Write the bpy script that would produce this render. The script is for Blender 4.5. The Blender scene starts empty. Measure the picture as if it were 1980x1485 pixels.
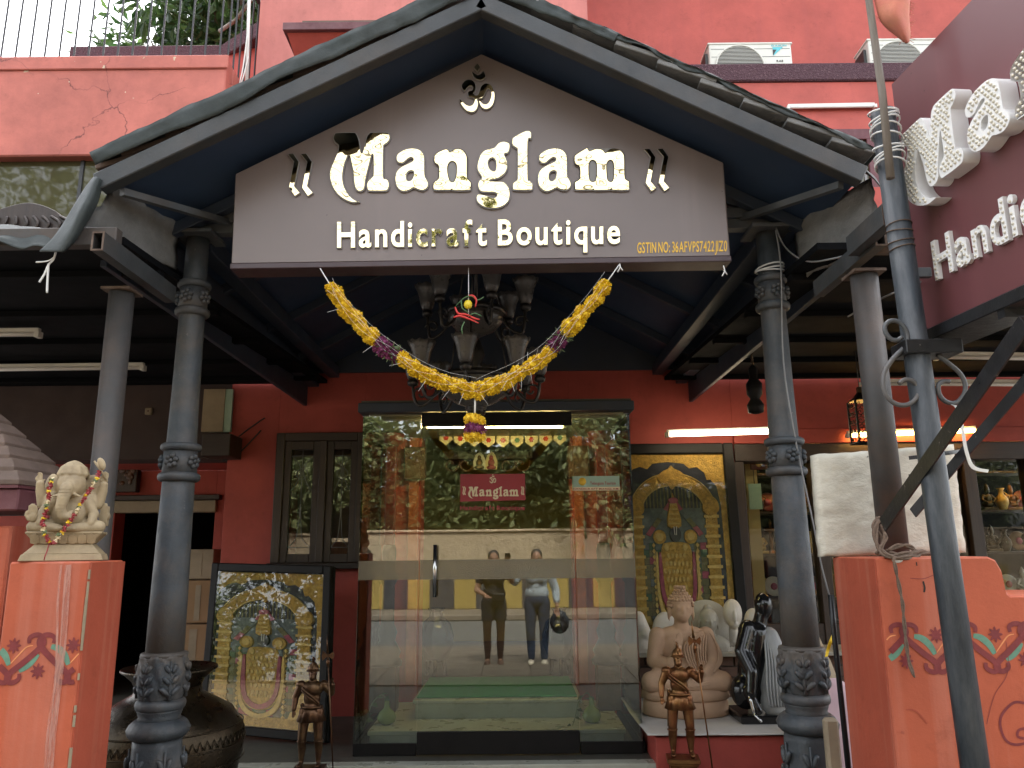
import bpy, bmesh, math, random
from mathutils import Vector, Matrix, Euler, noise
from mathutils.geometry import tessellate_polygon
random.seed(7)
R_ = math.radians
SC = bpy.context.scene
COL = SC.collection
# ------------------------------------------------------------------ camera
PITCH, ROLL, FPX = R_(12.1), 0.0093, 1490.0
CAM = Vector((0, 0, 1.5))
_f = Vector((0, math.cos(PITCH), math.sin(PITCH)))
_u0 = Vector((0, -math.sin(PITCH), math.cos(PITCH)))
_r0 = Vector((1, 0, 0))
_r = math.cos(ROLL) * _r0 - math.sin(ROLL) * _u0
_u = math.cos(ROLL) * _u0 + math.sin(ROLL) * _r0
cd = bpy.data.cameras.new('camera')
cd.sensor_width = 36; cd.lens = FPX / 1980 * 36; cd.clip_start = 0.05; cd.clip_end = 2000
cam = bpy.data.objects.new('camera', cd); COL.objects.link(cam)
cam.matrix_world = Matrix(((_r.x, _u.x, -_f.x, CAM.x), (_r.y, _u.y, -_f.y, CAM.y), (_r.z, _u.z, -_f.z, CAM.z), (0, 0, 0, 1)))
SC.camera = cam
# ------------------------------------------------------------------ sky, sun, exposure (bright overcast)
SUN_EL, SUN_ROT = R_(56), R_(14)
wd = bpy.data.worlds.new('World'); SC.world = wd; wd.use_nodes = True
wt = wd.node_tree; wt.nodes.clear()
wo = wt.nodes.new('ShaderNodeOutputWorld'); wb = wt.nodes.new('ShaderNodeBackground')
ws = wt.nodes.new('ShaderNodeTexSky'); ws.sky_type = 'NISHITA'; ws.sun_disc = False
ws.sun_elevation = SUN_EL; ws.sun_rotation = SUN_ROT; ws.air_density = 1.0; ws.dust_density = 4.0; ws.ozone_density = 1.0
wh = wt.nodes.new('ShaderNodeHueSaturation'); wh.inputs['Saturation'].default_value = 0.22; wh.inputs['Value'].default_value = 1.0
wt.links.new(ws.outputs[0], wh.inputs['Color']); wt.links.new(wh.outputs[0], wb.inputs[0])
wb.inputs[1].default_value = 0.15
wt.links.new(wb.outputs[0], wo.inputs[0])
sl = bpy.data.lights.new('sun', 'SUN'); sl.energy = 1.5; sl.angle = R_(12); sl.color = (1, .95, .88)
so = bpy.data.objects.new('sun', sl); COL.objects.link(so)
# the veiled sun stands high behind the shop; the facade is lit by the open sky and the bright street
sd = Vector((math.sin(SUN_ROT) * math.cos(SUN_EL), math.cos(SUN_ROT) * math.cos(SUN_EL), math.sin(SUN_EL)))
so.rotation_euler = sd.to_track_quat('Z', 'Y').to_euler()
SC.view_settings.view_transform = 'Standard'; SC.view_settings.look = 'None'
SC.view_settings.exposure = 2.75; SC.view_settings.gamma = 1
SC.cycles.max_bounces = 8; SC.cycles.transparent_max_bounces = 24; SC.cycles.glossy_bounces = 4
SC.cycles.caustics_reflective = False; SC.cycles.caustics_refractive = False

def at(px, py, Y):
    d = _f * FPX + _r * (px - 990) - _u * (py - 742.5)
    return CAM + d * (Y / d.y)
def atz(px, py, z):
    d = _f * FPX + _r * (px - 990) - _u * (py - 742.5)
    return CAM + d * ((z - CAM.z) / d.z)
def onplane(px, py, P0, n):
    d = _f * FPX + _r * (px - 990) - _u * (py - 742.5)
    return CAM + d * ((P0 - CAM).dot(n) / d.dot(n))

# ------------------------------------------------------------------ materials
def nt(name):
    m = bpy.data.materials.new(name); m.use_nodes = True
    t = m.node_tree; b = t.nodes['Principled BSDF']
    return m, t, b
def N(t, typ, **kw):
    n = t.nodes.new(typ)
    for k, v in kw.items(): setattr(n, k, v)
    return n
def ramp(t, fac, stops):
    r = N(t, 'ShaderNodeValToRGB'); e = r.color_ramp.elements
    while len(e) < len(stops): e.new(0.5)
    for i, (p, c) in enumerate(stops):
        e[i].position = p; e[i].color = c if len(c) == 4 else (*c, 1)
    t.links.new(fac, r.inputs[0]); return r
def mixc(t, fac, a, b, typ='MIX'):
    m = N(t, 'ShaderNodeMix', data_type='RGBA', blend_type=typ)
    for i, v in ((6, a), (7, b)):
        if hasattr(v, 'links') or hasattr(v, 'is_linked'): t.links.new(v, m.inputs[i])
        else: m.inputs[i].default_value = (*v, 1) if len(v) == 3 else v
    if hasattr(fac, 'is_linked'): t.links.new(fac, m.inputs[0])
    else: m.inputs[0].default_value = fac
    return m.outputs[2]
def coords(t, scale=(1, 1, 1), kind='Object'):
    c = N(t, 'ShaderNodeTexCoord'); mp = N(t, 'ShaderNodeMapping'); mp.inputs['Scale'].default_value = scale
    t.links.new(c.outputs[kind], mp.inputs[0]); return mp.outputs[0]
def noise_tex(t, vec, scale, detail=6, rough=.6):
    n = N(t, 'ShaderNodeTexNoise'); n.inputs['Scale'].default_value = scale
    n.inputs['Detail'].default_value = detail; n.inputs['Roughness'].default_value = rough
    t.links.new(vec, n.inputs['Vector']); return n.outputs['Fac']
def bump(t, b, h, strength=.3, dist=.01):
    bp = N(t, 'ShaderNodeBump'); bp.inputs['Strength'].default_value = strength; bp.inputs['Distance'].default_value = dist
    t.links.new(h, bp.inputs['Height']); t.links.new(bp.outputs[0], b.inputs['Normal'])
def sc3(c, k): return tuple(min(1, x * k) for x in c)
MAT = {}
def mat(name, col, rough=.6, metal=0, var=.25, scale=6, bmp=.15, bscale=80, bdist=.004, dirt=None, dirt_amt=.5, dirt_scale=3, stretch=(1, 1, 1), spec=.5, rvar=.15, fleck=None, fleck_amt=.62, fleck_scale=25):
    """painted / worn surface: two-scale colour variation, optional dirt and flecks, varied gloss, fine relief"""
    m, t, b = nt(name); MAT[name] = m
    v = coords(t, stretch)
    n1 = noise_tex(t, v, scale)
    r1 = ramp(t, n1, [(.25, sc3(col, 1 - var)), (.75, sc3(col, 1 + var * .6))])
    c = r1.outputs[0]
    if dirt:
        n2 = noise_tex(t, v, dirt_scale, 9, .7)
        r2 = ramp(t, n2, [(.45, (0, 0, 0)), (.75, (dirt_amt,) * 3)])
        c = mixc(t, r2.outputs[0], c, dirt)
    if fleck:
        n3 = noise_tex(t, v, fleck_scale, 5, .7)
        r3 = ramp(t, n3, [(fleck_amt, (0, 0, 0)), (fleck_amt + .04, (1, 1, 1))])
        c = mixc(t, r3.outputs[0], c, fleck)
    t.links.new(c, b.inputs['Base Color'])
    n4 = noise_tex(t, v, scale * 2.3, 4)
    mr = N(t, 'ShaderNodeMapRange'); mr.inputs[3].default_value = max(.02, rough - rvar); mr.inputs[4].default_value = min(1, rough + rvar)
    t.links.new(n4, mr.inputs[0]); t.links.new(mr.outputs[0], b.inputs['Roughness'])
    b.inputs['Metallic'].default_value = metal; b.inputs['Specular IOR Level'].default_value = spec
    if bmp: bump(t, b, noise_tex(t, v, bscale, 6, .65), bmp, bdist)
    return m
def emit(name, col, strength):
    m = bpy.data.materials.new(name); m.use_nodes = True; t = m.node_tree; t.nodes.clear()
    o = N(t, 'ShaderNodeOutputMaterial'); e = N(t, 'ShaderNodeEmission'); e.inputs[0].default_value = (*col, 1); e.inputs[1].default_value = strength
    t.links.new(e.outputs[0], o.inputs[0]); MAT[name] = m; return m
def glass(name, ior=1.5, tint=(.93, .97, .95), rough=0.0, frost=0, wob=0, wscale=2, wdist=.01):
    """thin architectural glass: clear transmission plus Fresnel mirror reflection"""
    m = bpy.data.materials.new(name); m.use_nodes = True; t = m.node_tree; t.nodes.clear(); MAT[name] = m
    o = N(t, 'ShaderNodeOutputMaterial'); tr = N(t, 'ShaderNodeBsdfTransparent'); gl = N(t, 'ShaderNodeBsdfGlossy')
    tr.inputs[0].default_value = (*tint, 1); gl.inputs['Roughness'].default_value = rough
    fr = N(t, 'ShaderNodeFresnel'); fr.inputs[0].default_value = ior
    mx = N(t, 'ShaderNodeMixShader'); t.links.new(fr.outputs[0], mx.inputs[0])
    if wob:
        bp = N(t, 'ShaderNodeBump'); bp.inputs['Strength'].default_value = wob; bp.inputs['Distance'].default_value = wdist
        t.links.new(noise_tex(t, coords(t), wscale, 1, .4), bp.inputs['Height']); t.links.new(bp.outputs[0], gl.inputs['Normal'])
    base = tr.outputs[0]
    if frost:
        df = N(t, 'ShaderNodeBsdfDiffuse'); df.inputs[0].default_value = (.27, .245, .165, 1)
        m2 = N(t, 'ShaderNodeMixShader'); m2.inputs[0].default_value = frost
        t.links.new(tr.outputs[0], m2.inputs[1]); t.links.new(df.outputs[0], m2.inputs[2]); base = m2.outputs[0]
    t.links.new(base, mx.inputs[1]); t.links.new(gl.outputs[0], mx.inputs[2]); t.links.new(mx.outputs[0], o.inputs[0])
    return m

def plaster(name, col, streak=(.8, .4, .34), streak_amt=.35, crack=False, patch=None, stretch=(14, 14, .5), old=.25):
    m, t, b = nt(name); MAT[name] = m
    v = coords(t); vs = coords(t, stretch)
    n1 = noise_tex(t, v, 2.2, 8, .65)
    c = ramp(t, n1, [(.3, sc3(col, 1 - old)), (.7, sc3(col, 1.08))]).outputs[0]
    st = ramp(t, noise_tex(t, vs, 1.0, 5, .55), [(.52, (0, 0, 0)), (.72, (streak_amt,) * 3)]).outputs[0]
    c = mixc(t, st, c, streak)
    g = ramp(t, noise_tex(t, v, 9, 9, .75), [(.55, (0, 0, 0)), (.75, (.45,) * 3)]).outputs[0]
    c = mixc(t, g, c, sc3(col, .45))
    hgt = noise_tex(t, v, 45, 8, .7)
    if crack:
        wn = N(t, 'ShaderNodeTexNoise'); wn.inputs['Scale'].default_value = 5; wn.inputs['Detail'].default_value = 6
        t.links.new(v, wn.inputs['Vector'])
        ad = N(t, 'ShaderNodeVectorMath', operation='MULTIPLY_ADD'); t.links.new(wn.outputs['Color'], ad.inputs[0]); ad.inputs[1].default_value = (.35, .35, .35); t.links.new(v, ad.inputs[2])
        vo = N(t, 'ShaderNodeTexVoronoi', feature='DISTANCE_TO_EDGE'); vo.inputs['Scale'].default_value = .9; t.links.new(ad.outputs[0], vo.inputs['Vector'])
        ck = ramp(t, vo.outputs['Distance'], [(.0, (1, 1, 1)), (.007, (0, 0, 0))]).outputs[0]
        mk = ramp(t, noise_tex(t, v, 1.3, 2), [(.5, (0, 0, 0)), (.6, (1, 1, 1))]).outputs[0]
        ck2 = mixc(t, 1.0, ck, mk, 'MULTIPLY')
        c = mixc(t, ck2, c, (.12, .04, .035))
    if patch:
        pk = ramp(t, noise_tex(t, v, 7, 3, .5), [(.70, (0, 0, 0)), (.715, (1, 1, 1))]).outputs[0]
        c = mixc(t, pk, c, patch)
    t.links.new(c, b.inputs['Base Color']); b.inputs['Roughness'].default_value = .62; b.inputs['Specular IOR Level'].default_value = .35
    bump(t, b, hgt, .25, .006)
    return m

CORAL = (.64, .115, .068)
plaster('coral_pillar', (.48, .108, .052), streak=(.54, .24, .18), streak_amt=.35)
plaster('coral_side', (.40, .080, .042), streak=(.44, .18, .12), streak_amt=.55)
plaster('coral_upper', (.52, .155, .12), streak=(.34, .10, .085), streak_amt=.6, old=.35, crack=True, patch=(.55, .45, .32), stretch=(3, 3, .6))
plaster('coral_tower', (.54, .18, .155), streak=(.42, .13, .11), streak_amt=.4)
plaster('coral_wall', (.42, .075, .058), streak=(.42, .075, .06), streak_amt=.3)
plaster('coral_back', (.46, .095, .075), streak=(.38, .08, .07), streak_amt=.4)
mat('maroon_trim', (.115, .032, .04), .6, bmp=.2, dirt=(.2, .12, .12))
mat('purple_roughcast', (.10, .045, .06), .85, var=.5, scale=60, bmp=1.0, bscale=55, bdist=.03, fleck=(.2, .12, .13), fleck_scale=70, fleck_amt=.58)
mat('navy_paint', (.030, .042, .065), .5, var=.25, scale=2, bmp=.1, dirt=(.05, .05, .05))
mat('navy_soffit', (.028, .050, .095), .55, var=.3, scale=1.5, bmp=.08)
mat('grey_steel', (.085, .095, .105), .45, var=.35, scale=7, bmp=.25, bscale=60, dirt=(.16, .12, .09), dirt_amt=.55, dirt_scale=4)
mat('column_paint', (.047, .056, .064), .55, var=.45, scale=7, bmp=.5, bscale=45, bdist=.006, dirt=(.125, .10, .08), dirt_amt=.7, dirt_scale=5, fleck=(.22, .2, .18), fleck_amt=.68, fleck_scale=30)
mat('rusty_pipe', (.050, .047, .045), .6, var=.4, scale=5, bmp=.25, dirt=(.095, .06, .04), dirt_amt=.8, dirt_scale=3)
mat('rust', (.105, .068, .048), .8, var=.5, scale=18, bmp=.5, dirt=(.20, .17, .14), dirt_scale=9)
mat('black_steel', (.012, .013, .015), .35, var=.4, scale=20, bmp=.25, fleck=(.16, .15, .14), fleck_amt=.66, fleck_scale=40)
mat('pole_paint', (.022, .030, .038), .5, var=.4, scale=6, bmp=.2, dirt=(.13, .135, .14), dirt_amt=.7, dirt_scale=4, stretch=(3, 3, .6))
mat('cement', (.20, .20, .195), .9, var=.35, scale=9, bmp=.6, bscale=35, bdist=.012, dirt=(.07, .075, .08))
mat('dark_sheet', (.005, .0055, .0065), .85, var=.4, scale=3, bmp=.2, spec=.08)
mat('verge_paint', (.036, .040, .043), .55, var=.4, scale=5, bmp=.25, dirt=(.075, .062, .052), dirt_amt=.7)
mat('dark_timber', (.035, .02, .014), .45, var=.5, scale=4, stretch=(14, 14, .6), bmp=.3, bscale=30)
mat('dark_timber_h', (.032, .018, .012), .5, var=.5, scale=4, stretch=(.6, 14, 14), bmp=.3, bscale=30)
mat('black_frame', (.008, .0075, .0075), .5, spec=.2, var=.3, scale=10, bmp=.15)
mat('tarp', (.030, .038, .037), .62, spec=.3, var=.3, scale=5, bmp=.35, bscale=18, bdist=.01, dirt=(.075, .08, .078), dirt_amt=.6)
mat('tile_clay', (.125, .085, .065), .8, var=.35, scale=10, bmp=.35, bscale=40, dirt=(.12, .085, .075), dirt_amt=.6)
mat('floor_stone', (.085, .08, .065), .5, var=.35, scale=3, bmp=.2, dirt=(.045, .04, .03))
mat('marble', (.42, .43, .36), .3, var=.15, scale=4, bmp=.05, dirt=(.28, .25, .18), dirt_amt=.5)
mat('asphalt', (.10, .095, .087), .85, var=.3, scale=30, bmp=.4, bscale=150)
mat('paving', (.15, .118, .085), .75, var=.25, scale=5, bmp=.25)
mat('white_pvc', (.70, .70, .66), .45, var=.06, bmp=.03, dirt=(.4, .38, .33), dirt_amt=.3)
mat('white_letter', (.78, .78, .77), .4, var=.05, bmp=.03, dirt=(.55, .54, .52), dirt_amt=.3, dirt_scale=8)
mat('led_lens', (.66, .62, .52), .22, var=.2, scale=90, bmp=0)
mat('styrofoam', (.60, .57, .48), .8, var=.1, scale=12, bmp=.5, bscale=60, bdist=.008, dirt=(.30, .27, .22), dirt_amt=.7, dirt_scale=5, stretch=(1, 1, 1.6), fleck=(.13, .12, .10), fleck_amt=.66, fleck_scale=22)
mat('rope', (.15, .10, .07), .95, var=.4, scale=60, bmp=.7, bscale=120)
mat('string_white', (.72, .72, .70), .7, var=.1, bmp=0)
mat('wire_grey', (.22, .22, .22), .5, bmp=0)
mat('wire_dark', (.02, .02, .022), .5, bmp=0)
mat('stone_cream', (.37, .29, .175), .7, var=.22, scale=14, bmp=.35, bscale=60, dirt=(.16, .115, .065), dirt_amt=.8, dirt_scale=9)
mat('sandstone', (.46, .30, .19), .8, var=.15, scale=10, bmp=.3, bscale=90, dirt=(.30, .19, .12), dirt_amt=.4)
mat('white_marble', (.58, .54, .47), .4, var=.12, scale=8, bmp=.1, dirt=(.36, .31, .24), dirt_amt=.5)
mat('halo_stone', (.36, .34, .28), .65, var=.2, scale=6, bmp=.25)
mat('black_polish', (.010, .010, .011), .12, var=.2, bmp=.05)
mat('grey_statue', (.30, .31, .31), .55, var=.2, scale=12, bmp=.2)
mat('bronze', (.20, .08, .032), .36, .8, var=.5, scale=9, bmp=.25, bscale=60, dirt=(.34, .21, .075), dirt_amt=.8, dirt_scale=11)
mat('bronze_dark', (.11, .055, .03), .38, .8, var=.5, scale=9, bmp=.3, bscale=60, dirt=(.26, .17, .08), dirt_amt=.7, dirt_scale=5)
mat('brass_old', (.065, .047, .028), .3, .85, var=.5, scale=8, bmp=.4, bscale=70, bdist=.006, dirt=(.03, .025, .018), dirt_amt=.9, dirt_scale=5)
mat('gold_leaf', (.66, .40, .085), .42, .25, var=.4, scale=35, bmp=.9, bscale=75, bdist=.012, dirt=(.22, .12, .03), dirt_amt=.65, dirt_scale=22)
mat('gold_line', (.62, .42, .12), .38, .25, var=.3, scale=40, bmp=.5, bscale=110)
mat('paint_navy', (.010, .013, .03), .5, bmp=.05)
mat('paint_green', (.05, .12, .06), .5, var=.4, scale=25, bmp=.2)
mat('paint_pink', (.42, .07, .12), .5, var=.5, scale=45, bmp=.3)
mat('paint_olive', (.17, .15, .05), .5, var=.5, scale=45, bmp=.3)
mat('paint_greyblue', (.12, .15, .15), .5, var=.4, scale=40, bmp=.3)
mat('paint_black', (.008, .008, .01), .35, bmp=.05)
mat('white_print', (.75, .73, .68), .5, var=.05, bmp=0)
mat('cream_print', (.74, .62, .40), .5, var=.05, bmp=0)
mat('yellow_print', (.82, .50, .05), .5, var=.1, bmp=0)
mat('red_sticker', (.33, .022, .03), .45, var=.1, bmp=0)
mat('green_sticker', (.33, .46, .36), .5, var=.1, bmp=0)
mat('marigold', (.95, .58, .015), .65, var=.4, scale=70, bmp=.3, bscale=120)
mat('marigold_lemon', (.85, .58, .03), .65, var=.3, scale=70, bmp=.3, bscale=120)
mat('aster_purple', (.20, .03, .11), .7, var=.6, scale=70, bmp=.3)
mat('rose_red', (.30, .03, .035), .6, var=.4, scale=90, bmp=.2)
mat('leaf_sprig', (.12, .16, .07), .6, var=.4, scale=40, bmp=0)
mat('lemon', (.75, .58, .03), .35, var=.15, bmp=.1)
mat('chilli_red', (.55, .03, .025), .3, var=.3, bmp=0)
mat('chilli_green', (.06, .14, .05), .35, var=.3, bmp=0)
mat('carpet_green', (.02, .20, .07), .95, var=.35, scale=90, bmp=.6, bscale=250)
mat('cream_wall', (.50, .37, .15), .7, var=.1, bmp=.1)
mat('wood_carved', (.10, .045, .022), .35, var=.5, scale=12, bmp=.6, bscale=40, bdist=.01)
mat('cardboard', (.30, .19, .10), .85, var=.15, scale=5, bmp=.1)
mat('red_lacquer', (.17, .018, .016), .4, var=.2, bmp=.1)
mat('door_orange', (.40, .095, .035), .5, var=.3, scale=12, bmp=.3, bscale=30)
mat('cloth_white', (.55, .52, .48), .9, var=.12, bmp=.15)
mat('cloth_tan', (.34, .27, .18), .9, var=.25, scale=6, bmp=.3)
mat('cloth_pink', (.60, .44, .47), .9, var=.12, bmp=.2)
mat('flag_cloth', (.52, .16, .12), .9, var=.35, scale=8, bmp=.4, bscale=120, dirt=(.42, .20, .07), dirt_amt=.7)
mat('bamboo', (.19, .16, .13), .7, var=.4, scale=6, stretch=(10, 10, 1), bmp=.3)
mat('brick', (.13, .075, .055), .85, var=.4, scale=9, bmp=.4)
mat('mortar', (.10, .085, .07), .9, var=.3, bmp=.4)
mat('ac_white', (.66, .66, .60), .45, var=.06, bmp=.03, dirt=(.4, .38, .32), dirt_amt=.35)
mat('ac_dark', (.03, .03, .03), .5, bmp=0)
mat('cyan_print', (.10, .48, .55), .5, bmp=0)
mat('frieze_maroon', (.20, .028, .03), .6, var=.3, scale=20, bmp=.2)
mat('frieze_green', (.13, .27, .19), .6, var=.35, scale=20, bmp=.2)
mat('frieze_orange', (.78, .30, .12), .6, var=.3, scale=20, bmp=.2)
mat('shade_glass', (.085, .082, .080), .3, var=.25, scale=14, bmp=.3, bscale=30)
mat('lamp_iron', (.045, .042, .04), .35, .5, var=.4, scale=20, bmp=.25)
mat('bark', (.09, .065, .045), .9, var=.4, scale=12, bmp=.7, bscale=30)
mat('sign_edge', (.055, .032, .036), .4, var=.1, bmp=0)
mat('silver_trim', (.23, .22, .215), .5, .0, var=.05, bmp=0)
mat('flask_green', (.25, .32, .10), .12, var=.2, bmp=0)
mat('steel_bright', (.55, .55, .54), .16, 1.0, var=.05, bmp=0)

def signpanel(name, c1, rough):
    m, t, b = nt(name); MAT[name] = m
    v = coords(t); vs = coords(t, (8, 8, .4))
    c = ramp(t, noise_tex(t, v, 1.2, 3), [(.3, sc3(c1, .9)), (.7, sc3(c1, 1.1))]).outputs[0]
    d = ramp(t, noise_tex(t, vs, 1, 4), [(.55, (0, 0, 0)), (.8, (.25,) * 3)]).outputs[0]
    c = mixc(t, d, c, sc3(c1, 1.7))
    s = ramp(t, noise_tex(t, v, 30, 2), [(.74, (0, 0, 0)), (.76, (.7,) * 3)]).outputs[0]
    c = mixc(t, s, c, sc3(c1, .3))
    t.links.new(c, b.inputs['Base Color']); b.inputs['Roughness'].default_value = rough
    b.inputs['Specular IOR Level'].default_value = .6
    return m
signpanel('sign_panel', (.175, .140, .131), .42)
signpanel('sign_panel_maroon', (.125, .040, .044), .40)

def gold_mirror():
    m, t, b = nt('gold_mirror'); MAT['gold_mirror'] = m
    b.inputs['Base Color'].default_value = (.86, .71, .40, 1); b.inputs['Metallic'].default_value = 1; b.inputs['Roughness'].default_value = .03
    v = coords(t)
    bump(t, b, noise_tex(t, v, 5.5, 2, .5), .55, .022)
gold_mirror()
glass('glass_clear', 2.0, (.88, .94, .89), wob=.04, wscale=1.1, wdist=.01)
glass('glass_display', 1.32, (.92, .94, .92))
glass('glass_picture', 1.3, (.97, .98, .97))
glass('glass_side', 1.25, (.90, .95, .91))
glass('glass_picture2', 1.42, (.97, .98, .97), wob=.05, wscale=3)
glass('glass_shop', 1.75, (.85, .88, .86), wob=.08, wscale=2)
glass('glass_band', 1.9, (.75, .74, .66), rough=.25, frost=.36)
glass('flask_glass', 1.5, (.80, .88, .70))
def column_wear():
    m = MAT['column_paint']; t = m.node_tree; b = t.nodes['Principled BSDF']; src = b.inputs['Base Color'].links[0].from_socket
    g = N(t, 'ShaderNodeNewGeometry'); sx = N(t, 'ShaderNodeSeparateXYZ'); t.links.new(g.outputs['Position'], sx.inputs[0])
    n = noise_tex(t, g.outputs['Position'], 14, 6, .7); ad = N(t, 'ShaderNodeMath', operation='MULTIPLY_ADD'); t.links.new(n, ad.inputs[0]); ad.inputs[1].default_value = .5; t.links.new(sx.outputs[2], ad.inputs[2])
    r = ramp(t, ad.outputs[0], [(.0, (0, 0, 0)), (1, (0, 0, 0))]); e = r.color_ramp.elements
    mr = N(t, 'ShaderNodeMapRange'); mr.inputs[1].default_value = 1.2; mr.inputs[2].default_value = 1.9; t.links.new(ad.outputs[0], mr.inputs[0]); t.links.new(mr.outputs[0], r.inputs[0])
    e[0].position = .05; e[1].position = .6
    x = e.new(.12); x.color = (.75, .75, .75, 1); x = e.new(.3); x.color = (.5, .5, .5, 1)
    t.links.new(mixc(t, r.outputs[0], src, (.105, .085, .066)), b.inputs['Base Color'])
column_wear()
def smear_mat():
    m, t, b = nt('paint_smear'); MAT['paint_smear'] = m
    b.inputs['Base Color'].default_value = (.56, .30, .24, 1); b.inputs['Roughness'].default_value = .7
    al = ramp(t, noise_tex(t, coords(t, (40, 40, 4)), 2.2, 6, .6), [(.3, (.1,) * 3), (.7, (.85,) * 3)]); t.links.new(al.outputs[0], b.inputs['Alpha'])
smear_mat()
def dark_glass():
    m, t, b = nt('dark_glass'); MAT['dark_glass'] = m
    b.inputs['Base Color'].default_value = (.060, .055, .026, 1); b.inputs['Roughness'].default_value = .03; b.inputs['Specular IOR Level'].default_value = .7
    bump(t, b, noise_tex(t, coords(t), 2.5, 2), .12, .01)
dark_glass()
emit('tube_warm', (1, .72, .26), 12.0)
emit('tube_cream', (1, .82, .55), 4.5)
emit('tube_orange', (1, .56, .14), 6.0)
def leafmat(name, c1, c2):
    m, t, b = nt(name); MAT[name] = m
    i = N(t, 'ShaderNodeTexNoise'); i.inputs['Scale'].default_value = 1.4
    g = N(t, 'ShaderNodeNewGeometry'); t.links.new(g.outputs['Position'], i.inputs['Vector'])
    r = ramp(t, g.outputs['Random Per Island'], [(0, c1), (1, c2)])
    t.links.new(r.outputs[0], b.inputs['Base Color']); b.inputs['Roughness'].default_value = .45
    tl = N(t, 'ShaderNodeBsdfTranslucent'); t.links.new(r.outputs[0], tl.inputs[0])
    mx = N(t, 'ShaderNodeMixShader'); mx.inputs[0].default_value = .45
    o = t.nodes['Material Output']; t.links.new(b.outputs[0], mx.inputs[1]); t.links.new(tl.outputs[0], mx.inputs[2]); t.links.new(mx.outputs[0], o.inputs[0])
leafmat('leaf_mango', (.022, .055, .016), (.07, .12, .035))
leafmat('leaf_street', (.065, .085, .03), (.24, .26, .11))
leafmat('leaf_olive', (.10, .13, .045), (.32, .34, .15))

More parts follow.
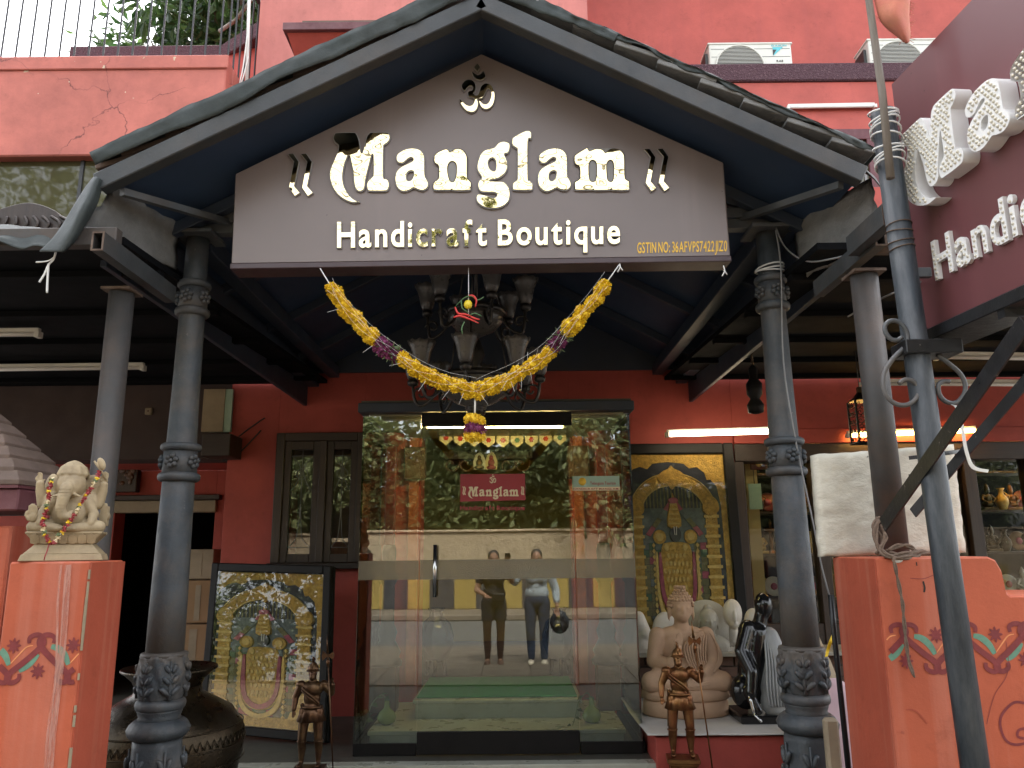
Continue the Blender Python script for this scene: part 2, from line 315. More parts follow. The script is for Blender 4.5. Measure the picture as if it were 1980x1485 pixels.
# ------------------------------------------------------------------ mesh helpers
class MB:
    def __init__(s): s.v = []; s.f = []; s.s = []
    def add(s, vs, fs, smooth=False):
        o = len(s.v); s.v += [tuple(v) for v in vs]
        for f in fs: s.f.append(tuple(i + o for i in f)); s.s.append(smooth)
        return s
    def box(s, lo, hi, M=None):
        x0, y0, z0 = lo; x1, y1, z1 = hi
        vs = [(x0, y0, z0), (x1, y0, z0), (x1, y1, z0), (x0, y1, z0), (x0, y0, z1), (x1, y0, z1), (x1, y1, z1), (x0, y1, z1)]
        if M is not None: vs = [M @ Vector(v) for v in vs]
        return s.add(vs, [(0, 3, 2, 1), (4, 5, 6, 7), (0, 1, 5, 4), (1, 2, 6, 5), (2, 3, 7, 6), (3, 0, 4, 7)])
    def bar(s, a, b, w, h, up=(0, 0, 1)):
        """rectangular bar from a to b, w sideways, h along up"""
        a, b = Vector(a), Vector(b); d = (b - a); L = d.length; d.normalize()
        x = d.cross(Vector(up))
        if x.length < 1e-4: x = d.cross(Vector((1, 0, 0)))
        x.normalize(); z = x.cross(d)
        M = Matrix(((x.x, d.x, z.x, a.x), (x.y, d.y, z.y, a.y), (x.z, d.z, z.z, a.z), (0, 0, 0, 1)))
        return s.box((-w / 2, 0, -h / 2), (w / 2, L, h / 2), M)
    def tube(s, pts, r, n=8, caps=True, smooth=True, closed=False, flat=None):
        pts = [Vector(p) for p in pts]; k = len(pts)
        rs = r if isinstance(r, (list, tuple)) else [r] * k
        vs = []; prev = None
        for i, p in enumerate(pts):
            if closed: d = pts[(i + 1) % k] - pts[i - 1]
            else: d = pts[min(i + 1, k - 1)] - pts[max(i - 1, 0)]
            if d.length < 1e-9: d = Vector((0, 0, 1))
            d.normalize()
            if prev is None:
                x = d.orthogonal().normalized() if flat is None else (Vector(flat) - d * d.dot(Vector(flat))).normalized()
            else:
                x = prev - d * prev.dot(d)
                x = x.normalized() if x.length > 1e-6 else d.orthogonal().normalized()
            prev = x; y = d.cross(x)
            for j in range(n):
                a = 2 * math.pi * j / n
                vs.append(p + (x * math.cos(a) + y * math.sin(a)) * rs[i])
        fs = []
        for i in range(k if closed else k - 1):
            for j in range(n):
                a, b = i * n + j, i * n + (j + 1) % n; i2 = (i + 1) % k
                fs.append((a, b, i2 * n + (j + 1) % n, i2 * n + j))
        s.add(vs, fs, smooth)
        if caps and not closed:
            o = len(s.v) - len(vs)
            s.f.append(tuple(o + j for j in reversed(range(n)))); s.s.append(False)
            s.f.append(tuple(o + (k - 1) * n + j for j in range(n))); s.s.append(False)
        return s
    def lathe(s, prof, c=(0, 0, 0), n=24, M=None, smooth=True, mod=None):
        """prof: (radius, z) from bottom to top; mod(angle, i) scales the radius"""
        vs = []
        for i, (r, z) in enumerate(prof):
            for j in range(n):
                a = 2 * math.pi * j / n; q = r * (mod(a, i) if mod else 1)
                v = Vector((q * math.cos(a), q * math.sin(a), z))
                vs.append((M @ v if M is not None else v) + Vector(c))
        fs = []
        for i in range(len(prof) - 1):
            for j in range(n):
                fs.append((i * n + j, i * n + (j + 1) % n, (i + 1) * n + (j + 1) % n, (i + 1) * n + j))
        fs.append(tuple(reversed(range(n)))); fs.append(tuple((len(prof) - 1) * n + j for j in range(n)))
        return s.add(vs, fs, smooth)
    def ball(s, c, r, n=12, m=8, M=None, smooth=True):
        if not isinstance(r, (tuple, list)): r = (r, r, r)
        c = Vector(c); vs = [Vector((0, 0, -r[2]))]
        for i in range(1, m):
            t = -math.pi / 2 + math.pi * i / m
            for j in range(n):
                a = 2 * math.pi * j / n
                vs.append(Vector((r[0] * math.cos(t) * math.cos(a), r[1] * math.cos(t) * math.sin(a), r[2] * math.sin(t))))
        vs.append(Vector((0, 0, r[2])))
        fs = [(0, 1 + (j + 1) % n, 1 + j) for j in range(n)]
        for i in range(m - 2):
            for j in range(n):
                a, b = 1 + i * n + j, 1 + i * n + (j + 1) % n
                fs.append((a, b, b + n, a + n))
        l = len(vs) - 1
        fs += [(l, 1 + (m - 2) * n + j, 1 + (m - 2) * n + (j + 1) % n) for j in range(n)]
        return s.add([(M @ v if M is not None else v) + c for v in vs], fs, smooth)
    def poly(s, loops, fn, d0, d1):
        """prism of a 2-D outline (first loop) with holes; fn(x, y, depth) -> point"""
        L = [[Vector((p[0], p[1], 0)) for p in lp] for lp in loops]
        flat = [p for lp in L for p in lp]
        tris = tessellate_polygon(L); k = len(flat)
        vs = [fn(p.x, p.y, d0) for p in flat] + [fn(p.x, p.y, d1) for p in flat]
        fs = [tuple(t) for t in tris] + [tuple(k + i for i in reversed(t)) for t in tris]
        o = 0
        for lp in L:
            m = len(lp)
            for i in range(m):
                a, b = o + i, o + (i + 1) % m
                fs.append((a, b, k + b, k + a))
            o += m
        return s.add(vs, fs)
    def build(s, name, material=None, parent=None, bev=0, sub=0, remesh=0, smoothit=0, fixn=True, seg=1):
        me = bpy.data.meshes.new(name); me.from_pydata(s.v, [], s.f)
        me.polygons.foreach_set('use_smooth', s.s)
        if fixn:
            bm = bmesh.new(); bm.from_mesh(me); bmesh.ops.recalc_face_normals(bm, faces=bm.faces); bm.to_mesh(me); bm.free()
        me.update()
        if material: me.materials.append(MAT[material])
        o = bpy.data.objects.new(name, me); COL.objects.link(o)
        if remesh:
            m = o.modifiers.new('remesh', 'REMESH'); m.mode = 'VOXEL'; m.voxel_size = remesh; m.use_smooth_shade = True
            if smoothit: m = o.modifiers.new('smooth', 'SMOOTH'); m.factor = .5; m.iterations = smoothit
        if bev:
            m = o.modifiers.new('bevel', 'BEVEL'); m.width = bev; m.segments = seg; m.limit_method = 'ANGLE'; m.angle_limit = R_(40)
        if sub:
            m = o.modifiers.new('subdivision', 'SUBSURF'); m.levels = sub; m.render_levels = sub
        return attach(o, parent)
WORLD = {}
def attach(o, parent):
    if parent is not None:
        o.parent = parent; o.matrix_parent_inverse = WORLD.get(parent.name, Matrix()).inverted()
    return o
def props(o, label=None, cat=None, group=None, kind=None):
    for k, v in (('label', label), ('category', cat), ('group', group), ('kind', kind)):
        if v: o[k] = v
    return o
def thing(name, label, cat, loc=(0, 0, 0), group=None):
    o = bpy.data.objects.new(name, None); COL.objects.link(o); o.location = loc; o.empty_display_size = .1
    WORLD[o.name] = Matrix.Translation(Vector(loc)); return props(o, label, cat, group, 'thing')
def copy_tree(o, delta=None, parent=None):
    c = o.copy(); COL.objects.link(c)
    if parent is not None: c.parent = parent
    if delta is not None: c.location = o.location + Vector(delta)
    for ch in o.children: copy_tree(ch, None, c)
    return c
def place(o, parent, M):
    """another object of the same mesh under parent, at world matrix M"""
    c = bpy.data.objects.new(o if isinstance(o, str) else o.name, None); return c
def inst(name, mesh, parent, M, material=None):
    o = bpy.data.objects.new(name, mesh); COL.objects.link(o)
    if parent is not None:
        o.parent = parent; o.matrix_parent_inverse = WORLD.get(parent.name, Matrix()).inverted()
    o.matrix_basis = M
    return o
def box(name, lo, hi, m, parent=None, bev=.004):
    return MB().box(lo, hi).build(name, m, parent, bev=bev)
def catmull(pts, n=5, closed=True):
    out = []; k = len(pts)
    rng = range(k) if closed else range(k - 1)
    for i in rng:
        g = (lambda j: pts[j % k]) if closed else (lambda j: pts[max(0, min(k - 1, j))])
        p0, p1, p2, p3 = (Vector(g(i - 1)), Vector(g(i)), Vector(g(i + 1)), Vector(g(i + 2)))
        for q in range(n):
            t = q / n; t2 = t * t; t3 = t2 * t
            out.append(.5 * ((2 * p1) + (p2 - p0) * t + (2 * p0 - 5 * p1 + 4 * p2 - p3) * t2 + (3 * p1 - p0 - 3 * p2 + p3) * t3))
    if not closed: out.append(Vector(pts[-1]))
    return out
def inset(loop, d):
    """shrink a closed 2-D outline by d (a hole grows when its d is negative)"""
    k = len(loop); A = sum(loop[i][0] * loop[(i + 1) % k][1] - loop[(i + 1) % k][0] * loop[i][1] for i in range(k))
    sg = 1 if A > 0 else -1; out = []
    for i in range(k):
        a, b, c = loop[i - 1], loop[i], loop[(i + 1) % k]
        e1 = Vector((b[0] - a[0], b[1] - a[1])); e2 = Vector((c[0] - b[0], c[1] - b[1]))
        if e1.length < 1e-9 or e2.length < 1e-9: out.append((b[0], b[1])); continue
        e1.normalize(); e2.normalize(); n = Vector((-(e1.y + e2.y), e1.x + e2.x))
        if n.length < 1e-3: n = Vector((-e1.y, e1.x))
        n.normalize(); out.append((b[0] + n.x * d * sg, b[1] + n.y * d * sg))
    return out
def inside(p, loop):
    x, y = p; c = False; k = len(loop)
    for i in range(k):
        x1, y1 = loop[i][0], loop[i][1]; x2, y2 = loop[i - 1][0], loop[i - 1][1]
        if (y1 > y) != (y2 > y) and x < (x2 - x1) * (y - y1) / (y2 - y1) + x1: c = not c
    return c
# ================================================================== ground
YV, YS, YC, YG, YW = 2.9, 3.17, 3.5, 5.2, 6.4
FL = 0.24                                   # porch floor
def struct(name, mb, m, **k):
    return props(mb.build(name, m, None, **k), kind='structure')
struct('road', MB().box((-200, -200, -.2), (200, 200, 0)), 'asphalt')
fc = struct('forecourt', MB().box((-6, 1.25, 0.001), (6, 4.98, .012)), 'floor_stone')
fp = struct('footpath', MB().box((-30, -2.3, 0.0005), (30, 1.245, .012)), 'mortar')
# footpath slabs (seen mirrored in the entrance glass), each its own piece
slab = bpy.data.meshes.new('paving_slab')
_m = MB().box((-.296, -.296, 0), (.296, .296, .022)); slab.from_pydata(_m.v, [], _m.f); slab.materials.append(MAT['paving'])
for i in range(-8, 9):
    for j in range(6):
        inst('paving_slab', slab, fp, Matrix.Translation((i * .6 - .1, -2.0 + j * .595, .006 + random.uniform(-.002, .002))) @ Matrix.Rotation(random.uniform(-.004, .004), 4, 'Z'))
pf = struct('porch_floor', MB().box((-4.5, 5.0, 0), (5.5, 9.5, FL)), 'floor_stone', bev=.01)
MB().box((-4.5, 4.96, FL - .045), (5.5, 5.06, FL + .006)).build('step_edge', 'marble', pf, bev=.004)

# ================================================================== the shop building
bld = thing('shop_building', 'coral red two storey shop building behind the gabled porch', 'building', (0, YW, FL))
def X(px, py, Y): return at(px, py, Y).x
def Z(py, Y, px=990): return at(px, py, Y).z
ZE = Z(735, YW)                             # eave line on the wall
xw0 = X(425, 1100, YW); xwn0 = X(532, 960, YW); xwn1 = X(702, 960, YW)
xd0 = X(812, 1100, YW); xd1 = X(1108, 1100, YW); xp0 = X(1205, 1000, YW); xr = 5.2
zwt, zwb = Z(838, YW, 600), Z(1088, YW, 600)
W = lambda nm, lo, hi, m='coral_wall', p=bld, bev=.003: box(nm, lo, hi, m, p, bev)
W('wall', (xw0, YW, FL - .02), (xwn0, YW + .25, 4.7))
W('wall', (xwn0, YW + .001, FL - .02), (xwn1, YW + .2, zwb))
W('wall', (xwn0, YW, zwt), (xwn1, YW + .2, 4.69))
W('wall', (xwn1, YW, FL - .02), (xd0, YW + .24, 4.68))
W('wall', (xd0, YW, Z(800, YW)), (xd1, YW + .24, 4.67))
W('wall', (xd1, YW, FL - .02), (xp0 + .1, YW + .24, 4.68))
W('wall', (xp0 + .1, YW + .002, FL - .02), (X(1428, 1000, YW), YW + .24, 4.66))
W('wall', (X(1428, 1000, YW), YW, Z(856, YW)), (xr, YW + .24, 4.65))
# the darker beam wall over the left recess and the red wall behind it
xl = -5.5; YL = 7.3; zbm = Z(882, YW)
mat('wall_shade_brown', (.055, .034, .030), .8, var=.3, scale=3, bmp=.2)  # shade of the red wall put into a brown base colour
W('recess_beam', (xl, YW - .02, zbm), (xw0, YW + .3, 4.64), 'wall_shade_brown')
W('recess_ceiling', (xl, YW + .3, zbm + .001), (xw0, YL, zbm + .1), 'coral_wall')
dx0, dx1, dz = X(212, 1100, YL), X(408, 1100, YL), Z(985, YL)
W('wall', (xl, YL, FL - .02), (dx0, YL + .2, zbm))
W('wall', (dx1, YL, FL - .02), (xw0 + .3, YL + .2, zbm))
W('wall', (dx0, YL + .002, dz + .1), (dx1, YL + .2, zbm))
W('recess_side', (xw0, YW + .25, FL - .02), (xw0 + .25, YL, zbm))
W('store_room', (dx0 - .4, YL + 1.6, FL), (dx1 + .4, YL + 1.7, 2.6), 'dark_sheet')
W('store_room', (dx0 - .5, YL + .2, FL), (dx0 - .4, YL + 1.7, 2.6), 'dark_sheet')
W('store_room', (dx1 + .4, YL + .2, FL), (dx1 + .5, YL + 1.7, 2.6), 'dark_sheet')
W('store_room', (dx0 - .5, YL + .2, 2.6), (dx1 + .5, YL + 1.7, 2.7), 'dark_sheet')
mat('lintel_cream', (.30, .24, .16), .6, var=.3, scale=5, bmp=.2, dirt=(.15, .11, .07))
W('door_lintel', (dx0 - .02, YL - .05, dz), (dx1 + .02, YL + .1, dz + .11), 'lintel_cream', bev=.006)
W('lintel_moulding', (dx0 - .06, YL - .08, dz + .112), (dx1 + .06, YL + .08, dz + .16), 'dark_timber_h', bev=.006)

# upper storey: centre tower, left balcony, right recess
YT = 6.42
xt0, xt1 = X(497, 100, YT), X(1137, 60, YT)
W('tower_wall', (xt0, YT, 4.0), (xt1, YT + 1.6, 9.5), 'coral_tower')
# tapering hood on the tower with its tiled top
zc0, zc1 = Z(135, 6.1, 600), Z(66, 5.9, 600)
xc0t, xc0b, xc1 = X(557, 60, 5.9), X(583, 135, 6.1), X(1040, 60, 5.9)
hood = MB(); vs = [(xc0b, 6.2, zc0 - .1), (xc1 - .15, 6.2, zc0 - .1), (xc1, 5.88, zc1), (xc0t, 5.88, zc1), (xc0b, YT, zc0 - .1), (xc1 - .15, YT, zc0 - .1), (xc1, YT, zc1), (xc0t, YT, zc1)]
hood.add(vs, [(0, 1, 2, 3), (0, 3, 7, 4), (1, 5, 6, 2), (3, 2, 6, 7), (0, 4, 5, 1)]); hd = hood.build('window_hood', 'coral_wall', bld)
MB().box((xc0t - .03, 5.84, zc1 + .002), (xc1 + .03, YT, zc1 + .075)).build('hood_fascia', 'maroon_trim', hd, bev=.004)
for k in range(3):
    MB().box((xc0t + .13 + .1 * k, 5.86 + .16 * k, zc1 + .078 + .06 * k), (xc1 - .1 * k, 6.1 + .14 * k, zc1 + .105 + .06 * k), ).build('hood_tile', 'tile_clay', hd, bev=.003)
# right recess with ledge
YR = 7.6
W('upper_wall', (xt1, YR, 4.0), (7.5, YR + .3, 10.5), 'coral_back')
zl1, zl0 = Z(122, YR - .75, 1450), Z(156, YR - .75, 1450)
W('roughcast_ledge', (xt1 - .05, YR - .75, zl0), (7.2, YR, zl1), 'purple_roughcast', bev=.012)
W('upper_wall', (xt1, YR - .72, 4.0), (7.2, YR - .01, zl0 - .003), 'coral_back')
yb = YR - .72
# upper window frame (brown) on the recess wall
wx0, wx1, wz0, wz1 = X(1590, 280, yb), X(1690, 280, yb), Z(420, yb, 1640), Z(258, yb, 1640)
wf = MB(); wf.box((wx0, yb - .05, wz0), (wx0 + .09, yb, wz1)).box((wx1 - .09, yb - .05, wz0), (wx1, yb, wz1)).box((wx0, yb - .052, wz1 - .09), (wx1, yb, wz1 + .02))
uw = wf.build('upper_window', 'maroon_trim', bld, bev=.004)
MB().box((wx0 + .09, yb - .02, wz0), (wx1 - .09, yb - .012, wz1 - .09)).build('pane', 'dark_glass', uw)
MB().box((wx0 + .12, yb - .03, wz0), (wx0 + .14, yb - .01, wz1 - .09)).box((wx1 - .14, yb - .03, wz0), (wx1 - .12, yb - .01, wz1 - .09)).box((wx0 + .12, yb - .031, wz1 - .14), (wx1 - .12, yb - .01, wz1 - .12)).build('glazing_bar', 'wire_grey', uw)

W('upper_slab', (xt1, 6.2, 10.4), (8.5, YR + .3, 10.6), 'coral_back')
# left balcony parapet and dark glass band under it
YB = 6.0
xb1 = X(432, 200, YB); zb0, zb1 = Z(300, YB, 200), Z(112, YB, 200)
W('balcony_parapet', (-7, YB, zb0), (xb1, YB + .16, zb1), 'coral_upper', bev=.012)
W('balcony_parapet', (xb1 - .16, YB + .16, zb0), (xb1, YB + 1.3, zb1 - .002), 'coral_upper', bev=.012)
W('parapet_coping', (-7, YB - .02, zb1 - .12), (xb1 + .02, YB, zb1 + .01), 'coral_upper', bev=.008)
W('balcony_slab', (-7, YB + .02, zb0 + .003), (xb1 - .01, YB + 1.3, zb0 + .12), 'coral_wall')
gw = MB().box((-7, YB + .1, 3.6), (xb1 + .1, YB + .12, zb0)).build('glass_band', 'dark_glass', bld)
for k in range(5):
    MB().box((-2.75 - k * .95, YB + .085, 3.6), (-2.72 - k * .95, YB + .1, zb0)).build('glass_joint', 'wire_dark', gw)
W('wall', (-7, YW + .01, 4.6), (xt0, YW + .2, zb0), 'coral_wall')
# purple roughcast hood and red wall behind the balcony
YP = 7.6
W('back_wall', (X(437, 120, YP), YP, 4.8), (xt0 + .3, YP + .2, Z(85, YP, 460)), 'coral_back')
pts = [at(135, 102, YP), at(135, 88, YP), at(425, 76, YP), at(425, 100, YP)]
rc = MB(); a0, a1 = at(135, 89, YP), at(428, 76, YP)
rc.box((a0.x, YP, a0.z - .17), (a1.x, YP + .4, a0.z))
rc.add([(a1.x, YP, a0.z - .17), (xt0 + .02, YP - .3, a0.z + .12), (xt0 + .02, YP - .3, a0.z + .34), (a1.x, YP, a0.z), (a1.x, YP + .4, a0.z - .17), (xt0 + .02, YP + .2, a0.z + .12), (xt0 + .02, YP + .2, a0.z + .34), (a1.x, YP + .4, a0.z)],
       [(0, 1, 2, 3), (4, 7, 6, 5), (3, 2, 6, 7), (0, 4, 5, 1), (1, 5, 6, 2)])
rc.build('roughcast_hood', 'purple_roughcast', bld, bev=.01)

# balcony railing: each bar a piece
rl = thing('balcony_railing', 'thin dark vertical bar railing on the pink balcony top left', 'railing', (-4, YB + .08, zb1))
bar_m = bpy.data.meshes.new('bar'); _b = MB().tube([(0, 0, -.14), (0, 0, 1.25)], .009, 6); bar_m.from_pydata(_b.v, [], _b.f); bar_m.materials.append(MAT['wire_dark'])
sp = (X(425, 60, YB + .08) - X(0, 60, YB + .08)) / 15.2
k = 0; x = xb1 - .1
while x > -6:
    inst('bar', bar_m, rl, Matrix.Translation((x, YB + .08, zb1))); x -= sp
for k in range(1, 9): inst('bar', bar_m, rl, Matrix.Translation((xb1 - .08, YB + .08 + .135 * k, zb1 - .02)))
MB().box((-6.5, YB + .06, zb1 + 1.24), (xb1 - .08, YB + .1, zb1 + 1.28)).build('top_rail', 'wire_dark', rl)
MB().box((xb1 - .1, YB + .1, zb1 + 1.24), (xb1 - .06, YB + 1.3, zb1 + 1.28)).build('top_rail', 'wire_dark', rl)
# white drainpipe beside the tower and its cable
pp = thing('drain_pipe', 'thin pale pipe with a loose cable against the pink tower edge', 'pipe', at(478, 170, 6.3))
MB().tube([at(484, -80, 6.36), at(480, 60, 6.36), at(476, 190, 6.36)], .016, 8).build('pipe', 'white_pvc', pp)
MB().tube(catmull([at(478, 70, 6.33), at(470, 130, 6.3), at(462, 168, 6.28), at(470, 150, 6.28), at(480, 110, 6.33)], 5, False), .006, 5).build('cable', 'white_pvc', pp)
MB().tube([at(486, 0, 6.5), at(455, 40, 6.6), at(425, 60, 6.8)], .02, 6).build('branch_pipe', 'bamboo', pp)

# ================================================================== gabled porch canopy
cn = thing('porch_canopy', 'gabled porch canopy with navy underside and tarpaulin covered edges', 'canopy', (-.13, YC, 0))
A = at(931, 6, YV); L = at(192, 352, YV); Rr = at(1668, 338, YV)
Y1 = YW - .003
def slopept(side, t, y, off=0):
    e = L if side < 0 else Rr
    d = Vector((e.x - A.x, 0, e.z - A.z)); n = Vector((-d.z, 0, d.x)).normalized()
    if n.z < 0: n = -n
    p = Vector((A.x, 0, A.z)) + d * t + n * off; return Vector((p.x, y, p.z))
for sd_ in (-1, 1):
    q = MB(); YQ = YV + .02
    g = [slopept(sd_, -.0, YQ, 0), slopept(sd_, 1.0, YQ, 0), slopept(sd_, 1.0, Y1, 0), slopept(sd_, 0, Y1, 0)]
    h = [slopept(sd_, -.0, YQ, .05), slopept(sd_, 1.0, YQ, .05), slopept(sd_, 1.0, Y1, .05), slopept(sd_, 0, Y1, .05)]
    q.add(g + h, [(0, 1, 2, 3), (4, 7, 6, 5), (0, 4, 5, 1), (1, 5, 6, 2), (2, 6, 7, 3), (3, 7, 4, 0)])
    rs = q.build('roof_slope', 'navy_soffit', cn)
    # boards of the soffit: battens and rafters below it
    for yy in (3.42, 4.2, 5.0, 5.8):
        MB().bar(slopept(sd_, .01, yy, -.03), slopept(sd_, 1.0, yy, -.03), .05, .055).build('rafter', 'navy_paint', cn, bev=.003)
    # verge beam
    MB().bar(slopept(sd_, .0, YV - .012, -.02), slopept(sd_, 1.0, YV - .012, -.02), .06, .075).build('verge_beam', 'verge_paint', cn, bev=.004)
gq = [slopept(-1, 1.0, 0, -.002), slopept(1, 1.0, 0, -.002), Vector((A.x, 0, A.z - .004))]
MB().add([(p.x, y, p.z) for y in (YW - .03, YW - .006) for p in gq], [(0, 1, 2), (3, 5, 4), (0, 3, 4, 1), (1, 4, 5, 2), (2, 5, 3, 0)]).build('gable_dark_sheet', 'navy_paint', cn)  # navy sheet added over the red wall; gable shade put into its colour
# eave beams running back
for sd_, e in ((-1, L), (1, Rr)):
    MB().box((e.x - .05, YV + .62, e.z - .12), (e.x + .04, Y1, e.z - .005)).build('eave_beam', 'navy_paint', cn, bev=.004)
for x_ in (L.x - .085, Rr.x + .055): MB().box((x_, 3.12, 2.70), (x_ + .03, Y1, L.z + .02)).build('valley_board', 'navy_paint', cn, bev=.003)
cxl, cxr = -1.513, 1.24
zt = 3.0
# beam on the column heads (truss chord) and truss rods
MB().box((L.x - .02, YC - .03, zt + .002), (Rr.x + .02, YC + .03, zt + .05)).build('truss_chord', 'grey_steel', cn, bev=.003)
MB().box((L.x + .2, YC - .045, zt + .052), (Rr.x - .2, YC - .035, zt + .1)).build('truss_chord', 'grey_steel', cn, bev=.003)
for sd_, e in ((-1, L), (1, Rr)):
    MB().bar((e.x - sd_ * .05, YC, zt + .07), slopept(sd_, .42, YC, -.06), .035, .03).build('truss_rod', 'grey_steel', cn)
    MB().bar((e.x - sd_ * .2, YC + .02, zt + .08), (e.x - sd_ * .75, YC + .05, zt + .3), .012, .012).build('truss_rod', 'grey_steel', cn)
    MB().bar((e.x - sd_ * .55, YC + .03, zt + .06), (e.x - sd_ * 1.1, YC + .06, zt + .25), .025, .025).build('truss_rod', 'grey_steel', cn)
    MB().bar(slopept(sd_, .97, YV + .05, -.05), (e.x - sd_ * .33, YC, zt + .06), .03, .03).build('corner_strut', 'grey_steel', cn)
    # plates beam along depth over the columns
    cx = cxl if sd_ < 0 else cxr
    MB().box((cx - .045, YC + .05, zt - .06), (cx + .045, Y1, zt + .03)).build('side_beam', 'navy_paint', cn, bev=.004)
    MB().box((cx - .1, YC - .1, zt - .02), (cx + .1, YC + .1, zt - .001)).build('head_plate', 'grey_steel', cn, bev=.003)
# cement gussets at the valley ends
for sd_, e in ((-1, L), (1, Rr)):
    w = MB()
    if sd_ < 0: a, b, c, d = at(226, 350, 2.97), at(128, 470, 2.9), at(330, 520, 3.42), at(345, 428, 3.42)
    else: a, b, c, d = at(1682, 346, 2.97), at(1708, 458, 2.95), at(1545, 535, 3.42), at(1545, 420, 3.42)
    vs = []
    nn = 8
    for i in range(nn + 1):
        for j in range(nn + 1):
            u, v = i / nn, j / nn
            p = (a * (1 - u) + d * u) * (1 - v) + (b * (1 - u) + c * u) * v
            p += Vector((random.uniform(-.008, .008), random.uniform(-.012, .012), random.uniform(-.012, .012) * (1 if 0 < v < 1 else (1.8 if v else .2))))
            vs.append(p)
    k = len(vs); vs2 = [v + Vector((0, .05, 0)) for v in vs]
    fs = []
    for i in range(nn):
        for j in range(nn):
            q = i * (nn + 1) + j
            fs.append((q, q + 1, q + nn + 2, q + nn + 1)); fs.append((k + q, k + q + nn + 1, k + q + nn + 2, k + q + 1))
    rim = [i * (nn + 1) for i in range(nn + 1)] + [nn * (nn + 1) + j for j in range(1, nn + 1)] + [i * (nn + 1) + nn for i in range(nn - 1, -1, -1)] + [j for j in range(nn - 1, 0, -1)]
    for i in range(len(rim)):
        x_, y_ = rim[i], rim[(i + 1) % len(rim)]; fs.append((x_, y_, k + y_, k + x_))
    w.add(vs + vs2, fs, True).build('cement_gusset', 'cement', cn)
# roof tiles: stepped courses, their ends show along both verges
for sd_ in (-1, 1):
    n_ = 9
    tm = None
    for k in range(n_):
        t0, t1 = k / n_ + .01, (k + 1) / n_ + .045
        a, b = slopept(sd_, t0, 0, .054), slopept(sd_, min(t1, 1.0), 0, .084)
        q = MB().bar((a.x, YV - .02, a.z), (b.x, YV - .02, b.z), .045, .022) if False else MB()
        d = (b - a).normalized(); nrm = Vector((-d.z, 0, d.x)); nrm = nrm if nrm.z > 0 else -nrm
        vs = []
        for y in ((YV + .03 if sd_ < 0 else YV - .04), Y1 - .01):
            for p, o_ in ((a, 0), (b, 0), (b, .022), (a, .022)):
                w_ = p + nrm * o_; vs.append((w_.x, y, w_.z))
        q.add(vs, [(0, 1, 2, 3), (4, 7, 6, 5), (0, 4, 5, 1), (1, 5, 6, 2), (2, 6, 7, 3), (3, 7, 4, 0)])
        q.build('roof_tile_course', 'tile_clay' if sd_ < 0 else 'cement', cn, bev=.003)
# wrinkled tarpaulin folded over both verges
def tarp(side, t0, t1, drop, seed, name='tarpaulin_edge'):
    nu, nv = 90, 8
    vs = []; e = Vector((seed * 3.1, 0, 0))
    for i in range(nu + 1):
        t = t0 + (t1 - t0) * i / nu
        dr = drop(t)
        for j in range(nv + 1):
            v = j / nv
            p = Vector((t * 9, v * 2.0, seed))
            wv = noise.noise(p) * .016 + noise.noise(p * 2.7) * .010 + noise.noise(p * 6.1) * .006
            if v < .5:
                q = slopept(side, t, YV - .035 + (0.5 - v) * .9, .11 + wv)
            else:
                q = slopept(side, t, YV - .045 + wv * .7, .105 - (v - .5) * 2 * dr + wv)
            vs.append(q)
    fs = [(i * (nv + 1) + j, i * (nv + 1) + j + 1, (i + 1) * (nv + 1) + j + 1, (i + 1) * (nv + 1) + j) for i in range(nu) for j in range(nv)]
    o = MB().add(vs, fs, True).build(name, 'tarp', cn, fixn=False)
    s = o.modifiers.new('thick', 'SOLIDIFY'); s.thickness = .004; return o
tarp(-1, -.01, .985, lambda t: .088 + .04 * noise.noise(Vector((t * 5, 0, 2))) - .025 * t, 1.3)
tarp(1, -.01, .34, lambda t: .085 * (1 - t * 1.6) + .02 * noise.noise(Vector((t * 7, 3, 1))), 4.7)
tarp(1, .3, 1.01, lambda t: .022 + .03 * noise.noise(Vector((t * 11, 3, 1))), 8.1)

# hanging tarpaulin sheet at the left eave
def sheet(name, grid, m, parent, thick=.004, wr=.012, f=6):
    nu, nv = len(grid) - 1, len(grid[0]) - 1
    n = 6; vs = []; NU, NV = nu * n, nv * n
    cols = [catmull(r, n, False) for r in grid]
    for j in range(NV + 1):
        c = catmull([cols[i][j] for i in range(nu + 1)], n, False)
        for q in c: vs.append(q + Vector((noise.noise(q * f), noise.noise(q * f + Vector((5, 0, 0))), noise.noise(q * f + Vector((0, 9, 0))))) * wr)
    W_ = NU + 1
    fs = [(j * W_ + i, j * W_ + i + 1, (j + 1) * W_ + i + 1, (j + 1) * W_ + i) for j in range(NV) for i in range(NU)]
    o = MB().add(vs, fs, True).build(name, m, parent, fixn=False)
    s = o.modifiers.new('thick', 'SOLIDIFY'); s.thickness = thick; return o
sheet('tarpaulin_corner', [[at(186, 338, 2.88), at(142, 402, 2.86), at(110, 450, 2.84), at(78, 488, 2.82)],
                           [at(192, 345, 2.84), at(162, 400, 2.80), at(138, 448, 2.79), at(114, 488, 2.79)],
                           [at(202, 352, 2.88), at(184, 400, 2.86), at(160, 442, 2.85), at(122, 486, 2.82)]], 'tarp', cn, wr=.008, f=8)
sheet('tarpaulin_corner', [[at(1668, 330, 2.88), at(1690, 350, 2.9), at(1708, 380, 2.9), at(1716, 430, 2.9)],
                           [at(1655, 322, 3.2), at(1690, 345, 3.2), at(1715, 385, 3.2), at(1722, 432, 3.2)]], 'tarp', cn)
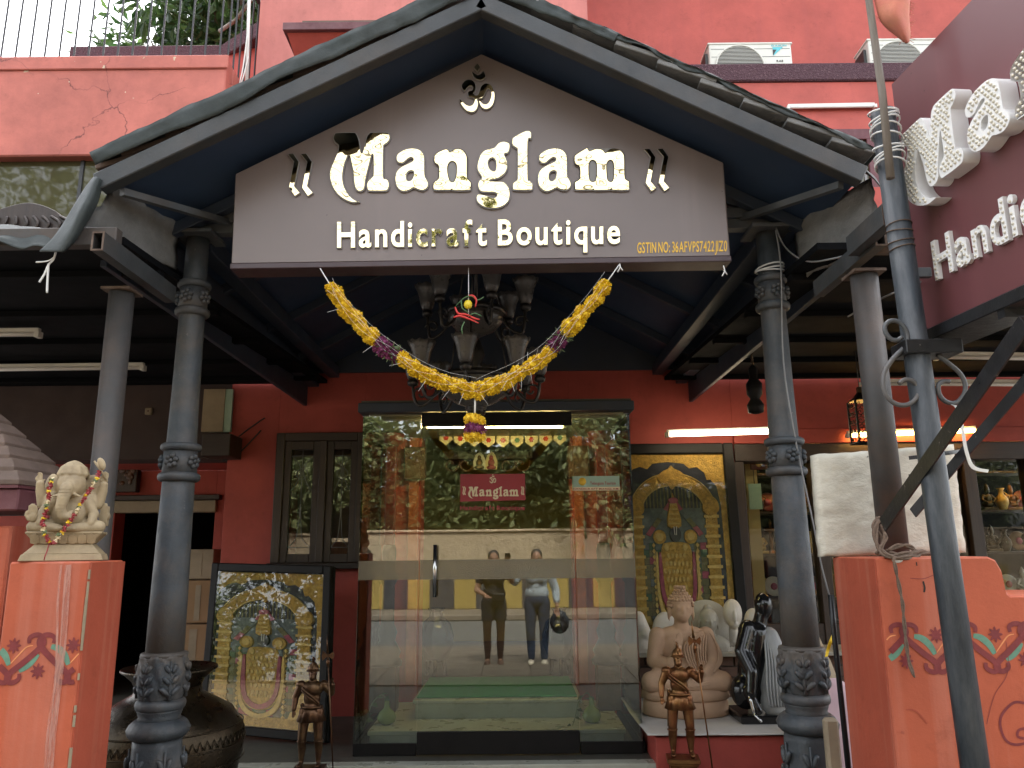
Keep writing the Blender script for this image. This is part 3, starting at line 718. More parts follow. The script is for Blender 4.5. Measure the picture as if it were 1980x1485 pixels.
# side lean-to roofs: dark sheets, purlins, fascia, square tube beams
for sd_ in (-1, 1):
    lean = thing('lean_to_roof', 'dark low side roof on the %s of the gable with timber edge' % ('left' if sd_ < 0 else 'right'), 'roof', (sd_ * 3, 3.2, 2.7), 'side roofs')
    xi = (cxl - .05) if sd_ < 0 else (cxr + .05); xo = sd_ * 5.6
    zf, zb = 2.72, ZE - .02
    x0, x1 = min(xi, xo), max(xi, xo)
    yf = YV + .02 if sd_ < 0 else 3.05
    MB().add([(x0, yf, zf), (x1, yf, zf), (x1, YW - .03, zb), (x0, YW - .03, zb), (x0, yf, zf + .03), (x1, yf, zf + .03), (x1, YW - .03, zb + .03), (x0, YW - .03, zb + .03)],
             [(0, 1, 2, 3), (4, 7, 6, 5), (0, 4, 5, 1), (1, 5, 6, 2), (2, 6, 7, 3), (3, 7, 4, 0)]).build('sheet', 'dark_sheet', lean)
    for k in range(5):
        y = yf + .35 + k * .68; z = zf + (zb - zf) * (y - yf) / (YW - yf)
        if y < YW - .1: MB().box((x0, y - .025, z - .035), (x1, y + .025, z - .002)).build('purlin', 'dark_sheet', lean, bev=.003)
    if sd_ < 0:
        a, b = at(-400, 500, yf - .03), at(228, 484, yf - .03)
        MB().bar((-5.6, yf - .03, zf - .01), (b.x, yf - .03, zf + .012), .05, .075).build('fascia', 'rusty_pipe', lean, bev=.003)
    else:
        MB().box((1.5, yf - .04, zf - .03), (5.6, yf, zf + .05)).build('fascia', 'rusty_pipe', lean, bev=.003)
# tarpaulin heaped on the left lean-to with a twig roll
hp = thing('tarpaulin_heap', 'crumpled grey plastic sheet heaped on the left side roof', 'tarpaulin', at(40, 470, 3.0))
sheet('sheet', [[at(-60, 478, 2.83), at(0, 474, 2.83), at(60, 478, 2.83), at(112, 482, 2.83)], [at(-60, 452, 2.95), at(0, 458, 2.9), at(50, 448, 2.95), at(100, 462, 2.95)], [at(-60, 446, 3.4), at(0, 440, 3.4), at(50, 442, 3.4), at(105, 450, 3.4)]], 'tarp', hp, wr=.03, f=9)
# carved crest standing on the left roof behind the sheet
cr = thing('carved_crest', 'dark carved crest on the left roof in front of dark glass', 'carving', at(45, 440, 3.6))
prof = [(-.26, 0), (-.26, .09), (-.18, .11), (-.13, .16), (-.07, .19), (0, .21), (.07, .19), (.13, .15), (.17, .11), (.26, .12), (.27, 0)]
P0 = at(45, 452, 3.6)
MB().poly([[tuple(q) for q in catmull([(a, b, 0) for a, b in prof], 3)]], lambda x, y, d: Vector((P0.x + x * 1.15, P0.y + d, P0.z + y * .8)), 0, .05).build('crest_body', 'dark_timber', cr, bev=.004)
for k in range(9):
    a = -.22 + .055 * k
    MB().tube(catmull([Vector((P0.x + a, P0.y - .005, P0.z + .01)), Vector((P0.x + a + .02, P0.y - .012, P0.z + .05)), Vector((P0.x + a * .8, P0.y - .005, P0.z + .09))], 4, False), .008, 5).build('scroll', 'dark_timber', cr)

# ================================================================== columns
def column(name, label, cx):
    t = thing(name, label, 'column', (cx, YC, .012), 'cast iron porch columns')
    c = (cx, YC, 0)
    k = 1.0
    r = .0765
    MB().lathe([(r * 1.02, 1.05), (r * 1.0, 1.3), (r * .90, 1.82), (r * .89, 1.821), (r * .80, 2.2), (r * .73, 2.72), (r * .70, 2.76), (r * .66, 3.0 - .0205)], c, 32).build('shaft', 'column_paint', t)
    def ring(z, rr, h, nm='collar'):
        MB().lathe([(rr * .86, z - h), (rr * .97, z - h * .6), (rr, z), (rr * .97, z + h * .6), (rr * .84, z + h)], c, 32).build(nm, 'column_paint', t)
    for z0 in (1.832, 2.61):
        kk = .98 if z0 < 2 else .85
        ring(z0, r * 1.22 * kk, .02); ring(z0 + .135, r * 1.19 * kk, .018)
        rr = r * 1.0 * kk
        MB().lathe([(rr, z0), (rr * .97, z0 + .13)], c, 28).build('band', 'column_paint', t)
        # flower rosette towards the street, on both visible sides
        for ang in ((-95, -20, -170) if cx < 0 else (-85, -160, -10)):
            a = R_(ang); d = Vector((math.cos(a), math.sin(a), 0)); sx = Vector((-d.y, d.x, 0))
            o = Vector((cx, YC, z0 + .068)) + d * (rr + .001)
            f = MB().ball(o + d * .006, .011, 8, 6)
            for q in range(6):
                b = q * math.pi / 3 + .3; f.ball(o + sx * math.cos(b) * .022 + Vector((0, 0, math.sin(b) * .022)) + d * .002, .0135, 8, 6)
            f.build('rosette', 'column_paint', t)
    # base: acanthus drum, rings, lower drum
    def leafmod(zz):
        return lambda a, i: 1 + .05 * math.cos(a * 8) * math.sin(i * .55) + .025 * math.cos(a * 16 + i)
    n = 14
    pr = [(r * (1.12 + .22 * math.sin(math.pi * (1 - i / n)) ** 1.3 + .13 * (i / n) ** 4), .885 + .185 * i / n) for i in range(n + 1)]
    MB().lathe(pr, c, 64, mod=leafmod(0)).build('acanthus_drum', 'column_paint', t)
    ring(1.07, r * 1.26, .012); ring(.868, r * 1.34, .024)
    MB().lathe([(r * 1.2, .80), (r * 1.1, .82), (r * 1.18, .84), (r * 1.25, .855)], c, 32).build('collar', 'column_paint', t)
    MB().lathe([(r * 1.35, .735), (r * 1.56, .752), (r * 1.62, .772), (r * 1.45, .795), (r * 1.2, .81)], c, 64, mod=lambda a, i: 1 + .03 * abs(math.sin(a * 12))).build('gadroon_ring', 'column_paint', t)
    MB().lathe([(r * 1.35, .0), (r * 1.35, .3), (r * 1.38, .55), (r * 1.30, .70), (r * 1.28, .74)], c, 64, mod=lambda a, i: 1 + .05 * math.cos(a * 6) * (1 if i in (2, 3) else .4)).build('pedestal', 'column_paint', t)
    # raised acanthus leaves on the drum and pedestal
    for zb_, hh, ra in ((.895, .165, r * 1.22), (.44, .27, r * 1.36)):
        for q in range(6):
            a0 = q * math.pi / 3 + .2
            mb = MB()
            for sgn in (-1, 1):
                for s_ in range(3):
                    pts = []
                    for w in range(6):
                        u = w / 5; aa = a0 + sgn * (.06 + .36 * u * (1 - .22 * s_)) ; zz = zb_ + hh * (.12 + .27 * s_ + .22 * u + (-.10 * max(0, u - .6)))
                        rr = ra * (1 + .06 * math.sin(math.pi * min(1, (zz - zb_) / hh))) + .004
                        pts.append((cx + rr * math.cos(aa), YC + rr * math.sin(aa), zz))
                    mb.tube(pts, [.007, .010, .012, .012, .010, .005], 6)
            pts = [(cx + (ra + .004) * math.cos(a0), YC + (ra + .004) * math.sin(a0), zb_ + hh * u) for u in (0, .3, .6, .95)]
            mb.tube(pts, [.009, .008, .007, .004], 6)
            mb.build('acanthus_leaf', 'column_paint', t)
    return t
column('porch_column', 'ornate grey cast iron column left of the entrance beside the brass urn', cxl)
column('porch_column', 'ornate grey cast iron column right of the entrance beside the black statue', cxr)
# string tied round the right column
st = thing('tie_string', 'pale string wound round the right column above its flower band', 'string', (cxr, YC, 2.78))
for k in range(3):
    MB().tube([(cxr + .066 * math.cos(a), YC + .066 * math.sin(a), 2.79 + .008 * k + .012 * math.sin(a + k)) for a in [i * math.pi / 8 for i in range(16)]], .004, 5, closed=True).build('loop', 'string_white', st)
# thin pipe posts and rusty square tubes
def post(x, y, z0, z1, label, r=.05):
    t = thing('pipe_post', label, 'post', (x, y, z0), 'pipe posts carrying the side roofs')
    MB().tube([(x, y, z0), (x, y, z1)], r, 20).build('pipe', 'rusty_pipe', t)
    MB().box((x - .06, y - .06, z1 - .012), (x + .06, y + .06, z1 - .001)).build('cap_plate', 'rust', t)
    return t
pL = at(235, 575, 3.1); post(pL.x, 3.1, .012, 2.585, 'plain grey pipe post left, behind the Ganesha statue')
post(1.36, 2.82, 1.465, 2.53, 'rust stained pipe post standing on the right gate pillar')
def sqtube(x, y0, y1, zc, w, h, label):
    t = thing('square_tube_beam', label, 'beam', (x, y0, zc), 'square tube beams')
    mb = MB(); th = .006
    mb.box((x - w / 2, y0, zc - h / 2), (x - w / 2 + th, y1, zc + h / 2)).box((x + w / 2 - th, y0, zc - h / 2), (x + w / 2, y1, zc + h / 2))
    mb.box((x - w / 2 + th, y0 + .001, zc - h / 2), (x + w / 2 - th, y1, zc - h / 2 + th)).box((x - w / 2 + th, y0 + .001, zc + h / 2 - th), (x + w / 2 - th, y1, zc + h / 2))
    mb.build('tube', 'verge_paint', t)
    rim = MB(); y2 = y0 - .003
    for lo, hi in (((x - w / 2 - .001, y2, zc - h / 2 - .001), (x - w / 2 + th, y0 - .0003, zc + h / 2 + .001)), ((x + w / 2 - th, y2, zc - h / 2 - .001), (x + w / 2 + .001, y0 - .0003, zc + h / 2 + .001)), ((x - w / 2 + th, y2 + .0005, zc - h / 2 - .001), (x + w / 2 - th, y0 - .0003, zc - h / 2 + th)), ((x - w / 2 + th, y2 + .0005, zc + h / 2 - th), (x + w / 2 - th, y0 - .0003, zc + h / 2 + .001))): rim.box(lo, hi)
    rim.build('rusty_rim', 'rust', t); return t
a = at(183, 523, 2.72); sqtube(a.x, 2.72, 3.35, 2.648, .045, .075, 'open ended rusty square tube on the left pipe post')
a = at(1712, 497, 2.6); sqtube(a.x, 2.62, 3.2, 2.595, .04, .07, 'open ended rusty square tube on the right pipe post')
a = at(1722, 412, 2.45); sqtube(a.x, 2.46, 2.75, a.z, .045, .075, 'short rusty square tube end beside the flag pole')
a = at(1690, 468, 2.85); t = thing('bearer_block', 'dusty cement edged steel bearer under the right valley', 'beam', a)
MB().box((a.x - .085, 2.8, a.z - .03), (a.x + .08, 2.9, a.z + .03)).build('bearer', 'rust', t, bev=.004)
# ================================================================== lettering outlines (pixel trace of the house lettering)
def zc(pts, s, ox, oy): return [(ox + x / s, oy + y / s) for x, y in pts]
G = {}
def glyph(ch, loops, s, ox, oy): G[ch] = [zc(l, s, ox, oy) for l in loops]
glyph('M', [[(100, 190), (115, 145), (150, 125), (360, 120), (400, 140), (430, 200), (450, 300), (462, 385), (485, 330), (520, 190), (545, 145), (590, 120), (770, 118), (815, 140), (830, 180), (822, 225), (790, 265), (755, 290), (748, 330), (745, 680), (770, 705), (805, 735), (820, 790), (805, 850), (760, 875), (570, 875), (538, 858), (526, 820), (524, 790), (535, 755), (560, 720), (595, 690), (608, 650), (608, 470), (600, 410), (560, 560), (530, 680), (515, 760), (508, 820), (490, 860), (445, 880), (400, 865), (375, 820), (360, 740), (350, 620), (330, 520), (303, 415), (270, 480), (240, 580), (228, 680), (235, 760), (260, 840), (310, 920), (370, 975), (445, 1008), (380, 1022), (320, 1015), (240, 980), (160, 920), (100, 840), (65, 750), (52, 670), (60, 600), (90, 520), (130, 430), (155, 370), (165, 310), (160, 285), (125, 255), (105, 225)]], 6.6, 630, 240)
aL = [[(900, 450), (905, 415), (935, 380), (990, 345), (1060, 325), (1140, 322), (1210, 345), (1250, 390), (1268, 450), (1272, 660), (1290, 710), (1315, 760), (1315, 810), (1285, 850), (1235, 868), (1180, 855), (1130, 835), (1080, 860), (1020, 880), (960, 870), (915, 830), (890, 770), (885, 690), (905, 620), (950, 570), (1005, 538), (1070, 507), (1112, 482), (1110, 455), (1078, 452), (1030, 488), (988, 520), (935, 517), (905, 485)],
      [(1040, 680), (1050, 640), (1085, 618), (1118, 625), (1122, 650), (1110, 700), (1085, 732), (1055, 735), (1040, 710)]]
glyph('a', aL, 6.6, 630, 240)
glyph('b', aL, 6.6, 630 + 274.7, 240)
glyph('n', [[(1380, 460), (1385, 420), (1420, 380), (1490, 345), (1540, 332), (1570, 345), (1590, 370), (1625, 340), (1690, 325), (1750, 345), (1795, 400), (1812, 470), (1812, 680), (1830, 725), (1858, 760), (1860, 820), (1835, 865), (1630, 868), (1612, 850), (1590, 865), (1400, 865), (1370, 840), (1370, 780), (1390, 745), (1425, 720), (1440, 690), (1440, 580), (1430, 545), (1395, 520), (1380, 490)],
            [(1565, 640), (1565, 560), (1590, 510), (1625, 502), (1655, 525), (1665, 570), (1660, 680), (1635, 740), (1610, 748), (1585, 720)]], 6.6, 630, 240)
glyph('g', [[(95, 430), (120, 370), (170, 325), (240, 305), (285, 290), (330, 240), (390, 220), (440, 230), (470, 250), (475, 300), (460, 350), (440, 370), (410, 378), (430, 430), (445, 480), (445, 540), (420, 600), (370, 650), (300, 678), (228, 690), (300, 697), (390, 702), (440, 740), (470, 800), (475, 880), (450, 950), (390, 1000), (310, 1025), (220, 1025), (140, 1000), (80, 950), (65, 900), (75, 860), (105, 848), (200, 870), (270, 893), (305, 880), (310, 852), (280, 838), (200, 835), (130, 828), (95, 795), (85, 740), (100, 690), (130, 655), (90, 590), (75, 540), (80, 480)],
            [(215, 480), (235, 435), (270, 428), (295, 460), (300, 520), (290, 570), (262, 570), (230, 540)]], 6.1875, 910, 240)
glyph('l', [[(490, 220), (500, 180), (560, 140), (640, 100), (690, 90), (725, 110), (733, 160), (722, 200), (690, 230), (690, 650), (705, 685), (745, 725), (745, 770), (720, 812), (520, 808), (500, 785), (500, 730), (520, 705), (550, 680), (555, 640), (555, 340), (545, 310), (505, 280), (490, 250)]], 6.1875, 910, 240)
glyph('m', [[(1232, 430), (1240, 390), (1300, 345), (1360, 310), (1395, 295), (1412, 325), (1430, 330), (1490, 308), (1550, 310), (1590, 330), (1612, 355), (1650, 318), (1710, 305), (1780, 320), (1820, 360), (1840, 420), (1845, 640), (1865, 680), (1895, 700), (1900, 770), (1880, 810), (1695, 810), (1680, 790), (1660, 808), (1480, 812), (1465, 795), (1445, 808), (1260, 808), (1240, 780), (1240, 710), (1285, 680), (1300, 640), (1300, 560), (1285, 520), (1245, 500), (1235, 470)],
            [(1420, 640), (1415, 520), (1430, 470), (1455, 455), (1485, 470), (1498, 520), (1495, 640), (1480, 690), (1460, 700), (1435, 690)],
            [(1635, 640), (1628, 520), (1640, 475), (1665, 455), (1690, 470), (1702, 520), (1700, 640), (1690, 690), (1670, 700), (1645, 685)]], 6.1875, 910, 240)
OM = [[(330, 850), (275, 740), (310, 660), (370, 600), (460, 575), (550, 600), (610, 670), (630, 770), (610, 850), (570, 910), (620, 950), (670, 940), (700, 860), (740, 750), (800, 690), (870, 665), (960, 690), (1030, 770), (1070, 880), (1080, 1000), (1060, 1120), (1010, 1220), (930, 1280), (850, 1295), (770, 1260), (720, 1190), (690, 1090), (730, 1090), (790, 1150), (860, 1165), (920, 1130), (960, 1050), (985, 950), (970, 850), (930, 800), (890, 820), (850, 900), (810, 990), (760, 1035), (665, 1050), (680, 1120), (680, 1200), (650, 1290), (590, 1350), (510, 1365), (400, 1330), (310, 1240), (250, 1140), (225, 1030), (300, 1090), (380, 1170), (470, 1205), (540, 1180), (580, 1110), (590, 1050), (540, 1010), (450, 990), (430, 940), (430, 880), (470, 850), (520, 840), (545, 800), (540, 750), (490, 735), (430, 770), (370, 840)]]
OMC = [[(520, 385), (560, 500), (620, 565), (700, 595), (780, 585), (840, 545), (860, 490), (830, 410), (795, 370), (760, 420), (720, 455), (670, 465), (610, 440), (560, 405)]]
OMD = [[(655, 195), (700, 240), (730, 290), (700, 340), (655, 390), (610, 340), (578, 290), (610, 240)]]
CHEV = [[(215, 250), (355, 232), (500, 435), (385, 1020), (520, 1180), (390, 1270), (240, 1060), (360, 440)]]
for k_, v_ in (('om', OM), ('omc', OMC), ('omd', OMD)): glyph(k_, v_, 12.37, 870, 110)
glyph('chev', CHEV, 12.38, 540, 280)
def smooth_glyph(ch): return [[(p[0], p[1]) for p in catmull([(a, b, 0) for a, b in l], 4)] for l in G[ch]] if ch not in ('chev',) else G[ch]

def text_mesh(txt, size=1.0, off=.0, cond=1.0):
    """outline mesh (flat, XY) of each character: list of (char, bmesh-like verts, faces)"""
    res = []; x = 0
    for ch in txt:
        cu = bpy.data.curves.new('t', 'FONT'); cu.body = ch if ch != ' ' else 'n'; cu.size = size; cu.offset = off; cu.resolution_u = 5
        cu.fill_mode = 'FRONT'
        ob = bpy.data.objects.new('t', cu); COL.objects.link(ob)
        dg = bpy.context.evaluated_depsgraph_get(); me = bpy.data.meshes.new_from_object(ob.evaluated_get(dg))
        vs = [v.co.copy() for v in me.vertices]; fs = [tuple(p.vertices) for p in me.polygons]
        x0 = min(v.x for v in vs); x1 = max(v.x for v in vs)
        bpy.data.objects.remove(ob); bpy.data.curves.remove(cu); bpy.data.meshes.remove(me)
        if ch == ' ': x += (x1 - x0) * .55 * cond; continue
        res.append((ch, [((v.x - x0) * cond + x, v.y) for v in vs], fs))
        x += (x1 - x0) * cond + size * .085 * (cond + .15)
    return res, x
def extrude_flat(vs, fs, fn, d0, d1):
    """prism of a flat triangulated outline"""
    mb = MB(); k = len(vs)
    from collections import Counter
    E_ = Counter()
    for f in fs:
        for i in range(len(f)): E_[tuple(sorted((f[i], f[(i + 1) % len(f)])))] += 1
    V = [fn(x, y, d0) for x, y in vs] + [fn(x, y, d1) for x, y in vs]
    F = list(fs) + [tuple(k + i for i in reversed(f)) for f in fs]
    for f in fs:
        for i in range(len(f)):
            a, b = f[i], f[(i + 1) % len(f)]
            if E_[tuple(sorted((a, b)))] == 1: F.append((b, a, k + a, k + b))
    return mb.add(V, F)

# ------------------------------------------------------------------ main gable sign
sg = thing('shop_sign', 'house shaped brown sign with gold mirror lettering reading Manglam', 'sign', (-.13, YS, 2.79))
outl = [at(447, 509, YS), at(1412, 494, YS), at(1399, 314, YS), at(931, 104, YS), at(455, 336, YS)]
pn = MB(); pn.poly([[(p.x, p.z) for p in outl]], lambda x, y, d: Vector((x, YS + d, y)), .0, .11)
panel = pn.build('panel', 'sign_panel', sg, bev=.004)
fr = MB(); ol2 = [(p.x, p.z) for p in outl]
fr.bar((ol2[0][0] - .004, YS + .055, ol2[0][1] - .014), (ol2[1][0] + .004, YS + .055, ol2[1][1] - .014), .115, .026)
fr.build('bottom_frame', 'sign_edge', sg, bev=.003)
def onS(x, y, d):
    p = at(x, y, YS); return Vector((p.x, YS - d, p.z))
def raised(name, loops, parent, ins=1.9, face='gold_mirror', trim='silver_trim', label=None):
    tr = MB().poly(loops, onS, .0005, .010).build(name, trim, parent)
    L2 = [inset(loops[0], ins)] + [inset(l, -ins) for l in loops[1:]]
    MB().poly(L2, onS, .0102, .014).build('gold_face', face, tr, fixn=True)
    if label: tr['label'] = label
    return tr
for ch in 'Manglbm': raised('letter', smooth_glyph(ch), sg, label='gold mirror letter %s with silver edge' % ('a' if ch == 'b' else ch))
raised('om_symbol', smooth_glyph('om'), sg, 1.1); raised('om_crescent', smooth_glyph('omc'), sg, 1.0); raised('om_drop', smooth_glyph('omd'), sg, 1.0)
for dx_, dy_ in ((0, 0), (25.2, 0), (687, -9), (712.2, -9.5)):
    raised('chevron_mark', [[(x + dx_, y + dy_) for x, y in G['chev'][0]]], sg, 1.5)
# second line: Handicraft Boutique
T, wT = text_mesh('Handicraft Boutique', 1.0, .036, .70)
def onH(x, y, d):          # x 0..wT -> pixels 652..1205, cap height
    px = 652 + x / wT * 553; py = 479.5 - (px - 652) * .0145 - y * 69.0
    return onS(px, py, d)
for ch, vs, fs in T:
    tr = extrude_flat(vs, fs, onH, .0005, .0085).build('letter', 'silver_trim', sg)
    cxx = sum(v[0] for v in vs) / len(vs)
T2, w2 = text_mesh('Handicraft Boutique', 1.0, .018, .70)
kids = [o for o in sg.children if o.name.startswith('letter') and 'label' not in o]
off_ = 0
for (ch, vs, fs), (c0, v0, f0), o in zip(T2, T, kids):
    m0 = (min(v[0] for v in v0) + max(v[0] for v in v0)) / 2; m1 = (min(v[0] for v in vs) + max(v[0] for v in vs)) / 2
    vs = [(x - m1 + m0, y) for x, y in vs]
    extrude_flat(vs, fs, onH, .0087, .0115).build('gold_face', 'gold_mirror', o)
T3, w3 = text_mesh('GSTIN NO: 36AFVPS7422J1Z0', 1.0, .012, .62)
def onG(x, y, d):
    px = 1232 + x / w3 * 175; py = 489.5 - (px - 1232) * .022 - y * 29; return onS(px, py, d)
for ch, vs, fs in T3: extrude_flat(vs, fs, onG, .0006, .0022).build('printed_character', 'yellow_print', sg)

# ------------------------------------------------------------------ side sign with LED letters (perpendicular to the facade)
S0 = at(1803, 637, 2.42); SD = Vector((.0803, -.9968, 0)); SN = Vector((-.9968, -.0803, 0))
s2 = thing('side_sign', 'maroon projecting sign with raised white LED studded letters at right edge', 'sign', S0 + SD * .5)
def onB(s, z, d): p = S0 + SD * s + SN * d; return Vector((p.x, p.y, z))
mb = MB(); mb.add([onB(s, z, d) for d in (0, -.09) for s, z in ((-.055, S0.z - .003), (1.5, S0.z - .003), (1.5, 3.115), (-.055, 3.115))], [(0, 1, 2, 3), (4, 7, 6, 5), (0, 4, 5, 1), (1, 5, 6, 2), (2, 6, 7, 3), (3, 7, 4, 0)])
mb.build('panel', 'sign_panel_maroon', s2, bev=.003)
def onM(x, y, d): return onB(.025 + (x - 637.9) * .00258, 2.608 + (372.6 - y) * .00215, d)
def leds(parent, loops, fn, d, step, r, margin):
    mb = MB(); L = [inset(loops[0], margin)] + [inset(l, -margin) for l in loops[1:]]
    xs = [p[0] for p in L[0]]; ys = [p[1] for p in L[0]]
    y = min(ys) + step * .3; row = 0
    while y < max(ys):
        x = min(xs) + (step / 2 if row % 2 else 0)
        while x < max(xs):
            q = (x + random.uniform(-.12, .12) * step, y + random.uniform(-.12, .12) * step)
            if inside(q, L[0]) and not any(inside(q, l) for l in L[1:]): mb.ball(fn(q[0], q[1], d), r, 7, 5)
            x += step
        y += step * .88; row += 1
    o = mb.build('led_studs', 'led_lens', parent, fixn=False); o['kind'] = 'stuff'; return o
for ch in 'Mang':
    lp = smooth_glyph(ch)
    o = MB().poly(lp, onM, .001, .055).build('channel_letter', 'white_letter', s2, bev=.003)
    o['label'] = 'white channel letter %s covered in LED studs' % ch
    leds(o, lp, onM, .056, 6.8, .0052, 3.2)
T4, w4 = text_mesh('Handicraft', 1.0, .02, .86)
wH = max(v[0] for v in T4[4][1]); hH = max(v[1] for v in T4[0][1])
def onN(x, y, d): return onB(.066 + x * .372 / wH, 2.334 + y * .128 / hH, d)
T5, w5 = text_mesh('Handicraft', 1.0, .02, .86)
for ch, vs, fs in T4:
    o = extrude_flat(vs, fs, onN, .001, .014).build('small_letter', 'white_letter', s2)
    # studs along the strokes: points well inside the glyph triangles
    mb = MB(); got = []
    def tri_in(p):
        for f in fs:
            P = [vs[i] for i in f]
            if inside(p, P): return True
        return False
    xs = [v[0] for v in vs]; ys = [v[1] for v in vs]
    y = min(ys) + .03
    while y < max(ys):
        x = min(xs) + .02
        while x < max(xs):
            if all(tri_in((x + a, y + b)) for a, b in ((.035, 0), (-.035, 0), (0, .035), (0, -.035))) and all((x - g[0]) ** 2 + (y - g[1]) ** 2 > .0075 for g in got):
                got.append((x, y)); mb.ball(onN(x, y, .014), .005, 7, 5)
            x += .012
        y += .012
    if got: q = mb.build('led_studs', 'led_lens', o, fixn=False); q['kind'] = 'stuff'
# frame under the sign and its braces
ang = MB(); ang.add([onB(s, z, d) for d in (.035, -.12) for s, z in ((-.14, S0.z - .045), (1.5, S0.z - .045), (1.5, S0.z - .005), (-.14, S0.z - .005))], [(0, 1, 2, 3), (4, 7, 6, 5), (0, 4, 5, 1), (1, 5, 6, 2), (2, 6, 7, 3), (3, 7, 4, 0)])
ang.build('bottom_rail', 'black_steel', s2, bev=.003)
for s_ in (.35, .8): MB().bar(onB(s_, S0.z - .055, .03), onB(s_ + .02, S0.z - .05, -.5), .03, .03).build('cross_bar', 'black_steel', s2)
# pole carrying the sign
py_ = 2.35
_pb, _pt = at(1879, 1440, py_), at(1713, 263, py_)
def polex(z): return _pb.x + (_pt.x - _pb.x) * (z - _pb.z) / (_pt.z - _pb.z)
px_ = polex(2.8)
pl = thing('sign_pole', 'dark blue grey steel pole in front of the right pillar carrying the sign', 'pole', (polex(0), py_, .012))
MB().tube([(polex(.012), py_, .012), (polex(2.93), py_, 2.93)], .038, 20).build('pipe', 'pole_paint', pl)
zc_ = at(1800, 668, 2.3).z; q_ = polex(zc_)
MB().box((q_ - .055, py_ - .05, zc_ - .022), (q_ + .12, py_ + .05, zc_ + .022)).build('clamp', 'black_steel', pl, bev=.003)
zz = at(1775, 530, 2.35).z; q_ = polex(zz); MB().box((q_ + .03, py_ - .02, zz - .016), (q_ + .075, py_ + .0, zz + .016)).build('sign_tab', 'grey_steel', pl, bev=.002)
for k, zz in enumerate((at(1765, 448, 2.35).z, at(1768, 468, 2.35).z, at(1765, 482, 2.35).z, at(1757, 437, 2.35).z)):
    MB().tube([(polex(zz) + .0395 * math.cos(a), py_ + .0395 * math.sin(a), zz + .006 * math.sin(a + k)) for a in [i * math.pi / 8 for i in range(16)]], .0022, 5, closed=True).build('wire_turn', 'rust', pl)
# scrolls welded on the pole
for sd_ in (-1, 1):
    def sp(pix): return [at(x, y, 2.33) for x, y in pix]
    if sd_ < 0: pts = [(1744, 652), (1735, 658), (1722, 655), (1712, 642), (1712, 628), (1724, 620), (1740, 624), (1752, 640), (1755, 656), (1748, 672), (1728, 692), (1712, 716), (1708, 742), (1716, 768), (1735, 782), (1756, 782), (1772, 770), (1776, 752), (1766, 738), (1750, 734), (1738, 742)]
    else: pts = [(1812, 686), (1836, 704), (1856, 722), (1866, 742), (1864, 762), (1850, 778), (1832, 778), (1818, 766), (1814, 748), (1822, 738), (1836, 738)]
    MB().tube(catmull(sp(pts), 4, False), .0075, 8).build('scroll', 'grey_steel', pl)
# diagonal braces
b1 = thing('diagonal_brace', 'black bolted angle iron brace from the right post up to the sign, nearer one', 'brace', at(1716, 1010, 2.7), 'sign braces')
def angle_iron(a, b, parent, w=.045):
    a, b = Vector(a), Vector(b)
    MB().bar(a, b, w, .006).build('flange', 'black_steel', parent); 
    d = (b - a).normalized(); x = d.cross(Vector((0, 0, 1))).normalized(); z = x.cross(d)
    MB().bar(a + x * w / 2 - z * w / 2, b + x * w / 2 - z * w / 2, .006, w).build('flange', 'black_steel', parent)
    for k in range(5):
        p = a.lerp(b, .12 + .2 * k); MB().ball(p + x * (w / 2 - .02) + z * .004, .006, 8, 6).ball(p - x * .01 - z * .006, .006, 8, 6).build('bolt', 'steel_bright', parent)
angle_iron(at(1716, 1003, 2.62), at(1990, 612, 1.85), b1, .05)
b2 = thing('diagonal_brace', 'black angle iron brace behind the pole under the sign, farther one', 'brace', at(1765, 1000, 2.76), 'sign braces')
angle_iron(at(1768, 985, 2.74), at(2000, 712, 2.25), b2, .035)
MB().bar(at(1772, 884, 2.45), at(1858, 872, 2.6), .05, .012).build('tie_plate', 'black_steel', b1)
MB().bar(at(1764, 925, 2.6), at(1810, 922, 2.62), .03, .03).build('tie_plate', 'black_steel', b2)
# flag on a bamboo stick tied to the pole
fl = thing('flag', 'frayed orange pink pennant on a bamboo stick tied to the pole top', 'flag', (px_, py_, 2.9))
MB().tube([at(1722, 345, 2.30), at(1706, 180, 2.30), at(1680, 0, 2.30), at(1664, -110, 2.30)], [.0135, .013, .012, .011], 8).build('stick', 'bamboo', fl)
sheet('pennant', [[at(1686, -60, 2.30), at(1690, -5, 2.30), at(1697, 30, 2.30), at(1715, 55, 2.30), at(1746, 80, 2.29)], [at(1735, -70, 2.24), at(1735, -10, 2.25), at(1730, 25, 2.25), at(1738, 55, 2.26), at(1749, 81, 2.28)], [at(1760, -60, 2.28), at(1757, -5, 2.28), at(1757, 25, 2.28), at(1757, 55, 2.29), at(1751, 80, 2.29)]], 'flag_cloth', fl, .003, .012, 9)
fr_ = MB()
for k in range(46):
    u = k / 45; a = at(1757 + random.uniform(-3, 3), -20 + u * 98, 2.29); fr_.tube([a, a + Vector((random.uniform(.0, .018), random.uniform(-.01, .01), random.uniform(-.012, .004)))], .0008, 4)
for k in range(30):
    u = k / 29; a = at(1697 + u * 50, 30 + u * 52, 2.295); fr_.tube([a, a + Vector((random.uniform(-.015, .0), random.uniform(-.01, .01), random.uniform(-.015, .004)))], .0008, 4)
o = fr_.build('frayed_threads', 'flag_cloth', fl, fixn=False); o['kind'] = 'stuff'
tw = thing('pole_lashing', 'white cord lashing the flag stick to the pole', 'cord', (px_, py_, 2.8))
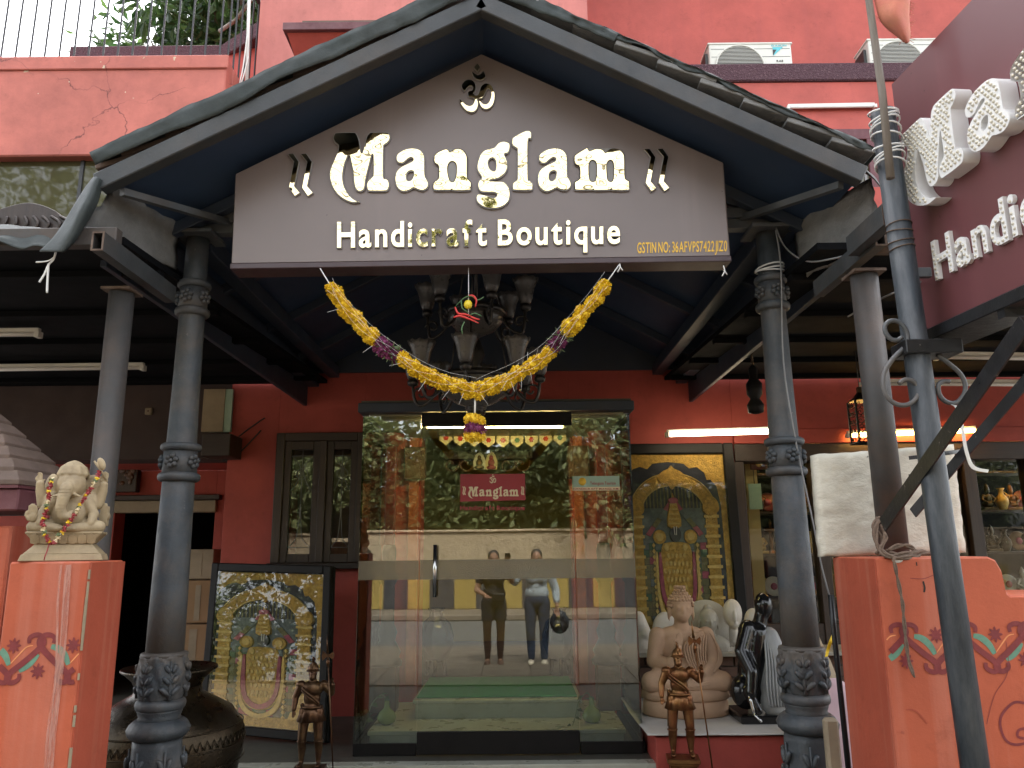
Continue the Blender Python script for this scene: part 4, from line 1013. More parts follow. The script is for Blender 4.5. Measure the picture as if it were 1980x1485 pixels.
for k in range(9):
    zz = at(1715, 215 + k * 12 + (8 if k > 4 else 0), 2.33).z; p0 = at(1718, 280, 2.33)
    MB().tube([(polex(zz) - .004 + .045 * math.cos(a), py_ - .010 + .050 * math.sin(a), zz + .012 * math.sin(a * 1 + k * 1.3)) for a in [i * math.pi / 8 for i in range(16)]], .0032, 6, closed=True).build('turn', 'string_white', tw)

# ================================================================== glass entrance vestibule
gb = thing('glass_entrance', 'frameless glass entrance box with handle and frosted band in the porch', 'glass vestibule', (-.12, YG, FL))
gx0, gx1 = -1.02, .80; gz1 = 2.40
gd0, gd1 = X(812, 1100, YG), X(1112, 1100, YG)
TH = .010
MB().box((gx0, YG, FL + .07), (gd0 - .006, YG + TH, gz1)).build('fixed_pane', 'glass_clear', gb)
MB().box((gd1 + .006, YG, FL + .07), (gx1, YG + TH, gz1)).build('fixed_pane', 'glass_clear', gb)
dr = MB().box((gd0, YG - .02, FL + .10), (gd1, YG - .02 + TH, gz1 - .01)).build('door', 'glass_clear', gb)
for x in (gx0, gx1 - TH): MB().box((x, YG + TH + .002, FL + .07), (x + TH, YW - .01, gz1)).build('side_pane', 'glass_side', gb)
for a_, b_ in ((gx0, gd0 - .006), (gd1 + .006, gx1)):
    MB().box((a_, YG - .0012, FL + .002), (b_, YG + .02, FL + .075)).build('bottom_rail', 'black_frame', gb, bev=.003)
    MB().box((a_ + .001, YG - .0025, Z(1119, YG)), (b_ - .001, YG - .0006, Z(1082, YG))).build('frosted_band', 'glass_band', gb)
MB().box((gd0 + .002, YG - .0225, Z(1119, YG)), (gd1 - .002, YG - .0206, Z(1081, YG))).build('frosted_band', 'glass_band', dr)
MB().box((gd0, YG - .032, FL + .012), (gd1, YG + .0, FL + .145)).build('door_rail', 'black_frame', dr, bev=.003)
MB().box((gd0, YG - .032, gz1 - .08), (gd1, YG - .004, gz1 + .012)).build('door_rail', 'black_frame', dr, bev=.003)
hx = X(841, 1100, YG - .07); h0, h1 = Z(1153, YG - .07), Z(1052, YG - .07)
h = MB().tube([(hx, YG - .075, h0), (hx, YG - .075, h1)], .0125, 14)
h.tube([(hx, YG - .075, h0 + .05), (hx, YG - .02, h0 + .05)], .007, 8).tube([(hx, YG - .075, h1 - .05), (hx, YG - .02, h1 - .05)], .007, 8)
h.build('handle', 'steel_bright', dr)
for x in (gx0, gx1 - .01):
    MB().box((x - .001, YG + .02, FL + .001), (x + .03, YW - .02, FL + .07)).build('bottom_rail', 'black_frame', gb, bev=.003)
top = MB().box((gx0 - .03, YG - .04, gz1 + .02), (gx1 + .03, YG + .06, gz1 + .085)).build('head_beam', 'navy_paint', gb, bev=.004)
for x in (gx0, gx1):
    MB().box((x - .03, YG + .06, gz1 + .021), (x + .03, YW - .01, gz1 + .08)).build('head_beam', 'navy_paint', gb, bev=.004)
mat('booth_roof', (.10, .105, .085), .6, var=.2, bmp=.1)
MB().box((gx0 - .02, YG + .02, gz1 + .087), (gx1 + .02, YW - .005, gz1 + .11)).build('roof_sheet', 'booth_roof', gb)
mat('booth_soffit', (.30, .30, .20), .5, var=.15, bmp=.05)
MB().box((gx0 + .03, YG + .06, gz1 + .012), (gx1 - .03, YW - .02, gz1 + .020)).build('ceiling_panel', 'booth_soffit', gb)
# stickers on the glass
stk = thing('door_sticker', 'red sticker on the glass door with white Manglam lettering', 'sticker', at(953, 968, YG - .025))
YK = YG - .0235
q = [at(890, 917, YK), at(1015, 916, YK), at(1016, 967, YK), at(890, 970, YK)]
MB().add([(p.x, YK - d, p.z) for d in (0, .0012) for p in q], [(0, 1, 2, 3), (4, 7, 6, 5), (0, 4, 5, 1), (1, 5, 6, 2), (2, 6, 7, 3), (3, 7, 4, 0)]).build('sheet', 'red_sticker', stk)
def onK(x, y, d):
    p = at(905 + (x - 638) / 579 * 98, 960 + (y - 372) * .168, YK); return Vector((p.x, YK - .0014 - d, p.z))
def thin(loops, q): return [inset(loops[0], q)] + [inset(l, -q) for l in loops[1:]]
for ch in 'Manglbm': MB().poly(thin(smooth_glyph(ch), 1.2), onK, 0, .0008).build('letter', 'cream_print', stk)
def onK2(x, y, d):
    p = at(953 + (x - 924) * .19, 925 + (y - 170) * .19, YK); return Vector((p.x, YK - .0014 - d, p.z))
for ch in ('om', 'omc', 'omd'): MB().poly(smooth_glyph(ch), onK2, 0, .0008).build('om_symbol', 'cream_print', stk)
for cx_ in (896, 1009):
    for e_ in (0, 3):
        def onK3(x, y, d):
            p = at(cx_ + e_ + (x - 570) * .17, 949 + (y - 340) * .2, YK); return Vector((p.x, YK - .0014 - d, p.z))
        MB().poly([G['chev'][0]], onK3, 0, .0008).build('chevron_mark', 'cream_print', stk)
# red second line stuck straight on the glass
Tq, wq = text_mesh('Handicraft Boutique', 1.0, .03, .85)
def onK4(x, y, d):
    p = at(890 + x / wq * 126, 986 - y * 12, YK); return Vector((p.x, YK - d, p.z))
for ch, vs, fs in Tq: extrude_flat(vs, fs, onK4, 0, .001).build('letter', 'red_sticker', stk)
st2 = thing('tourism_sticker', 'pale green notice sticker with round emblem on the right glass pane', 'sticker', at(1152, 940, YG))
YK2 = YG - .0015
a, b = at(1106, 921, YK2), at(1198, 941, YK2)
MB().box((a.x, YK2 - .0012, b.z), (b.x, YK2, a.z)).build('sheet', 'green_sticker', st2)
a2, b2_ = at(1106, 942, YK2), at(1199, 948, YK2)
MB().box((a2.x, YK2 - .0012, b2_.z), (b2_.x, YK2, a2.z)).build('strip', 'cream_print', st2)
e = at(1126, 931, YK2 - .002)
MB().lathe([(.0, -.0005), (.026, -.0004), (.026, .0004), (0, .0005)], e, 20, M=Matrix.Rotation(R_(90), 3, 'X')).build('emblem', 'yellow_print', st2)
Tr, wr_ = text_mesh('Telangana Tourism', 1, .02, .9)
def onK5(x, y, d):
    p = at(1141 + x / wr_ * 50, 937 - y * 8, YK2); return Vector((p.x, YK2 - .0014 - d, p.z))
for ch, vs, fs in Tr: extrude_flat(vs, fs, onK5, 0, .0008).build('printed_character', 'red_sticker', st2)
Tr, wr_ = text_mesh('HANDICRAFT MANGLAM', 1, .02, .9)
def onK6(x, y, d):
    p = at(1108 + x / wr_ * 88, 947 - y * 5, YK2); return Vector((p.x, YK2 - .0014 - d, p.z))
for ch, vs, fs in Tr: extrude_flat(vs, fs, onK6, 0, .0008).build('printed_character', 'red_sticker', st2)
# marble steps with green carpet inside the vestibule
stp = thing('entrance_steps', 'pale marble steps with green carpet behind the glass door', 'steps', (-.12, 5.45, FL))
MB().box((X(715, 1415, 5.42), 5.42, FL + .002), (X(1206, 1415, 5.42), 5.78, FL + .075)).build('riser', 'marble', stp)
MB().box((X(713, 1415, 5.42) - .005, 5.40, FL + .076), (X(1208, 1415, 5.42) + .005, 6.38, FL + .105)).build('tread', 'marble', stp, bev=.004)
MB().box((X(803, 1370, 5.76), 5.76, FL + .106), (X(1121, 1370, 5.76), 6.2, FL + .205)).build('riser', 'marble', stp)
MB().box((X(800, 1360, 5.76) - .005, 5.74, FL + .206), (X(1123, 1360, 5.76) + .005, 6.38, FL + .232)).build('tread', 'marble', stp, bev=.004)
MB().box((X(806, 1350, 5.80), 5.80, FL + .233), (X(1116, 1350, 5.80), 6.65, FL + .245)).build('carpet', 'carpet_green', stp, bev=.004)

def tube_light(label, p0, p1, lit=None, group='fluorescent tube lights', r=.014, body=True):
    p0, p1 = Vector(p0), Vector(p1); t = thing('tube_light', label, 'light', p0.lerp(p1, .5), group)
    d = (p1 - p0).normalized()
    if body: MB().bar(p0 + Vector((0, .014, .026)), p1 + Vector((0, .014, .026)), .034, .026).build('batten', 'white_pvc', t, bev=.003)
    MB().tube([p0 + d * .02, p1 - d * .02], r, 10).build('tube', lit or 'white_letter', t)
    for p in (p0, p1): MB().box((p.x - .014, p.y - .018, p.z - .02), (p.x + .014, p.y + .03, p.z + .016)).build('end_cap', 'white_pvc', t, bev=.002)
    return t
# ---- shop interior behind the doorway
IX0, IX1, IY = -2.2, 2.0, 9.3
room = thing('shop_interior', 'warm lit shop room seen through the glass door', 'room', (-.1, 7.5, FL + .23))
MB().box((IX0, YW + .24, FL + .0), (IX1, IY, FL + .228)).build('room_floor', 'floor_stone', room)
MB().box((IX0 - .1, IY, FL - .1), (IX1 + .1, IY + .1, 3.3)).build('room_wall', 'cream_wall', room)
for x in (IX0 - .1, IX1): MB().box((x, YW + .25, FL - .1), (x + .1, IY, 3.3)).build('room_wall', 'cream_wall', room)
MB().box((IX0, YW + .25, 2.95), (IX1, IY, 3.05)).build('room_ceiling', 'cream_wall', room)
# orange door frame posts with rough edges
fz = FL + .23; zd = Z(800, YW)
dfr = thing('doorway_surround', 'orange painted timber frame around the shop doorway', 'door frame', (-.1, YW - .03, fz))
for x in (xd0 - .10, xd1 + .02): MB().box((x, YW - .05, fz), (x + .08, YW - .003, zd)).build('jamb', 'door_orange', dfr, bev=.006)
MB().box((xd0 - .12, YW - .055, zd + .002), (xd1 + .12, YW - .002, zd + .09)).build('lintel', 'red_lacquer', dfr, bev=.006)
# carved wooden pillars flanking the doorway
for cx_, lab in ((X(752, 1100, 6.05), 'left'), (X(1168, 1100, 6.05), 'right')):
    cp = thing('carved_pillar', 'turned red and black timber pillar inside the glass box, %s of the steps' % lab, 'pillar', (cx_, 6.05, FL), 'timber pillars inside the glass box')
    c = (cx_, 6.05, 0)
    MB().box((cx_ - .085, 5.965, FL + .106), (cx_ + .085, 6.135, FL + .42)).build('block', 'wood_carved', cp, bev=.006)
    MB().lathe([(.11, FL + .42), (.115, FL + .45), (.09, FL + .48), (.105, FL + .52), (.06, FL + .60), (.075, FL + .66), (.05, FL + .72), (.048, FL + 1.0), (.075, FL + 1.05), (.048, FL + 1.10), (.055, FL + 1.25), (.045, FL + 1.3)], c, 20).build('turned_base', 'black_frame', cp)
    MB().box((cx_ - .038, 6.02, FL + 1.3), (cx_ + .038, 6.08, 2.32)).build('shaft', 'red_lacquer', cp, bev=.006)
    MB().lathe([(.045, 2.30), (.09, 2.34), (.10, 2.40)], c, 16).build('capital', 'red_lacquer', cp)
    # carved bracket panel beside each pillar top
    sg_ = 1 if cx_ < 0 else -1
    MB().box((cx_ + sg_ * .15 - .09, 6.30, 2.06), (cx_ + sg_ * .15 + .09, 6.36, 2.33)).build('bracket', 'wood_carved', cp, bev=.01)
# bunting (toran) over the doorway
tn = thing('door_bunting', 'cream festive bunting with red motifs hung behind the glass door', 'bunting', at(960, 850, 6.3))
n_ = 9
for k in range(n_):
    px0 = 850 + k * 27.5; sag = 6 * math.sin(math.pi * (k + .5) / n_); a = at(px0, 834 + sag, 6.3); w = .105; h_ = .11
    pts = [(0, 0), (w, 0), (w, -h_ * .62), (w * .5, -h_), (0, -h_ * .62)]
    f = MB().poly([pts], lambda x, y, d: Vector((a.x + x, 6.3 + d, a.z + y)), 0, .004).build('flag', 'cream_print', tn)
    m_ = ['chilli_red', 'chilli_red', 'frieze_green'][k % 3]
    d_ = MB(); c0 = Vector((a.x + w / 2, 6.298, a.z - h_ * .45))
    for q in range(6): d_.ball(c0 + Vector((math.cos(q * 1.047) * .014, 0, math.sin(q * 1.047) * .014)), (.009, .002, .009), 7, 5)
    d_.ball(c0, (.007, .003, .007), 7, 5).build('motif', m_, f)
MB().tube([at(840 + k * 10, 833 + 6 * math.sin(math.pi * k / 26), 6.299) for k in range(27)], .009, 6).build('band', 'marigold', tn)
# carved dark shelf and hanging carvings inside
sh = thing('carved_shelf', 'dark carved scroll shelf on the cream wall inside the shop', 'shelf', at(950, 890, 6.9))
p0, p1 = at(860, 884, 6.9), at(1030, 882, 6.9)
MB().box((p0.x, 6.82, p0.z - .03), (p1.x, 6.98, p0.z + .05)).build('board', 'dark_timber_h', sh, bev=.005)
for px in (872, 900, 980, 1008):
    c0 = at(px, 898, 6.82); MB().tube([c0 + Vector((math.cos(t * .9) * (.012 + .009 * t), 0, math.sin(t * .9) * (.012 + .009 * t))) for t in [i * .5 for i in range(16)]], .011, 6).build('scroll', 'wood_carved', sh)
for k, (px, py, hh, nm, lb) in enumerate(((927, 908, .16, 'deity_plaque', 'small pale seated deity plaque left on the interior shelf'), (950, 908, .17, 'deity_plaque', 'small red and cream deity plaque right on the interior shelf'))):
    c0 = at(px, py, 6.78); t = thing(nm, lb, 'plaque', c0, 'plaques on the interior shelf')
    MB().poly([[(-.05, 0), (.05, 0), (.055, .07), (.035, .13), (0, hh), (-.035, .13), (-.055, .07)]], lambda x, y, d: c0 + Vector((x, d, y)), 0, .012).build('back', 'white_print' if k == 0 else 'cream_print', t, bev=.003)
    MB().ball(c0 + Vector((0, -.006, .105)), (.018, .008, .022), 8, 6).ball(c0 + Vector((0, -.006, .06)), (.03, .009, .035), 8, 6).ball(c0 + Vector((0, -.006, .02)), (.043, .009, .02), 8, 6).build('figure', 'bronze_dark' if k == 0 else 'paint_pink', t)
# tall timber carvings / glass cases at the room's back, small colour in the depth
# big glossy jars on legs beside the steps
for cx_, lab in ((X(838, 1280, 6.55), 'left'), (X(1086, 1280, 6.55), 'right')):
    jr = thing('glazed_jar', 'large glossy dark jar on clawed feet inside the doorway, %s one' % lab, 'jar', (cx_, 6.75, fz), 'jars flanking the doorway')
    c = (cx_, 6.75, fz)
    MB().lathe([(.05, .12), (.10, .15), (.145, .25), (.15, .33), (.12, .43), (.06, .48), (.055, .52), (.075, .55)], c, 24).build('body', 'black_polish', jr)
    for q in range(3):
        a_ = q * 2.09 - 1.57; MB().tube([(cx_ + .07 * math.cos(a_), 6.75 + .07 * math.sin(a_), fz + .14), (cx_ + .09 * math.cos(a_), 6.75 + .09 * math.sin(a_), fz + .01)], [.022, .014], 8).build('foot', 'brass_old', jr)
# flasks with money plant
for cx_, lab in ((X(745, 1400, 5.55), 'left'), (X(1146, 1400, 5.55), 'right')):
    fk = thing('plant_flask', 'small green glass flask with money plant on the step, %s corner' % lab, 'flask', (cx_, 5.6, FL + .106), 'flasks on the step')
    c = (cx_, 5.6, FL + .106)
    MB().lathe([(.03, 0), (.055, .015), (.065, .045), (.05, .08), (.02, .105), (.015, .15), (.018, .16)], c, 18).build('flask', 'flask_green', fk)
    stem = catmull([Vector((cx_, 5.6, FL + .25)), Vector((cx_ - .03, 5.57, FL + .3)), Vector((cx_ - .09, 5.54, FL + .25)), Vector((cx_ - .12, 5.52, FL + .15)), Vector((cx_ - .16, 5.5, FL + .06))], 4, False)
    MB().tube(stem, .003, 5).build('stem', 'leaf_sprig', fk)
    for k in range(0, len(stem), 2):
        p = stem[k]; r_ = Euler((random.uniform(-.8, .3), random.uniform(-1, 1), random.uniform(0, 6))).to_matrix()
        MB().add([p, p + r_ @ Vector((.02, .018, .004)), p + r_ @ Vector((0, .05, -.006)), p + r_ @ Vector((-.02, .018, .004))], [(0, 1, 2), (0, 2, 3)]).build('leaf', 'leaf_mango', fk)
# ------------------------------------------------------------------ fluorescent tubes
tube_light('lit yellow tube light over the glass door', at(822, 823, 5.55), at(1092, 823, 5.55), 'tube_warm', r=.018)
tube_light('lit pale tube light above the golden deity painting', at(1290, 840, 5.95), at(1500, 834, 5.95), 'tube_cream', r=.019)
tube_light('lit orange tube light above the white foam block', at(1640, 842, 6.3), at(1888, 832, 6.3), 'tube_orange', r=.019)
tube_light('unlit tube light on the dark left ceiling, shorter and higher', at(-140, 648, 4.25), at(73, 646, 4.25))
tube_light('unlit long tube light on the dark left ceiling near the wall', at(-150, 716, 5.2), at(276, 711, 5.2))
tube_light('unlit tube light on the right ceiling just below the maroon sign', at(1812, 690, 4.8), at(2060, 694, 4.8))
tube_light('unlit tube light on the right ceiling nearer the wall', at(1668, 742, 5.6), at(2060, 744, 5.6))
tube_light('unlit tube light on the upper red wall below the ledge', at(1524, 208, YR - .76), at(1692, 205, YR - .76))
# ================================================================== gate pillars
def frieze(parent, x0, x1, y, zc, h, phase=0):
    """painted scroll border: maroon S scrolls, green leaves, flowers - thin paint sheets on the front face"""
    k = h / 80.0                                      # metres per drawing unit
    per = 109 * k
    def S(ox, mir):
        pts = [(5, -26), (4, -35), (12, -40), (22, -40), (30, -33), (30, -24), (19, -11), (-1, 7), (-20, 22), (-29, 33), (-25, 41), (-16, 42), (-7, 36), (-7, 27)]
        return [Vector((ox + (a if not mir else -a) * k, y, zc - b * k)) for a, b in pts]
    x = x0 - per + phase * per; n = 0
    def clip(mb): 
        return all(x0 - .001 <= v[0] <= x1 + .001 for v in mb.v)
    def ribbon(pts, w, m, nm, d=.0016):
        c = catmull(pts, 5, False); mb = MB(); vs = []
        K = len(c)
        for i, p in enumerate(c):
            t = (c[min(i + 1, K - 1)] - c[max(i - 1, 0)]).normalized(); nrm = Vector((-t.z, 0, t.x))
            ww = w * (.75 + .5 * math.sin(math.pi * i / (K - 1)))
            vs += [p + nrm * ww + Vector((0, -d, 0)), p - nrm * ww + Vector((0, -d, 0))]
        fs = [(2 * i, 2 * i + 1, 2 * i + 3, 2 * i + 2) for i in range(K - 1)
              if all(x0 <= vs[j].x <= x1 for j in (2 * i, 2 * i + 1, 2 * i + 3, 2 * i + 2))]
        if fs: mb.add(vs, fs); mb.build(nm, m, parent)
    while x < x1 + per:
        ribbon(S(x, False), 4.4 * k, 'frieze_maroon', 'painted_scroll', .0022)
        ribbon(S(x + per * .5, True), 4.4 * k, 'frieze_maroon', 'painted_scroll', .0026)
        ribbon([Vector((x + q[0] * k, y, zc - q[1] * k)) for q in ((-9, 22), (1, 16), (13, 6), (23, -7))], 5.0 * k, 'frieze_green', 'painted_leaf', .0012)
        ribbon([Vector((x + per * .5 + q[0] * k, y, zc - q[1] * k)) for q in ((-9, -20), (5, -16), (18, -4), (26, 12))], 5.0 * k, 'frieze_green', 'painted_leaf', .0012)
        ribbon([Vector((x + q[0] * k, y, zc - q[1] * k)) for q in ((-26, 10), (-14, -4), (0, -19), (12, -22))], 1.0 * k, 'frieze_orange', 'painted_stroke', .0012)
        for fx, fz in ((x - 23 * k, zc + 22 * k), (x + 26 * k, zc - 23 * k)):
            if x0 + .02 < fx < x1 - .02:
                pts = [(fx + (11 + 3.5 * math.cos(8 * a)) * k * math.cos(a) * .95, fz + (11 + 3.5 * math.cos(8 * a)) * k * math.sin(a)) for a in [i * math.pi / 24 for i in range(48)]]
                MB().add([(p[0], y - .002, p[1]) for p in pts], [tuple(range(48))]).build('painted_flower', 'frieze_maroon', parent)
        x += per
zpL = 1.474
gp = thing('gate_pillar', 'coral painted left gate pillar with scroll frieze under the Ganesha statue', 'pillar', (-1.53, 2.7, 0), 'gate pillars')
xa, xb = -1.66, -1.393
MB().box((xa, 2.60, 0), (xb - .002, 2.83, zpL)).build('shaft', 'coral_pillar', gp, bev=.006)
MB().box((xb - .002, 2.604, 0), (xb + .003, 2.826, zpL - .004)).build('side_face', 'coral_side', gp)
# chipped white plaster arris
mb = MB()
z = .05
while z < zpL - .02:
    h_ = random.uniform(.006, .05); w = random.uniform(.0006, .0028) * (2 if random.random() < .12 else 1)
    if random.random() < .42: mb.box((xb - .002 - w, 2.5985, z), (xb + .0038, 2.6005 + w, z + h_))
    z += h_
o = mb.build('chipped_edge', 'lintel_cream', gp, fixn=False); o['kind'] = 'stuff'
frieze(gp, xa, xb - .004, 2.60, at(100, 1272, 2.6).z, .14, .47)

# tiled gate post to its left
gp2 = thing('tiled_gate_post', 'coral gate post with a stepped clay tile cap at the far left', 'pillar', (-2.0, 3.0, 0))
X1_ = -1.835; Yn, Yf = 2.86, 3.14
MB().box((-2.3, Yn, 0), (X1_, Yf, 1.60)).build('shaft', 'coral_pillar', gp2, bev=.006)
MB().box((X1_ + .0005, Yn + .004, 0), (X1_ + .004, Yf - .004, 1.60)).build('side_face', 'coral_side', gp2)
zf0, zf1 = at(60, 988, 2.83).z, at(30, 944, 2.8).z
MB().box((-2.34, Yn - .06, zf0), (X1_ + .05, Yf + .06, zf1)).build('cornice', 'maroon_trim', gp2, bev=.006)
nC = 6
zc0 = zf1 + .001
for k in range(nC):
    u = k / nC; s_ = 1 - u * .93; hY = (Yf - Yn) / 2 + .075; hX = .29; cX, cY = -2.07, (Yn + Yf) / 2
    z0 = zc0 + .012 + k * .05; mb = MB()
    a_, b_ = hX * s_, hY * s_; a2_, b2q = a_ - .036, b_ - .036
    t_ = .018
    vs = [(cX + sx * w, cY + sy * d_, z) for (w, d_, z) in ((a_, b_, z0), (a_, b_, z0 + t_), (a2_, b2q, z0 + .05 + t_ * .3)) for sx, sy in ((-1, -1), (1, -1), (1, 1), (-1, 1))]
    mb.add(vs, [(0, 3, 2, 1), (0, 1, 5, 4), (1, 2, 6, 5), (2, 3, 7, 6), (3, 0, 4, 7), (4, 5, 9, 8), (5, 6, 10, 9), (6, 7, 11, 10), (7, 4, 8, 11), (8, 9, 10, 11)])
    mb.build('tile_course', 'tile_clay', gp2, bev=.002)
    MB().box((cX - a_ + .004, cY - b_ + .004, z0 - .012), (cX + a_ - .004, cY + b_ - .004, z0 - .0005)).build('tile_shadow', 'maroon_trim', gp2)  # maroon strip colours in the shadow under each course
# right pillar and low wall
gr = thing('gate_pillar', 'coral painted right gate pillar and wall with scroll frieze under the foam block', 'pillar', (1.4, 2.75, 0), 'gate pillars')
zpR = 1.462; xr0 = 1.19; xr1 = 1.605
pts = [(xr0, 0), (3.2, 0), (3.2, at(1975, 1152, 2.6).z), (xr1 + .01, at(1930, 1152, 2.6).z), (xr1, at(1928, 1145, 2.6).z), (xr1 - .005, zpR - .045), (xr1 - .02, zpR - .012), (xr1 - .045, zpR), (xr0, zpR)]
MB().poly([pts], lambda x, y, d: Vector((x, 2.60 + d, y)), 0, .34).build('shaft', 'coral_pillar', gr, bev=.006)
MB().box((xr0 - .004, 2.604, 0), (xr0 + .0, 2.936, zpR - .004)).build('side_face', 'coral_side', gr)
frieze(gr, xr0 + .004, 3.0, 2.60, at(1790, 1252, 2.6).z, .14, .07)
# black scribble on the wall and painted swirl lower right
def stroke(parent, pix, w, m, nm, Y=2.5985):
    c = catmull([at(x, y, Y) for x, y in pix], 6, False); vs = []
    for i, p in enumerate(c):
        t = (c[min(i + 1, len(c) - 1)] - c[max(i - 1, 0)]).normalized(); n = Vector((-t.z, 0, t.x)); vs += [p + n * w, p - n * w]
    MB().add(vs, [(2 * i, 2 * i + 1, 2 * i + 3, 2 * i + 2) for i in range(len(c) - 1)]).build(nm, m, parent)
stroke(gr, [(1990, 1362), (1962, 1358), (1940, 1378), (1934, 1400), (1944, 1430), (1966, 1440), (2000, 1432)], .004, 'frieze_maroon', 'painted_swirl')
stroke(gr, [(1985, 1408), (1970, 1412), (1968, 1424), (1980, 1428)], .004, 'frieze_maroon', 'painted_swirl')
stroke(gr, [(1785, 1124), (1788, 1136), (1787, 1145)], .003, 'paint_black', 'paint_scar'); stroke(gr, [(1772, 1087), (1773, 1094)], .0018, 'paint_black', 'paint_scar')
stroke(gr, [(1760, 1118), (1785, 1119), (1805, 1112), (1825, 1104)], .0009, 'frieze_maroon', 'crack_line'); stroke(gr, [(1945, 1240), (1950, 1280), (1945, 1310), (1925, 1340), (1915, 1370), (1908, 1400)], .0009, 'frieze_maroon', 'crack_line')
stroke(gr, [(1752, 1372), (1770, 1374), (1784, 1388), (1792, 1400)], .0022, 'coral_side', 'scuff'); stroke(gr, [(1742, 1415), (1748, 1418)], .004, 'coral_side', 'scuff')
ov = at(1735, 1083, 2.5985); MB().lathe([(.0, -.0006), (.018, -.0005), (.018, .0005), (0, .0006)], ov, 18, M=Matrix.Rotation(R_(90), 3, 'X') @ Matrix.Diagonal((1, .5, 1))).build('oval_tag', 'white_print', gr)

stroke(gp, [(132, 1092), (126, 1180), (122, 1240), (112, 1330), (104, 1400), (96, 1490)], .011, 'paint_smear', 'paint_smear', 2.5965)
stroke(gp, [(118, 1092), (112, 1160), (108, 1300), (94, 1400), (86, 1490)], .004, 'paint_smear', 'paint_smear', 2.5955)
# ---- foam block, rope, cloth things at the right
fb = thing('foam_block', 'large dirty white foam block leaning behind the post on the right pillar', 'foam block', at(1720, 1072, 2.93))
c = [at(1590, 1077, 2.90), at(1870, 1068, 2.90), at(1846, 858, 2.93), at(1575, 879, 2.93)]
nn = 26; vs = []; n2 = nn + 1
for dpt in (0, .055):
    for i in range(n2):
        for j in range(n2):
            u, v = i / nn, j / nn
            p = (c[0] * (1 - u) + c[1] * u) * (1 - v) + (c[3] * (1 - u) + c[2] * u) * v
            e_ = .006 * noise.noise(Vector((u * 14, v * 14, dpt * 40))) + (.004 * noise.noise(Vector((u * 40, v * 40, 3))))
            edge = min(u, 1 - u, v, 1 - v)
            p = p + Vector((noise.noise(Vector((v * 9, 1, 0))) * .006 * (edge < .02), dpt + e_ * (1 if dpt == 0 else -1) + (.008 if edge == 0 else 0) * (1 if dpt == 0 else -1), noise.noise(Vector((u * 9, 5, 0))) * .006 * (edge < .02)))
            vs.append(p)
fs = []; k0 = n2 * n2
for i in range(nn):
    for j in range(nn):
        q = i * n2 + j; fs += [(q, q + n2, q + n2 + 1, q + 1), (k0 + q, k0 + q + 1, k0 + q + n2 + 1, k0 + q + n2)]
rim = [i * n2 for i in range(n2)] + [nn * n2 + j for j in range(1, n2)] + [i * n2 + nn for i in range(nn - 1, -1, -1)] + [j for j in range(nn - 1, 0, -1)]
for i in range(len(rim)): a_, b_ = rim[i], rim[(i + 1) % len(rim)]; fs.append((a_, b_, k0 + b_, k0 + a_))
props(MB().add(vs, fs, True).build('block', 'styrofoam', fb), None)
rp = thing('rope', 'frayed brown rope tied round the post foot and hanging over the right pillar', 'rope', at(1735, 1075, 2.7))
def rope(pix, r, nm='strand', tw=.5):
    c = catmull([at(*p) for p in pix], 6, False); out = MB()
    for s_ in range(2):
        pts = []
        for i, p in enumerate(c):
            a_ = i * tw + s_ * math.pi; pts.append(p + Vector((math.cos(a_), 0, math.sin(a_))) * r * .7)
        out.tube(pts, r * .8, 6)
    out.build(nm, 'rope', rp)
rope([(1700, 1005, 2.66), (1692, 1030, 2.64), (1700, 1060, 2.62), (1720, 1074, 2.6), (1760, 1070, 2.62), (1790, 1068, 2.66), (1812, 1070, 2.7)], .007)
rope([(1705, 1015, 2.66), (1712, 1040, 2.63), (1703, 1066, 2.61), (1730, 1078, 2.59), (1770, 1076, 2.62), (1785, 1066, 2.7)], .006)
rope([(1698, 1000, 2.68), (1690, 1020, 2.66), (1708, 1045, 2.64), (1696, 1072, 2.62)], .006)
rope([(1715, 1064, 2.62), (1745, 1054, 2.64), (1770, 1064, 2.66), (1745, 1074, 2.62), (1720, 1070, 2.62)], .006)
rope([(1728, 1078, 2.585), (1731, 1095, 2.58), (1738, 1130, 2.585), (1745, 1165, 2.585), (1748, 1200, 2.585), (1752, 1240, 2.585), (1758, 1280, 2.585), (1768, 1308, 2.575)], .0045)
wb_ = thing('white_ribbon', 'white plastic strip hanging from the scroll on the right', 'ribbon', at(1860, 800, 2.3))
sheet('strip', [[at(1838, 782, 2.32), at(1846, 786, 2.32)], [at(1856, 790, 2.30), at(1850, 800, 2.30)], [at(1864, 830, 2.30), at(1858, 835, 2.30)], [at(1872, 870, 2.30), at(1866, 873, 2.30)], [at(1885, 900, 2.30), at(1879, 905, 2.30)], [at(1912, 908, 2.30), at(1910, 914, 2.30)]], 'string_white', wb_, .001, .002)
# tie string on the left fascia
ts_ = thing('tie_strip', 'white cloth strip knotted on the left roof fascia', 'string', at(92, 510, 2.86))
MB().tube(catmull([at(110, 478, 2.85), at(104, 500, 2.84), at(94, 512, 2.84), at(86, 530, 2.84), at(76, 546, 2.84)], 5, False), [.004] * 21, 6).tube(catmull([at(94, 510, 2.84), at(92, 540, 2.84), at(91, 566, 2.84)], 5, False), .004, 6).tube(catmull([at(104, 498, 2.84), at(92, 505, 2.83), at(70, 507, 2.84)], 4, False), .003, 5).build('strip', 'string_white', ts_)

